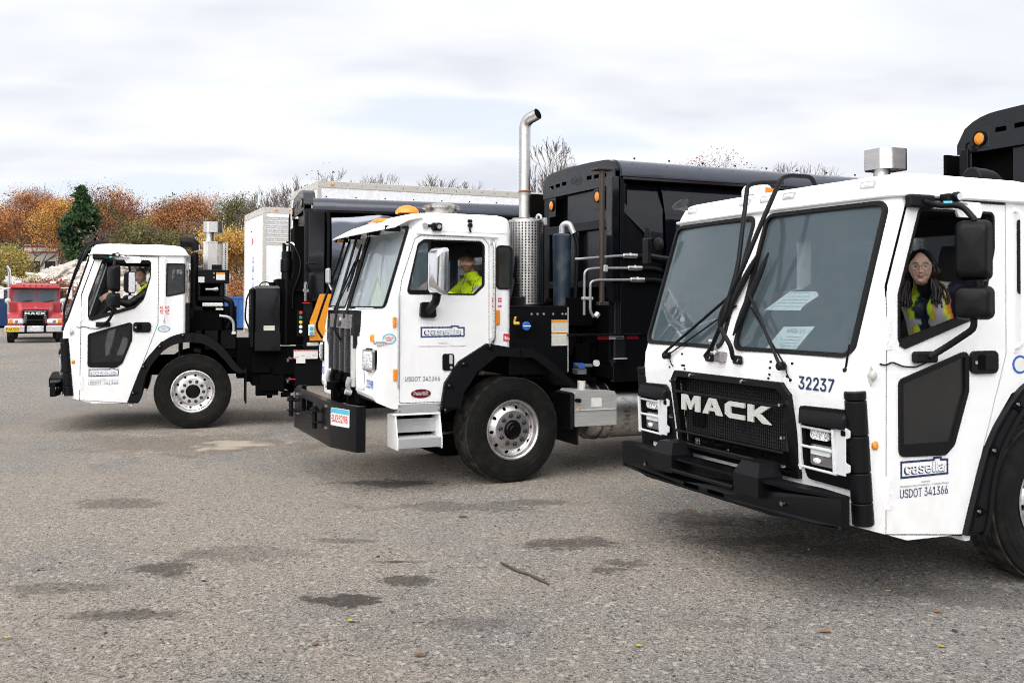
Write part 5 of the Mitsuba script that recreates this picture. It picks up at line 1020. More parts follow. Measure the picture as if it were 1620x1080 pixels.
    K.add('reflective_tape', box(.97, 1.107, .030, .036, 1.455, 1.497, 0), 'red_reflect', False); K.add('reflective_tape', box(1.11, 1.292, .030, .036, 1.455, 1.497, 0), 'silver_reflect', False); K.add('reflective_tape', box(1.295, 1.48, .030, .036, 1.455, 1.497, 0), 'red_reflect', False)
    K.add('body_rail', box(.60, 1.5, -.0, .04, 1.50, 1.52), 'black_steel')
mat('orange_rust', (.22, .07, .025), .5, metallic=.3)
mat('brown_steel', (.035, .022, .016), .45)

mat('pipe_steel', (.30, .30, .31), .35, metallic=.6)

def tank_fn(p, n, uv):
    h = smoothstep(.42, .7, fbm(p.x * 11, p.y * 11, p.z * 3)) * smoothstep(.35, .7, noise(p.x * 45, p.y * 45, p.z * 45))
    return mix((.80, .79, .78), (.25, .17, .12), h * .8)
scene['tank_steel'] = {'type': 'twosided', 'bsdf': {'type': 'roughconductor', 'material': 'Al', 'alpha': .18, 'specular_reflectance': mikit.proc(tank_fn)}}

mat('logo_blue', (.010, .045, .15), .5)

mat('sheet_sky_sheen', mikit.proc(lambda p, n, uv: mix((.035, .038, .046), (.070, .073, .080), fbm(p.x * 30, p.y * 30, p.z * 3))), .32, specular=.6)  # grey tone paints reflected sky into the metal; no part uses it
# ------------------------------------------------------------------ people
def head_mesh(skin, lips, brow, beard=None, female=False, smile=.3):
    m = trimesh.creation.icosphere(5); n = np.array(m.vertices); f = np.array(m.faces)
    P = n * [.074, .094, .116]; x, y, z = P.T.copy()
    k = np.clip(-z / .116, 0, 1); x = x * (1 - (.30 if female else .22) * k ** 1.4); y = y - .012 * k * (y < 0); y = y + .010 * k * (y > 0)
    front = np.clip(y / .06, 0, 1)
    g = lambda cx, cz, sx, sz: np.exp(-((np.abs(x) - cx) / sx) ** 2 - ((z - cz) / sz) ** 2) * front
    y = y + .016 * np.exp(-(x / .010) ** 2) * np.exp(-((z + .008) / .026) ** 2) * front + .014 * np.exp(-(x / .014) ** 2 - ((z + .026) / .011) ** 2) * front
    y = y + .006 * g(.013, -.028, .008, .008) + .006 * g(.03, .032, .022, .010) - .011 * g(.031, .010, .016, .011) + .005 * g(.042, -.022, .018, .018)
    y = y - .004 * smile * np.clip(g(.027, -.057, .007, .006), 0, 1) + .007 * g(0, -.052, .022, .006) + .006 * g(0, -.062, .018, .006) - .005 * g(0, -.0565, .022, .0025) - .004 * g(0, -.074, .02, .007) + .011 * g(0, -.094, .024, .016)
    z = z + .009 * smile * g(.026, -.056, .012, .012)
    V = np.stack([x, y, z], 1)
    C = np.tile(np.array(skin, float), (len(V), 1)) * (1 + .10 * (meshkit.fbm(V * 60, 3) - .5)[:, None])
    def put_c(w, c): C[:] = C * (1 - w[:, None]) + np.array(c) * w[:, None]
    put_c(.25 * g(.042, -.022, .018, .016), [skin[0] * 1.05, skin[1] * .75, skin[2] * .70])
    if beard is not None:
        b = np.clip((-.030 - z + .35 * np.clip(.055 - y, 0, .1)) / .012, 0, 1) * np.clip((y + .02) / .03, 0, 1); b = b * (1 - .0 * b)
        must = g(0, -.043, .030, .006)
        put_c(np.clip(b * .75 + must * .8, 0, .85) * (1 - g(0, -.057, .020, .007)), beard)
    zl = -.057 + .0045 * max(smile, 0) * np.clip(np.abs(x) / .026, 0, 1.2) ** 2; put_c(np.clip(np.exp(-(x / .025) ** 4 - ((z - zl) / .007) ** 2) * front * 1.2, 0, .85), lips); put_c(np.clip(np.exp(-(x / .024) ** 4 - ((z - zl) / .0018) ** 2) * front, 0, .8), (.10, .04, .035))
    put_c(np.clip(np.exp(-((np.abs(x) - .031) / .018) ** 4 - ((z - .030 - .1 * (.03 - np.abs(np.abs(x) - .03))) / .0055) ** 2) * front, 0, .9), brow)
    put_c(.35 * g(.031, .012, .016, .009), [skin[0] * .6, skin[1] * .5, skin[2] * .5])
    return V, f, C
def frame3(fwd, up=(0, 0, 1)):
    y = np.array(fwd, float); y /= np.linalg.norm(y); x = np.cross(y, up); x /= np.linalg.norm(x); return np.stack([x, y, np.cross(x, y)], 1)
def hull_bone(p, r, q, s):
    a, b = ball(p, r, 2)[0], ball(q, s, 2)[0]; return m3.Manifold.hull_points(np.vstack([a, b]))
def hand(c, t, out, curl=1.):
    """a hand closed round a rim at c; t runs along the rim, out points from the rim to the wrist"""
    t = np.asarray(t, float) / np.linalg.norm(t); out = np.asarray(out, float); out = out - t * (out @ t); out /= np.linalg.norm(out); b = np.cross(t, out)
    M = m3.Manifold.hull_points(np.vstack([ball(np.asarray(c) + out * .045 + t * s * .030 + b * u, .014, 1)[0] for s in (-1, 1) for u in (.005, .02)] + [ball(np.asarray(c) + out * .105 + t * s * .018 + b * .012, .017, 1)[0] for s in (-1, 1)]))
    for i, L in enumerate((.9, 1.0, .96, .8)):
        o = np.asarray(c) + t * (.032 - .0215 * i); pr = None
        for j, ang in enumerate(np.linspace(.35, 3.6 * L, 4)):
            p = o + .0285 * (math.cos(ang) * out + math.sin(ang) * b) + (out * .018 if j == 0 else 0)
            if pr is not None: M = M + hull_bone(pr, .0095 - .0006 * j, p, .0090 - .0006 * j)
            pr = p
    pr = None
    for j, (u, w, h) in enumerate(((.075, .025, -.005), (.045, .045, -.022), (.012, .050, -.028))):
        p = np.asarray(c) + out * u + t * w + b * h
        if pr is not None: M = M + hull_bone(pr, .011, p, .0095)
        pr = p
    return M
def person(key, P, hips, head, face, sh, arms, wheelc, skin, cloth, trouser, label, beard=None, lips=(.50, .20, .16), brow=(.03, .02, .015), female=False, paint=None, lean_r=.15, smile=.3):
    """a seated driver; sh = the two shoulder joints, arms = [(elbow, wrist, colour)]"""
    hips, head = np.array(hips, float), np.array(head, float); sh = [np.array(s, float) for s in sh]
    chest = (sh[0] + sh[1]) / 2; neck0 = chest + [0, 0, .03]; B = []
    def bone(p, r, q, s, c): B.append((np.array(p, float), r, np.array(q, float), s, c))
    side = (sh[1] - sh[0]); side /= np.linalg.norm(side)
    for s in (-1, 1):
        bone(hips + side * s * .085, .125, chest * .5 + hips * .5 + side * s * .075, .115, cloth)
        bone(chest * .5 + hips * .5 + side * s * .075, .115, chest - [0, 0, .11] + side * s * .085, .105, cloth)
        bone(chest - [0, 0, .11] + side * s * .085, .105, (sh[0] if s < 0 else sh[1]) - side * s * .035, .068, cloth)
        bone(neck0, .058, (sh[0] if s < 0 else sh[1]), .062, cloth)
        knee = hips + side * s * .12 + np.array([-.46, 0, .02]); bone(hips + side * s * .095, .10, knee, .065, trouser)
        foot = knee + [-.12, 0, -.42]; bone(knee, .062, foot, .045, trouser); bone(foot, .045, foot + [-.18, 0, -.04], .035, (.02, .02, .02))
    nk = head + frame3(face) @ np.array([0, -.02, -.07])
    bone(neck0 - [0, 0, .02], .060, nk, .052, skin)
    for s, (el, wr, col) in zip(sh, arms):
        bone(s, .066, el, .050, col); bone(el, .050, wr, .034, col)
    M = None
    for p, r, q, s, c in B:
        h = hull_bone(p, r, q, s); M = h if M is None else M + h
    M = M.refine_to_length(.019); v, f = man2(M); t = trimesh.Trimesh(v, f, process=True); trimesh.smoothing.filter_taubin(t, lamb=.5, nu=.53, iterations=30)
    v = np.array(t.vertices)
    wr_f = meshkit.fbm(v * np.array([9., 9, 16]), 3, 5) - .5; v = v + np.array(t.vertex_normals) * (wr_f * .016)[:, None]
    body = to_man(v, np.array(t.faces))
    R = frame3(face); hv, hf, hc = head_mesh(skin, lips, brow, beard, female, smile)
    hm = to_man(hv @ R.T + head, hf)
    for s in (-1, 1): hm = hm + m3.Manifold.hull_points((ball((0, 0, 0), 1, 2)[0] * [.010, .020, .031] + [s * .074, -.008, -.004]) @ R.T + head)
    hands = [hand(*h) for h in wheelc]
    allm = body + hm
    for h in hands: allm = allm + h
    V, F = man2(allm)
    D = np.stack([seg_d(V, p, q) - (r + s) / 2 for p, r, q, s, c in B], 1); C = np.array([b[4] for b in B], float)[D.argmin(1)]
    dh, ih = cKDTree(hv @ R.T + head).query(V); isH = dh < .004; C[isH] = hc[ih[isH]]
    de = np.linalg.norm((V - head) @ R * [1, 1, 1] - 0, axis=1); C[(~isH) & (de < .10)] = skin
    for h in hands:
        dd, _ = cKDTree(man2(h)[0]).query(V); C[dd < .004] = skin
    if paint is not None: C = paint(V, C, isH, R)
    put(f'{key}__body', (V, F), 'vertex_skin', True, to=P, color=np.clip(C, 0, 1))
    e, ic = [], []
    for s in (-1, 1):
        e.append(ball((s * .031, .0722, .011), .0115, 2)); ic.append(lens_iris(s))
    put(f'{key}__eyes', xf(cat(*e), R, head), 'eye_white', True, to=P); put(f'{key}__irises', xf(cat(*ic), R, head), 'black_print', True, to=P)
    tag(key, label, 'person')
    return R, head, V
def lens_iris(s): return ball((s * .031, .0770, .0105), .0075, 2)
def seg_d(V, p, q):
    d = q - p; t = np.clip(((V - p) @ d) / (d @ d), 0, 1); return np.linalg.norm(V - p - t[:, None] * d, axis=1)
mat('eye_white', (.55, .53, .50), .2)
def cap_mesh(keep, scale=1.06, noise_=.004, freq=40, seed=1):
    """a shell over the head where keep(P) holds"""
    m = trimesh.creation.icosphere(5); n = np.array(m.vertices); P = n * [.074, .094, .116] * scale
    P = P * (1 + noise_ / .09 * (meshkit.fbm(n * freq * .1 * np.array([1, 1, .5]), 3, seed) - .5)[:, None] * 2)
    k = keep(P); F = np.array(m.faces); F = F[np.all(k[F], 1)]
    P2 = P * .965; off = len(P); E = trimesh.Trimesh(P, F, process=False)
    return np.vstack([P, P2]), np.vstack([F, F[:, ::-1] + off])
def locks(R, head, spec, n, seed, r=.012):
    """strands of hair: spec(i, rng) gives a path in head coordinates"""
    g = np.random.default_rng(seed); return cat(*[tube(np.array(spec(g)) , r, 6, .03, rad=None) for _ in range(n)])
def xfm(m, R, c): return m[0] @ R.T + c, m[1]

def build_people():
    # --- grey haired man in black, left truck
    W1 = np.array([-1.17, .58, 1.78]); u = np.array([.715, 0, -.70]); vv = np.array([0, 1., 0])
    rim = lambda c, a: (c + .225 * (math.cos(a) * u + math.sin(a) * vv), -math.sin(a) * u + math.cos(a) * vv)
    def paint1(V, C, isH, R):
        C[~isH & (C[:, 0] > .5) & (V[:, 2] < 2.085) & (V[:, 2] > 1.9) & (V[:, 0] > -.9)] = [.010, .010, .012]
        body = ~isH & (C.max(1) < .03)
        nd = np.abs((V[:, 2] - (2.175 - .75 * np.abs(V[:, 1] - .45)) )); x = V[:, 0]
        m = body & (V[:, 2] > 1.90) & (np.abs(np.abs(V[:, 1] - .45) - .085) < .022) ; C[m] = [.62, .80, .05]
        m2 = body & (V[:, 2] > 1.90) & (np.abs(np.abs(V[:, 1] - .45) - .117) < .010); C[m2] = [.45, .46, .46]
        return C
    c1, t1 = rim(W1, -2.2); c2, t2 = rim(W1, 2.0)
    face = np.array([-.36, -.93, -.04]); hd = np.array([-.757, .44, 2.216])
    R, H, _ = person('driver', P1, (-.56, .52, 1.42), hd, face, ((-.62, .25, 2.0), (-.66, .68, 2.0)), [((-.88, .20, 1.82), c1 + [.10, -.02, .02], (.010, .010, .012)), ((-.92, .86, 1.78), c2 + [.10, .02, .02], (.010, .010, .012))],
        [(c1, t1, np.array([.8, -.2, .2])), (c2, t2, np.array([.8, .2, .2]))], (.70, .42, .33), (.010, .010, .012), (.015, .017, .025), 'grey haired man in black with a lime trimmed vest, driving the leftmost white truck', brow=(.16, .13, .11), beard=(.46, .34, .29), paint=paint1, smile=-.2)
    hair = cap_mesh(lambda P: (P[:, 2] > .030 + np.clip(P[:, 1], 0, 1) * .62) & (P[:, 2] > -.045) | ((P[:, 1] < -.03) & (P[:, 2] > -.06)), 1.055, .006, 60, 4)
    put('driver__vest_trim', cat(tube([(-.58, .38, 2.115), (-.68, .345, 2.085), (-.775, .335, 1.98), (-.785, .34, 1.85)], .019, 8, .05), tube([(-.61, .55, 2.11), (-.71, .57, 2.07), (-.79, .57, 1.96)], .019, 8, .05)), 'lime_cloth', True, to=P1)
    put('driver__collar', loft([hull_ring(np.array([-.665, .445, z]), a, b) for z, a, b in ((2.03, .085, .10), (2.07, .078, .085), (2.105, .072, .078))]), 'cap_black', 40, to=P1)
    put('driver__hair', xfm(hair, R, H), 'hair_grey', True, to=P1)
    # --- young man in lime jacket, middle truck
    W2 = np.array([-.86, .56, 1.90])
    def paint2(V, C, isH, R):
        C[~isH & (C[:, 2] > .2) & (V[:, 2] < 2.14) & (V[:, 0] > -.62)] = [.68, .88, .02]
        lime = ~isH & (C[:, 1] > .5) & (C[:, 2] < .1)
        arm = lime & (V[:, 1] < .34) & (V[:, 2] < 2.02)
        a = V[:, 0] * .45 + V[:, 2] * .9
        el = np.array([-.42, .165, 1.84]); sh_ = np.array([-.265, .245, 2.05]); t = ((V - sh_) @ (el - sh_)) / ((el - sh_) @ (el - sh_))
        ds = seg_d(V, sh_, el)
        C[lime & (ds < .085) & (np.abs(t - .45) < .11)] = [.30, .33, .34]
        C[lime & (ds < .085) & (np.abs(np.abs(t - .45) - .15) < .03)] = [.45, .58, .03]
        q = V[:, 1] - .44
        C[lime & (np.abs(q) < .012) & (V[:, 0] < -.3)] = [.03, .03, .035]
        C[lime & (np.abs(V[:, 1] - .31) < .010) & (V[:, 0] < -.3) & (V[:, 2] < 2.08)] = [.14, .20, .03]
        C[lime & (np.abs(V[:, 1] - .245) < .010) & (V[:, 2] > 2.02)] = [.05, .07, .03]
        return C
    c1, t1 = rim(W2, -1.9); c2, t2 = rim(W2, 2.0)
    lime = (.68, .88, .02)
    R, H, _ = person('driver_001', P2, (-.20, .52, 1.52), (-.386, .40, 2.27), np.array([-.56, -.83, -.05]), ((-.265, .245, 2.05), (-.30, .66, 2.05)), [((-.42, .165, 1.84), c1 + [.10, -.02, .03], lime), ((-.45, .84, 1.86), c2 + [.10, .02, .02], lime)],
        [(c1, t1, np.array([.8, -.2, .2])), (c2, t2, np.array([.8, .2, .2]))], (.68, .42, .32), lime, (.02, .025, .05), 'bearded man in a dark cap and lime high visibility jacket, driving the middle truck', beard=(.10, .055, .035), paint=paint2, smile=.6)
    capm = cap_mesh(lambda P: P[:, 2] > .040 - .10 * P[:, 1], 1.10, .001, 10, 2)
    t = np.linspace(-1.25, 1.25, 15)
    br = [[(s * .088 * math.sin(a), .062 + s * (.105 * math.cos(a)) * (1 if s > .9 else .35), .050 - .020 * (s > .9) - .014 * math.sin(a) ** 2 + dz) for a in t] for s, dz in ((.86, 0), (1.0, 0))]
    brim = loft([np.vstack([np.array(br[0]) + [0, 0, dz], np.array(br[1])[::-1] + [0, 0, dz]]) for dz in (0, .006)])
    put('driver_001__cap', xfm(capm, R, H), 'cap_black', True, to=P2); put('driver_001__cap__brim', xfm(brim, R, H), 'cap_brim', 40, to=P2)
    put('driver_001__hair', xfm(cap_mesh(lambda P: (P[:, 2] > -.03) & (P[:, 1] < .012) & (P[:, 2] < .06), 1.045, .004, 60, 5), R, H), 'hair_dark', True, to=P2)
    col = [hull_ring(np.array([-.300, .44, 2.09]), .078, .092), hull_ring(np.array([-.325, .43, 2.135]), .074, .085), hull_ring(np.array([-.345, .42, 2.165]), .070, .080)]
    put('driver_001__collar', loft(col), 'lime_cloth', 40, to=P2)
    put('driver_001__zip', cat(tube([(-.415, .37, 2.165), (-.42, .36, 2.105), (-.425, .43, 2.035)], .006, 6, .02)), 'silver_reflect', to=P2)
    # --- young woman with glasses, right truck
    def paint3(V, C, isH, R):
        body = ~isH & (C[:, 2] < .06) & (C.max(1) < .06) & (V[:, 2] > 1.45)
        nk = ~isH & (C.max(1) > .3) & (V[:, 2] > 1.8); C[nk] = [.012, .012, .016]; body = body | (nk & (V[:, 2] < 1.95))
        q = V[:, 1] - .475; aq = np.abs(q); tors = body & (aq < .185) & (seg_d(V, np.array([-.60, .285, 1.93]), np.array([-.53, .225, 1.66])) > .072)
        L = [.42, .68, .04]
        C[tors & (aq > .055)] = L; C[tors & (aq > .105) & (aq < .155)] = [.36, .37, .39]; C[tors & (np.abs(aq - .100) < .007)] = [.75, .22, .03]
        C[tors & (aq > .155)] = [.80, .27, .05]; C[tors & (aq > .155) & (aq < .168)] = [.66, .70, .05]
        C[tors & (np.abs(V[:, 2] - 1.72) < .022) & (aq > .03)] = [.36, .37, .39]
        C[tors & (np.abs(V[:, 2] - 1.56) < .022) & (aq > .03)] = [.36, .37, .39]
        return C
    c1, t1 = rim(W1, -2.0); c2, t2 = rim(W1, 2.1); nv = (.010, .014, .030)
    R, H, V3 = person('driver_002', P3, (-.46, .52, 1.36), (-.757, .44, 2.09), np.array([-.74, -.67, -.03]), ((-.60, .285, 1.93), (-.66, .69, 1.92)), [((-.53, .225, 1.66), np.array([-.80, .36, 1.50]), nv), ((-.62, .84, 1.68), c2 + [.12, .02, .02], nv)],
        [(np.array([-.90, .39, 1.48]), np.array([.1, 1, 0.]), np.array([.9, -.1, .15])), (c2, t2, np.array([.8, .2, .2]))], (.70, .46, .36), nv, (.012, .014, .022), 'young woman with glasses, long dark hair and a lime safety vest, driving the nearest truck', female=True, lips=(.50, .15, .14), paint=paint3, smile=1.)
    hair = cap_mesh(lambda P: (P[:, 2] > .088 + .02 * np.clip(P[:, 1] / .06, 0, 1) - np.clip(np.abs(P[:, 0]) - .012, 0, 1) * 1.15) | ((P[:, 1] < .018) & (P[:, 2] > -.09)), 1.09, .008, 70, 8)
    def strand(g):
        s = 1 if g.random() < .35 else -1; x = s * (.05 + .035 * g.random()); y = (-.08 + .095 * g.random()) if s < 0 else (-.09 + .06 * g.random())
        return [(x * .55, y, .115), (x * 1.10, y + .005, .03), (x * (1.2 + .35 * g.random()), y + .02 * g.normal(), -.03), (x * 1.12, y + .012 * g.random(), -.08), (x * (1.15 + .75 * g.random()), y + .03 * g.random(), -.14), (x * (1.0 + 1.1 * g.random()), y + .06 * g.random(), -.20 - .07 * g.random())]
    put('driver_002__hair', xfm(cat(hair, locks(R, H, strand, 170, 3, .0085)), R, H), 'hair_dark', 60, to=P3)
    gl = []
    for s in (-1, 1):
        a = np.linspace(0, 2 * np.pi, 25); gl.append(tube(np.stack([s * .034 + .027 * np.cos(a), .105 + 0 * a - .012 * np.abs(np.cos(a)) * 0, .008 + .0215 * np.sin(a)], 1), .0022, 6, 0))
        gl.append(tube([(s * .061, .103, .014), (s * .080, .085, .014), (s * .082, .0, .012)], .0024, 6, .01))
    gl.append(tube([(-.008, .106, .013), (0, .109, .016), (.008, .106, .013)], .0022, 6, 0))
    put('driver_002__glasses', xfm(cat(*gl), R, H), 'glasses_frame', True, to=P3)
def hull_ring(c, a, b, n=24): t = np.arange(n) * 2 * np.pi / n; return np.stack([c[0] + a * np.cos(t), c[1] + b * np.sin(t), c[2] + .015 * np.cos(t)], 1)
def hairmat(key, a, b):
    def fn(p, n, uv): return mix(a, b, noise(p.x * 260, p.y * 260, p.z * 22))
    mat(key, mikit.proc(fn), .45, specular=.4)
hairmat('hair_grey', (.10, .085, .075), (.30, .27, .25)); hairmat('hair_dark', (.005, .004, .004), (.018, .012, .010))
mat('cap_black', (.010, .010, .011), .85); mat('cap_brim', (.10, .055, .035), .7); mat('lime_cloth', (.68, .88, .02), .7); mat('glasses_frame', (.35, .27, .24), .25)
# ------------------------------------------------------------------ trailers, red truck, containers
def trailer(key, x, y, a, L, W, H, label, logo=False):
    """a box trailer: front wall at x = 0, body along +x, wheels under its rear"""
    K = Kit()
    K.add('body', cat(box(0, L, 0, W, 1.15, H - .10, .03)), 'trailer_white')
    K.add('roof_rail', cat(box(-.012, L, -.014, .05, H - .14, H, .008), box(-.012, L, W - .05, W + .014, H - .14, H, .008), box(-.014, .05, .05, W - .05, H - .16, H, .008), box(.05, L, .05, W - .05, H - .06, H - .02)), 'trailer_trim')
    K.add('side_rail', cat(box(-.01, L, -.016, .04, 1.05, 1.25), box(-.01, L, W - .04, W + .016, 1.05, 1.25)), 'trailer_trim')
    K.add('side_panel_posts', cat(*[box(p, p + .05, -.008, .004, 1.25, H - .14, .002) for p in np.arange(.6, L, .61)]), 'trailer_white', kind='stuff')
    K.each('corner_post', [box(-.016, .06, -.018, .06, 1.15, H - .14), box(-.016, .06, W - .06, W + .018, 1.15, H - .14)], 'trailer_trim')
    K.add('rivets', cat(*[box(p, p + .02, -.017, -.013, H - .08, H - .06, 0) for p in np.arange(.3, L, .3)]), 'dark_nut', False, kind='stuff')
    K.add('marker_lamp', box(.25, .33, -.03, -.01, H - .09, H - .045, .008), 'amber')
    if logo:
        K.add('front_lettering', cat(on_front_v(txt('FLEX', .20), W * .56, 2.2, -.003, .80)), 'blue_print', False)
        K.add('front_logo', cat(on_front_v(txt('A', .2, True), W * .60, H - .85, -.003, .22), pl_x(sbox(W * .60 - .02, H - .50, W * .60 + .16, H - .47), -.006, -.002)), 'red_print', False)
        K.add('side_vents', cat(*[box(.02 + .001, 1.0, -.010 - .006 * (i % 2), .0, H - .9 + .05 * i, H - .87 + .05 * i, .002) for i in range(14)]), 'trailer_trim')
    K.add('landing_gear', cat(box(2.2, 2.35, .3, .45, .05, 1.1), box(2.2, 2.35, W - .45, W - .3, .05, 1.1), box(2.1, 2.45, .2, .55, .0, .05), box(2.1, 2.45, W - .55, W - .2, 0, .05)), 'black_steel')
    for px in (L - 1.2, L - 2.5):
        wheel_at(K, px, .02); wheel_at(K, px, W - .02, flip=True)
    K.add('axles', cat(box(L - 3.4, L - .3, .6, W - .6, .7, 1.05), cyl((L - 1.2, .3, R_T), (L - 1.2, W - .3, R_T), .07), cyl((L - 2.5, .3, R_T), (L - 2.5, W - .3, R_T), .07)), 'black_matte')
    K.place(key, pose(x, y, a), label, 'trailer')
def on_front_v(m, y, z, x, w):
    """lettering turned to read upwards on a front wall"""
    v, f = fit_w(m, w); return np.stack([x - v[:, 2], y - v[:, 1], z + v[:, 0]], 1) * 1.0, f[:, ::-1]

def red_truck(key, x, y, a):
    """long-bonnet truck, seen from the front: x to the rear, front bumper at x = 0"""
    K = Kit(); W = 2.35; c = W / 2
    K.add('bonnet', loft([[(x0, c - w, z0), (x0, c + w, z0), (x0, c + w * .97, z1 - .12), (x0, c + w * .80, z1), (x0, c - w * .80, z1), (x0, c - w * .97, z1 - .12)] for x0, w, z0, z1 in ((.42, .62, .85, 1.50), (.50, .66, .85, 1.56), (1.2, .74, .9, 1.70), (1.95, .82, .9, 1.82))]), 'red_paint', 30)
    for k, s in (('fender', 1), ('fender_001', -1)):
        K.names.add(k); o = c + s * .78
        arch = loft([[(xx, o - .36, z) for xx, z in pts] for pts in []]) if False else None
        P = [(.30, .72), (.34, 1.05), (.55, 1.26), (1.0, 1.34), (1.55, 1.22), (1.85, .86), (1.62, .86), (1.45, 1.03), (1.0, 1.12), (.62, 1.0), (.55, .72)]
        K.add(k, cat(pl_y(rpoly(P, .03), o - .33, o + .33)), 'red_paint', 30)
        K.add(k + '__headlamp', cat(box(.29, .36, o - .30, o + .30, .86, 1.06, .03)), 'lens_white'); K.add(k + '__turn_signal', box(.275, .34, o + s * .20 - .09, o + s * .20 + .09, .87, 1.05, .02), 'amber'); K.add(k + '__reflector', lens_x(o - s * .02, .96, .075, .075, .288, .02), 'dark_chrome')
    K.add('grille', cat(pl_x(ring2(rpoly([(c - .52, .82), (c + .52, .82), (c + .52, 1.42), (c + .40, 1.47), (c - .40, 1.47), (c - .52, 1.42)], .03), .05), .34, .42)), 'black_plastic')
    K.add('grille__backing', box(.39, .41, c - .50, c + .50, .84, 1.44), 'black_matte')
    K.add('grille__chrome_bars', cat(box(.35, .37, c - .47, c + .47, 1.385, 1.42), *[box(.35, .37, c + s * .40 - .07, c + s * .40 + .07, z, z + .035) for s in (-1, 1) for z in (.90, .99, 1.08, 1.17)]), 'chrome')
    K.add('maker_lettering', (lambda m: (np.stack([m[0][:, 0] * 1.0, c + (m[0][:, 1] - 1.2225) * .82, 1.255 + (m[0][:, 2] - 1.048) * .95], 1) + [1.798 + .335, 0, 0], m[1]))(mack_letters()), 'decal_white', False)
    K.add('bonnet__ornament', cat(box(.50, .62, c - .03, c + .03, 1.56, 1.62, .01)), 'chrome')
    K.add('cab', cat(loft([[(x0, c - w, z), (x0, c + w, z), (x1, c + w, z), (x1, c - w, z)] for z, x0, x1, w in ((.95, 1.95, 3.5, 1.02), (1.75, 1.95, 3.5, 1.04), (1.82, 1.97, 3.5, 1.03))]), box(2.9, 3.5, c - 1.02, c + 1.02, 1.8, 2.5), box(2.0, 2.1, c - 1.03, c - .95, 1.8, 2.5), box(2.0, 2.1, c + .95, c + 1.03, 1.8, 2.5), box(2.02, 2.08, c - .02, c + .02, 1.8, 2.5)), 'red_paint', 30)
    K.add('roof', loft([[(x0, c - w, z), (x0, c + w, z), (3.5, c + w, z), (3.5, c - w, z)] for z, x0, w in ((2.44, 1.86, 1.04), (2.48, 1.84, 1.05), (2.58, 1.95, .98), (2.66, 2.2, .82), (2.69, 2.5, .6))]), 'red_paint', 40)
    K.add('windscreen', (np.array([[1.99, c - .95, 1.80], [1.99, c + .95, 1.80], [2.08, c + .93, 2.46], [2.08, c - .93, 2.46]]), np.array([[0, 2, 1], [0, 3, 2]])), 'glass', False)
    K.add('interior', cat(box(2.2, 2.7, c - .9, c + .9, 1.5, 1.78), box(2.7, 2.85, c - .75, c - .2, 1.7, 2.3, .05), box(2.7, 2.85, c + .2, c + .75, 1.7, 2.3, .05)), 'interior')
    for i, yy in enumerate((-.5, -.25, 0, .25, .5)): K.add('roof_marker', box(1.92, 2.0, c + yy - .04, c + yy + .04, 2.60, 2.66, .015), 'amber_dim')
    for s in (-1, 1): K.add('beacon', box(2.2, 2.4, c + s * .72 - .13, c + s * .72 + .13, 2.66, 2.79, .03), 'decal_white')
    K.add('bumper', cat(box(.0, .12, c - 1.22, c + 1.22, .48, .76, .03)), 'rim_alloy')
    K.add('bumper__guards', cat(*[box(-.03, .14, c + s * .38 - .05, c + s * .38 + .05, .44, .90, .01) for s in (-1, 1)], tube([(.05, c - .38, .88), (.05, c - .36, 1.0), (.05, c + .36, 1.0), (.05, c + .38, .88)], .025)), 'black_steel')
    K.add('number_plate', box(-.012, .0, c - .18, c + .18, .55, .70, .003), 'decal_white'); K.add('number_plate__text', on_front(fit_w(txt('74N 5', .08), .26), c + .13, .585, -.013), 'blue_print', False)
    K.add('fleet_plate', box(-.012, .0, c + .62, c + 1.18, .52, .72, .003), 'yellow_paint'); K.add('fleet_plate__text', on_front(fit_w(txt('P4028', .13, True), .50), c + 1.15, .555, -.013), 'black_print', False)
    for s in (-1, 1):
        k = K.add('mirror', cat(box(2.0, 2.06, c + s * 1.42 - .12, c + s * 1.42 + .12, 1.95, 2.38, .03)), 'decal_white'); K.add(k + '__arm', cat(tube([(2.05, c + s * 1.02, 2.46), (2.03, c + s * 1.5, 2.46), (2.03, c + s * 1.5, 1.9)], .016), tube([(1.2, c + s * 1.0, 1.3), (1.15, c + s * 1.12, 1.75), (1.3, c + s * 1.1, 1.95)], .014)), 'chrome'); K.add(k + '__round_glass', ball((1.25, c + s * 1.12, 1.86), .13, 2), 'grey_silver')
    K.add('exhaust_stack', cat(tube([(3.3, c + 1.12, 1.2), (3.3, c + 1.12, 3.3), (3.3, c + 1.25, 3.5)], .07, 14, .1)), 'chrome')
    K.add('air_cleaner', cyl((2.2, c - 1.15, 1.2), (2.2, c - 1.15, 2.0), .16, n=20, bev=.03), 'chrome')
    wheel_at(K, 1.05, .02); wheel_at(K, 1.05, W - .02, flip=True)
    for xx in (5.5, 6.8): wheel_at(K, xx, .05); wheel_at(K, xx, W - .05, flip=True)
    K.add('frame', cat(box(.2, 8, c - .45, c - .35, .6, .85), box(.2, 8, c + .35, c + .45, .6, .85), box(1.0, 1.1, .3, W - .3, .4, .55), box(.3, 1.9, c - .5, c + .5, .45, .85), box(5.4, 6.9, .3, W - .3, .45, .65)), 'black_matte')
    K.add('hoist_deck', cat(box(3.6, 8.2, c - 1.1, c + 1.1, 1.0, 1.25), box(3.6, 3.8, c - 1.2, c + 1.2, 1.0, 2.35)), 'brown_steel')
    K.add('wipers', cat(tube([(1.96, c - .3, 1.82), (1.98, c - .75, 1.90)], .015), tube([(1.96, c + .6, 1.82), (1.98, c + .15, 1.90)], .015)), 'black_plastic')
    K.place(key, pose(x, y, a), 'red long bonnet truck facing the camera in the far left background', 'truck')

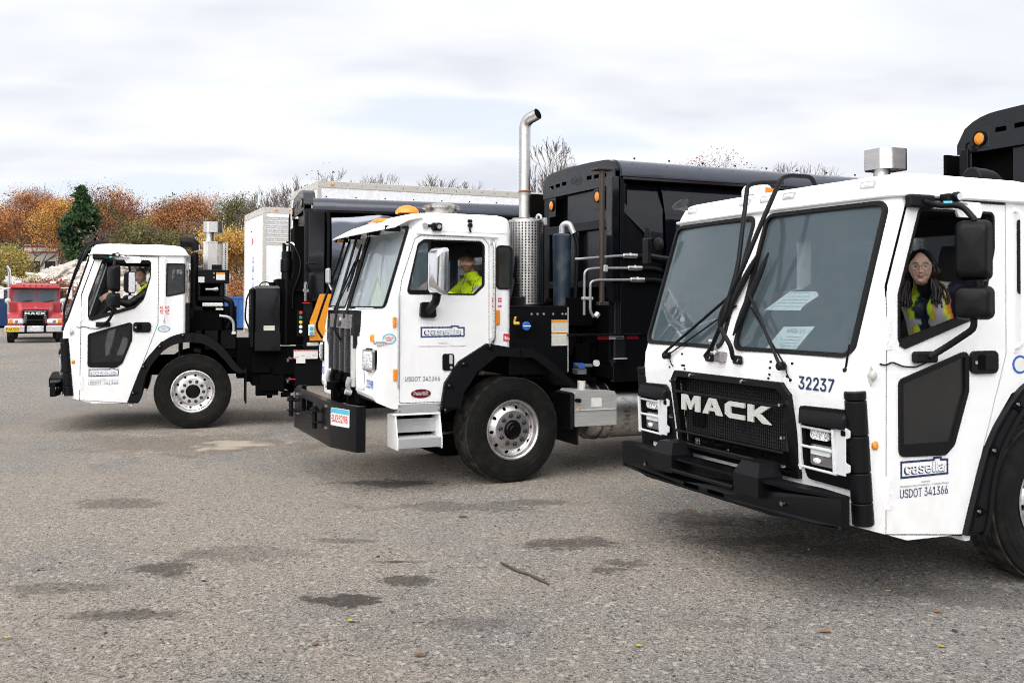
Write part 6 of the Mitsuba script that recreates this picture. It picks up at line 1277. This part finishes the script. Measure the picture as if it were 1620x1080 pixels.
def dumpster(key, x, y, a, L, W, H, label, decal=True):
    K = Kit()
    K.add('body', loft([[(0, 0, z), (L, 0, z), (L, W, z), (0, W, z)] for z in (.15, H - .1)]), 'blue_paint')
    K.add('ribs', cat(box(-.05, L + .05, -.06, .04, H - .14, H, .01), box(-.05, L + .05, W - .04, W + .06, H - .14, H, .01), box(-.05, .05, 0, W, H - .14, H), box(L - .05, L + .05, 0, W, H - .14, H), box(-.03, L + .03, -.05, .02, .15, .32), *[box(p, p + .10, -.06, .02, .3, H - .14, .01) for p in np.arange(.3, L, .62)], *[box(-.06, .02, p, p + .10, .3, H - .14, .01) for p in np.arange(.25, W, .6)]), 'blue_paint', kind='stuff')
    K.add('skids', cat(box(0, L, .4, .55, 0, .15), box(0, L, W - .55, W - .4, 0, .15)), 'black_steel')
    if decal: K.add('decal', box(L * .45, L * .45 + .55, -.075, -.062, H - .62, H - .25, 0), 'decal_white', False)
    K.place(key, pose(x, y, a), label, 'dumpster', 'blue dumpsters at the edge of the yard')

# ------------------------------------------------------------------ trees
def limbs(segs, sides=5):
    """many tapered segments (p0, r0, p1, r1) as one mesh"""
    P0, R0, P1_, R1 = [np.array([s[i] for s in segs], float) for i in range(4)]
    d = P1_ - P0; d /= np.linalg.norm(d, axis=1, keepdims=True) + 1e-9
    a = np.cross(d, np.where(np.abs(d[:, 2:]) < .9, [0, 0, 1.], [1., 0, 0])); a /= np.linalg.norm(a, axis=1, keepdims=True); b = np.cross(d, a)
    t = np.arange(sides) * 2 * np.pi / sides; ring = np.cos(t)[None, :, None] * a[:, None] + np.sin(t)[None, :, None] * b[:, None]
    V = np.concatenate([P0[:, None] + ring * R0[:, None, None], P1_[:, None] + ring * R1[:, None, None]], 1); n = len(P0)
    i = np.arange(sides); i2 = (i + 1) % sides; f = np.vstack([np.stack([i, i2, i2 + sides], 1), np.stack([i, i2 + sides, i + sides], 1)])
    return V.reshape(-1, 3), (f[None] + (2 * sides * np.arange(n))[:, None, None]).reshape(-1, 3)
def grow(g, h, spread, trunk=.3, depth=5, r0=.16, up=.45, kids=3):
    segs, tips = [], []
    def br(p, d, L, r, k):
        n = 2; q = p
        for j in range(n):
            d = d + g.normal(0, .13, 3) + [0, 0, .05 * up]; d /= np.linalg.norm(d); e = q + d * L / n
            segs.append((q, max(r * (1 - .25 * j), .013), e, max(r * (1 - .25 * (j + 1)), .011))); q = e
        tips.append((q, d, k))
        if k == 0: return
        for c in range(kids if k > 1 else kids + 1):
            a = g.random() * 6.283; s = spread * (.55 + .7 * g.random()); w = np.array([math.cos(a), math.sin(a), 0]); w -= d * (w @ d); w /= np.linalg.norm(w) + 1e-6
            nd = d * (1 - .3 * s) + w * s + [0, 0, up * .35]; nd /= np.linalg.norm(nd)
            br(q if c < 2 else q - d * L * .35 * g.random(), nd, L * (.62 + .2 * g.random()), r * .58, k - 1)
    br(np.zeros(3), np.array([g.normal(0, .05), g.normal(0, .05), 1.]), h * trunk, r0, depth)
    return segs, tips
def quads(P, s, g, stretch=1.3):
    n = len(P); u = g.normal(size=(n, 3)); u /= np.linalg.norm(u, axis=1, keepdims=True); w = g.normal(size=(n, 3)); w -= u * (u * w).sum(1, keepdims=True); w /= np.linalg.norm(w, axis=1, keepdims=True)
    u, w = u * s[:, None] * stretch / 2, w * s[:, None] / 2
    V = np.stack([P - u, P - w * .8 + u * .1, P + u, P + w * .8 + u * .1], 1).reshape(-1, 3); q = 4 * np.arange(n)[:, None]
    return V, np.vstack([q + [0, 1, 2], q + [0, 2, 3]])
PAL = {'rust': [(0.400, 0.174, 0.085), (0.494, 0.234, 0.103), (0.309, 0.146, 0.083)], 'orange': [(0.597, 0.300, 0.101), (0.600, 0.374, 0.121), (0.521, 0.220, 0.082)], 'gold': [(0.600, 0.419, 0.117), (0.600, 0.345, 0.111), (0.600, 0.467, 0.165)], 'maroon': [(0.182, 0.059, 0.048), (0.293, 0.107, 0.079), (0.160, 0.078, 0.061)],
    'brown': [(0.201, 0.132, 0.086), (0.302, 0.192, 0.124), (0.163, 0.110, 0.083)], 'olive': [(0.139, 0.139, 0.063), (0.193, 0.182, 0.083), (0.111, 0.105, 0.052)], 'yellowgreen': [(0.447, 0.393, 0.118), (0.325, 0.325, 0.121), (0.504, 0.368, 0.121)], 'evergreen': [(.045, .085, .040), (.065, .11, .05), (.032, .062, .032)], 'red': [(0.363, 0.074, 0.068), (0.426, 0.125, 0.083), (0.307, 0.103, 0.088)]}
def leaf_color(P, pal, g):
    c = np.array(PAL[pal]); k = meshkit.noise(P * .55, 3); i = np.clip((k * 3 + g.normal(0, .35, len(P))), 0, 2.99).astype(int)
    return np.repeat(c[i] * (.75 + .5 * g.random((len(P), 1))), 4, 0)
TREES = [0]
def tree(key, x, y, h, pal, seed, label, leaves=5000, spread=.62, size=.22, depth=5, clump=.55, group=None, bare=False, cat_='tree', z0=0., sx=1., trunk=.26, kids=3, leaf_from=2):
    g = np.random.default_rng(seed); segs, tips = grow(g, h, spread, trunk, depth, .013 * h + .03, kids=kids)
    A = np.array([t[0] for t in tips]); top = A[:, 2].max(); k = h / top
    S = np.array([sx * k, sx * k, k]); O = np.array([x, y, z0 - .1])
    segs = [(np.asarray(p) * S, r * 1.0, np.asarray(q) * S, s) for p, r, q, s in segs]
    v, f = limbs(segs); put(f'{key}__trunk' if not bare else f'{key}__branches', (v + O, f), 'bark_grey' if bare else 'bark', True)
    if leaves:
        T_ = np.array([t[0] for t in tips if t[2] <= leaf_from]) * S
        w = .25 + meshkit.noise(T_ * .4, seed) ** 2; idx = g.choice(len(T_), leaves, p=w / w.sum())
        P = T_[idx] + g.normal(0, clump, (leaves, 3)) * [1, 1, .75]; P[:, 2] = np.maximum(P[:, 2], .2)
        put(f'{key}__crown', (lambda m: (m[0] + O, m[1]))(quads(P, size * (.6 + .8 * g.random(leaves)), g)), 'leaf', False, color=leaf_color(P + O, pal, g))
    tag(key, label, cat_, group)
def conifer(key, x, y, h, w, seed, label):
    g = np.random.default_rng(seed); segs = [((0, 0, 0), .2, (0, 0, h * .97), .02)]; P = []
    for i in range(260):
        t = (i + g.random()) / 260; z = h * (.08 + .90 * t); L = w * (1 - t) ** .75 * (.40 + .70 * g.random() ** 1.3) * (.8 + .4 * math.sin(9 * t + 1.3)) + .12; a = g.random() * 6.283
        d = np.array([math.cos(a), math.sin(a), 0]); e = np.array([0, 0, z]) + d * L + [0, 0, -.12 * L + .2 * t]
        segs.append(((0, 0, z), .04, tuple(e), .01)); n = int(85 * L + 20); s = g.random(n) ** .7
        P.append(np.array([0, 0, z]) + d * (L * s)[:, None] + g.normal(0, .13 + .05 * L, (n, 3)) * [1, 1, .6] - [0, 0, .10] * 1)
    P = np.vstack(P); O = np.array([x, y, -.1]); v, f = limbs(segs)
    put(f'{key}__trunk', (v + O, f), 'bark', True); put(f'{key}__crown', (lambda m: (m[0] + O, m[1]))(quads(P, .10 + .14 * g.random(len(P)), g, 2.2)), 'leaf', False, color=leaf_color(P + O, 'evergreen', g)); tag(key, label, 'tree')
def at(u, d): return (u - 810) / FPX * d
def top_h(v, d): return CAM_H + (479.5 - v) / FPX * d

def background():
    # hill and far woods
    xs, ys = np.linspace(-220, 220, 90), np.linspace(80, 260, 40); X, Y = np.meshgrid(xs, ys, indexing='ij'); Z = -.3 + 7.5 * np.clip((Y - 82) / 130, 0, 1) ** 1.1 + 1.2 * (meshkit.fbm(np.stack([X * .03, Y * .03, X * 0], -1), 3, 2) - .5) * np.clip((Y - 82) / 20, 0, 1)
    n, m = X.shape; i, j = np.meshgrid(np.arange(n - 1), np.arange(m - 1), indexing='ij'); a = (i * m + j).ravel()
    put('hill', (np.stack([X, Y, Z], -1).reshape(-1, 3), np.vstack([np.stack([a, a + m, a + m + 1], 1), np.stack([a, a + m + 1, a + 1], 1)])), 'leaf_litter', True, kind='structure', label='wooded hillside covered in fallen leaves')
    g = np.random.default_rng(5)
    # the far wood: twigs and sparse leaves as one mass
    N = 150; segs = []; Pl, Cl = [], []
    for k in range(N):
        x = -110 + 190 * g.random() if k % 3 else -85 + 50 * g.random(); y = 108 + 70 * g.random(); h = (7.0 + 5.0 * g.random()) * (1 if x < -30 else .72); zz = 7.5 * np.clip((y - 82) / 130, 0, 1) * .9
        sg, tp = grow(g, h, .6, .3, 3, .14); top = max(t[0][2] for t in tp); s = h / top; O = np.array([x, y, zz - .3]); segs += [(np.asarray(p) * s + O, r, np.asarray(q) * s + O, e) for p, r, q, e in sg]
        T_ = np.array([t[0] for t in tp if t[2] <= 2]) * s; n_ = 1600 if k % 4 else 400; P = T_[g.integers(len(T_), size=n_)] + g.normal(0, .75, (n_, 3)); P[:, 2] = np.maximum(P[:, 2], .3); pal = ('brown', 'rust', 'brown', 'maroon', 'olive', 'brown', 'orange')[k % 7]
        Pl.append(P + O); Cl.append(leaf_color(P, pal, g))
    # undergrowth along the wood's edge
    nb = 26000; x = -95 + 150 * g.random(nb); y = 82 + 32 * g.random(nb); hh = (1.0 + 2.2 * meshkit.noise(np.stack([x * .18, y * .18, x * 0], 1), 3) ** 1.5); P = np.stack([x, y, g.random(nb) ** 1.2 * hh + .01 * (y - 82)], 1); Pl.append(P); Cl.append(leaf_color(P, 'brown', g))
    P = np.vstack(Pl); Q = quads(P, .14 + .18 * g.random(len(P)), g); put('far_woods', Q, 'leaf', False, color=np.vstack(Cl), kind='stuff', label='brown autumn wood on the hillside far behind the yard', cat_='woods')
    put('far_tree_stems', limbs(segs, 4), 'bark_grey', True, kind='stuff', label='bare grey stems and limbs of the far autumn wood', cat_='woods')
    T_ = [  # u, v of the top, distance, palette, width, label
        (12, 320, 96, 'rust', 1.0, 'rust brown tree at the left edge of the picture'), (40, 306, 92, 'rust', 1.15, 'large rust orange tree left of the bright orange one'), (76, 318, 84, 'orange', 1.0, 'bright orange tree behind the rubble heap'), (92, 306, 104, 'maroon', .9, 'thin reddish tree left of the dark evergreen'),
        (163, 318, 92, 'olive', .75, 'dark olive tree just right of the tall evergreen'), (196, 308, 98, 'orange', .9, 'orange and rust tree above the leftmost cab roof'), (192, 322, 97, 'maroon', .55, 'small maroon tree in front of the orange one above the cab'), (251, 311, 88, 'maroon', 1.05, 'broad maroon tree in the middle of the hillside'), (221, 346, 76, 'olive', 1.0, 'rounded olive green tree low above the leftmost cab'),
        (292, 317, 100, 'olive', .9, 'olive brown tree right of the broad maroon one'), (318, 314, 94, 'rust', 1.05, 'rust coloured tree above the silver exhaust cap'), (352, 316, 92, 'maroon', .9, 'dark red brown tree behind the golden one'), (374, 314, 90, 'olive', .9, 'thin greenish tree left of the white trailer'), (382, 362, 70, 'gold', .95, 'golden yellow tree with visible trunks left of the white trailer'), (396, 330, 80, 'brown', .8, 'brown half bare tree beside the white trailer'),
        (10, 398, 78, 'yellowgreen', .45, 'small yellow green tree at the left edge'), (275, 352, 84, 'brown', .9, 'grey brown brushy tree behind the exhaust'), (1070, 234, 74, 'maroon', 1.35, 'reddish sparse tree rising behind the middle truck body')]
    for k, (u, v, d, pal, w, lab) in enumerate(T_):
        sparse = pal in ('maroon', 'brown') or v < 250
        tree('deciduous_tree' + (f'_{k:03d}' if k else ''), at(u, d), d, top_h(v, d), pal, 40 + k, lab, leaves=(5200 if u > 1000 else 24000 if not sparse else 14000), spread=.62, size=.10 if not sparse else .09, clump=.48, sx=w * .82)
    conifer('conifer', at(127, 79), 79, top_h(290, 79), 3.3, 3, 'tall dark evergreen standing above the rubble heap'); conifer('conifer_001', at(237, 100), 100, top_h(375, 100) + 2, 1.4, 4, 'small evergreen low on the hillside behind the leftmost cab')
    B_ = [(62, 292, 108, 'bare tree above the bright orange tree', .9), (180, 345, 76, 'grey bare bush behind the leftmost cab', 1.2), (404, 294, 86, 'slender bare tree beside the white trailer', .5), (448, 290, 82, 'bare tree above the corner of the white trailer', .9), (490, 276, 80, 'bare tree left of the twin bare crowns', .9), (535, 264, 80, 'bare tree with the widest crown over the long trailer', 1.0), (604, 264, 80, 'dense bare crown right of the widest one', 1.0), (680, 276, 82, 'low bare tree over the middle of the long trailer', 1.0), (738, 284, 82, 'bare tree left of the chrome exhaust stack', .9),
        (876, 206, 56, 'tall bare tree right of the chrome exhaust stack', .62), (1278, 252, 76, 'faint bare tree top over the middle truck body', 1.0), (300, 352, 80, 'grey brush behind the silver exhaust shield', 1.3), (345, 340, 84, 'bare tree behind the golden tree', 1.0)]
    for k, (u, v, d, lab, w) in enumerate(B_):
        tree('bare_tree' + (f'_{k:03d}' if k else ''), at(u, d), d, top_h(v, d), 'brown', 80 + k, lab, leaves=(500 if k in (1, 5, 11) else 0), bare=True, depth=6, spread=.66, sx=w * .85, size=.16, kids=3)
    # shrubs in front of the rubble
    S_ = [(6, 446, 73, 'brown', 'brown shrub behind the left dumpster'), (30, 440, 72, 'yellowgreen', 'yellow green shrub left of the red truck roof'), (52, 447, 69, 'maroon', 'dark red shrub above the red truck roof'), (76, 446, 68, 'red', 'crimson shrub right of the red truck roof'), (96, 448, 68, 'maroon', 'maroon shrub beside the leftmost cab'), (116, 452, 67, 'brown', 'brown shrub seen past the leftmost windscreen'), (40, 456, 68, 'rust', 'low rust shrub right behind the red truck'), (375, 438, 70, 'rust', 'rust coloured shrubs under the golden tree'), (398, 446, 70, 'rust', 'russet shrub beside the white trailer'), (150, 456, 67, 'maroon', 'maroon shrub seen through the leftmost cab window')]
    for k, (u, v, d, pal, lab) in enumerate(S_):
        tree('shrub' + (f'_{k:03d}' if k else ''), at(u, d), d, top_h(v, d), pal, 120 + k, lab, leaves=2200, spread=.95, size=.09, clump=.30, depth=3, cat_='shrub', trunk=.15, sx=1.2, leaf_from=3)
    # rubble heap
    g = np.random.default_rng(9); cx, cy, L = at(150, 76), 76, 10.5
    def hz(x, y): return 4.9 * np.clip(1 - ((x - cx) / (L * .78)) ** 2, 0, 1) ** .8 * np.clip(1 - ((y - cy) / 6.0) ** 2, 0, 1) * (.72 + .5 * meshkit.noise(np.stack([x * .45, y * .3, x * 0], -1), 4))
    X, Y = np.meshgrid(np.linspace(cx - L, cx + L, 70), np.linspace(cy - 6.2, cy + 6.2, 40), indexing='ij'); Z = hz(X, Y) - .12 + .3 * (meshkit.noise(np.stack([X * 2, Y * 2, X * 0], -1), 2) - .5); n, m = X.shape; i, j = np.meshgrid(np.arange(n - 1), np.arange(m - 1), indexing='ij'); a = (i * m + j).ravel()
    put('rubble_heap__core', (np.stack([X, Y, Z], -1).reshape(-1, 3), np.vstack([np.stack([a, a + m, a + m + 1], 1), np.stack([a, a + m + 1, a + 1], 1)])), 'concrete', False)
    def chunk(s):
        m_ = trimesh.creation.box(extents=s); v = np.array(m_.vertices) * (.8 + .4 * g.random((8, 3))); R = trimesh.transformations.random_rotation_matrix(g.random(3))[:3, :3]; t = .55; Rm = np.eye(3) * t + R * (1 - t); return v @ Rm.T, np.array(m_.faces)
    small = []
    for k in range(760):
        x, y = cx + (g.random() * 2 - 1) * L * .8, cy - 6 + 8 * g.random(); z = float(hz(np.array(x), np.array(y))); s = .18 + .55 * g.random() ** 2
        if z > .1: v, f = chunk(s * np.array([1.6 * g.random() + .6, 1.2, .4 + .5 * g.random()])); small.append((v + [x, y, z], f))
    put('rubble_heap__fragments', cat(*small), 'concrete', False, kind='stuff')
    for k in range(46):
        x, y = cx + (g.random() * 2 - 1) * L * .7, cy - 5 + 5.5 * g.random(); z = float(hz(np.array(x), np.array(y)))
        v, f = chunk(np.array([1.1 + 1.3 * g.random(), .8 + .5 * g.random(), .16 + .22 * g.random()])); put('rubble_heap__slab', (v + [x, y, z + .1], f), 'concrete', False)
    tag('rubble_heap', 'pale heap of broken concrete slabs behind the red truck and leftmost cab', 'rubble')
    # small building in the trees
    K = Kit(); K.add('wall', box(0, 3.4, 0, 3, 0, 4.2, .02), 'trailer_trim'); K.add('fascia', box(-.1, 3.5, -.12, .02, 3.45, 4.2), 'red_paint'); K.add('fascia__stripe', box(-.1, 3.5, -.14, -.12, 3.62, 3.95, 0), 'decal_white', False)
    for p in (.4, 1.9): K.add('window', box(p, p + 1.0, -.03, .02, 1.2, 2.6), 'interior')
    K.add('roof', box(-.15, 3.55, -.15, 3.1, 4.2, 4.3), 'grey_silver'); K.place('building', pose(at(40, 98), 98, 4, 3.3), 'small white building with a red fascia behind the orange trees', 'building')
    # the yard's own building behind the photographer, seen in the chrome mirror; trees added to darken glossy reflections
    K = Kit(); K.add('wall', cat(box(0, 46, 0, 14, 0, 9, .03)), 'brick_tone'); K.add('roof', box(-.3, 46.3, -.3, 14.3, 9, 9.4), 'grey_silver')
    for p in np.arange(3, 44, 6.0): K.add('bay_door', box(p, p + 4.2, 13.95, 14.04, 0, 5.4, .01), 'black_matte')
    K.place('depot_building', pose(-46, -58, 3), 'long tan depot building with dark bay doors, reflected in the chrome mirror', 'building')
    for k, (x, y, h) in enumerate(((-60, -26, 11), (-52, -34, 12), (14, -46, 12), (26, -48, 10), (38, -44, 12), (50, -36, 11), (60, -24, 12))):  # unseen oaks, added so the glossy bodies reflect something dark
        tree(f'added_oak_tree_{k:03d}' if k else 'added_oak_tree', x, y, h, 'rust', 160 + k, ('unseen oak added for dark reflections, beside the depot building', 'unseen oak added for dark reflections, second from the depot corner', 'unseen oak added for dark reflections, nearest the depot gable end', 'unseen oak added for dark reflections, second from the depot gable', 'unseen oak added for dark reflections, third from the depot gable', 'unseen oak added for dark reflections, fourth from the depot gable', 'unseen oak added for dark reflections, farthest from the depot gable')[k], leaves=2500, size=.5, clump=.8, group='unseen oaks added for dark reflections')
mat('leaf_litter', mikit.proc(lambda p, n, uv: mix((.10, .065, .04), (.20, .13, .08), fbm(p.x * .8, p.y * .8, p.z))), .95)
mat('brick_tone', (.30, .22, .17), .8)
# ------------------------------------------------------------------ build
def build():
    KM = Kit(); mack_cab(KM); mack_rest(KM); interior(KM, -.47, 1.46, MW, (-1.17, .58, 1.78), -1.68, 1.47)
    only3 = Kit()
    only3.add('unit_number', wrap_text(fit_w(txt('32237', .078, True), .305), .475, 1.306), 'navy_print', False)
    sh1 = Polygon([(1.16, 1.79), (.80, 1.93), (.36, 1.93), (.48, 1.80)]); 
    only3.add('dash_paper', wrap_x(SHEET1, -.040, -.037), 'paper', False); only3.add('dash_paper', wrap_x(SHEET2, -.035, -.032), 'paper', False)
    sk = lambda m: (np.stack([m[0][:, 0] - .42 * m[0][:, 1], m[0][:, 1], m[0][:, 2]], 1), m[1])
    only3.add('dash_paper_001__print', cat(wrap_text((lambda m: (m[0] * [1, 1, 1] + [0, 0, 0], m[1]))(fit_w(txt('16963A-1-1', .026, True), .17)), .70, 1.655, o=-.031), *[wrap_x(sbox(.56, 1.565 + .02 * i, .74 - .05 * (i % 2), 1.570 + .02 * i), -.0318, -.031) for i in range(4)]), 'grey_print', False)
    only3.add('dash_paper__print', cat(*[wrap_x(sbox(.58, 1.825 + .022 * i, .90 - .035 * i, 1.829 + .022 * i), -.0368, -.036) for i in range(5)]), 'grey_print', False)
    only3.add('dash_paper_001__text', cat(on_front(fit_w(txt('16963A-1-1', .03, True), .17), SHEET2C[0] + .09, SHEET2C[1] + .04, 0), *[pl_x(sbox(SHEET2C[0] - .05, SHEET2C[1] - .02 - .022 * i, SHEET2C[0] + .10, SHEET2C[1] - .015 - .022 * i), 0, .001) for i in range(4)]), 'grey_print', False) if False else None
    only3.add('seat_back_bag', box(-1.0, -.8, 1.25, 1.75, 1.80, 1.93, .04), 'maroon_print')
    bc = (-1.06, 1.80)
    only3.add('beacon', cyl((*bc, 2.66), (*bc, 2.70), .10, n=24), 'black_plastic'); only3.add('beacon__dome', loft([[(bc[0] + r * math.cos(a), bc[1] + r * math.sin(a), z) for a in np.arange(24) * 2 * np.pi / 24] for z, r in ((2.70, .12), (2.74, .12), (2.775, .10), (2.80, .05))]), 'decal_white', 40)
    only3.add('beacon__label', rotz(box(bc[0] - .07, bc[0] + .07, bc[1] - .126, bc[1] - .118, 2.705, 2.752, 0), 20, bc), 'amber_dim', False)
    ov = affinity.scale(Point(-.362, 1.455).buffer(1, quad_segs=12), .07, .06); only3.add('oval_sticker', pl_y(ov, -.003, -.0012), 'blue_print', False); only3.add('oval_sticker__face', pl_y(affinity.scale(ov, .75, .75), -.004, -.003), 'decal_white', False)
    fm = FARM
    only3.add('cross_view_mirror', cat(box(fm[0] - .05, fm[0] + .01, fm[1] - .02, fm[1] + .06, 2.17, 2.40, .015), tube([(fm[0] - .02, fm[1] + .02, 2.40), (fm[0] - .02, fm[1] + .02, 2.48)], .02), tube([(fm[0], fm[1], 2.25), (fm[0] + .1, 2.46, 2.22)], .016), xf(ball((0, 0, 0), 1, 2), np.diag([.03, .07, .06]), (fm[0] + .03, fm[1] - .08, 2.34))), 'black_plastic')
    only3.add('roof_deflector', pl_y(rpoly([(-1.60, 2.60), (-1.57, 2.65), (-1.50, 2.69), (-1.44, 2.70), (-1.44, 2.60)], .01), 2.196, 2.204), 'glass_dark', False)
    L1, L3 = 'white low cab refuse truck at the left, parked side on with a silver exhaust shield', 'nearest white refuse truck, at the right, unit number 32237 and a black grille'
    G = 'white refuse trucks parked in a fan'
    KM.place('refuse_truck', P1, L1, 'refuse truck', G); KM.place('refuse_truck_001', P3, L3, 'refuse truck', G, skip=('red_sticker', 'oval_sticker')); only3.place('refuse_truck_001', P3, L3, 'refuse truck', G)
    KP = Kit(); pb_cab(KP); pb_rest(KP); interior(KP, -.10, 1.56, BW, (-.86, .56, 1.90), -1.36, 1.74)
    KP.place('refuse_truck_002', P2, 'white refuse truck in the middle with a tall chrome exhaust stack and visor', 'refuse truck', G)
    put('safety_jacket', loft([[(-.92 + r * .55 * math.cos(a) + .02 * math.cos(5 * a), 1.72 + r * math.sin(a) + .015 * math.sin(7 * a), z) for a in np.arange(30) * 2 * np.pi / 30] for z, r in ((1.74, .21), (1.9, .19), (2.02, .14), (2.12, .09), (2.19, .05), (2.20, .01))]), 'lime_cloth', 40, to=P2, label='lime safety jacket heaped behind the windscreen of the middle truck', cat_='jacket')
    build_people()
    trailer('box_trailer', *TRA, 12.0, 2.55, 4.10, 'white box trailer with blue lettering left of the long one', True)
    trailer('box_trailer_001', *TRB, 14.5, 2.6, 4.32, 'long white box trailer with an amber corner lamp behind the trucks')
    red_truck('red_truck', -20.04, 43.5, 116)
    dumpster('dumpster', at(-8, 66) - 6.0, 66, 0, 6.0, 2.4, 2.65, 'tall blue dumpster at the left edge beside the red truck'); dumpster('dumpster_001', at(352, 64), 64.0, 3, 4.4, 2.3, 2.2, 'blue dumpster between the leftmost cab and its hydraulic tank')
    background()
SHEET1 = Polygon([(.985, 1.80), (.775, 1.925), (.527, 1.925), (.497, 1.897), (.61, 1.83), (.63, 1.80)]); SHEET2 = Polygon([(.86, 1.545), (.74, 1.69), (.457, 1.70), (.574, 1.55)]); SHEET2C = (.65, 1.62)
FARM = (-1.55, 2.60)
TRA, TRB = (-5.9, 23.0, 25), (-3.95, 19.7, 24.5)
build()
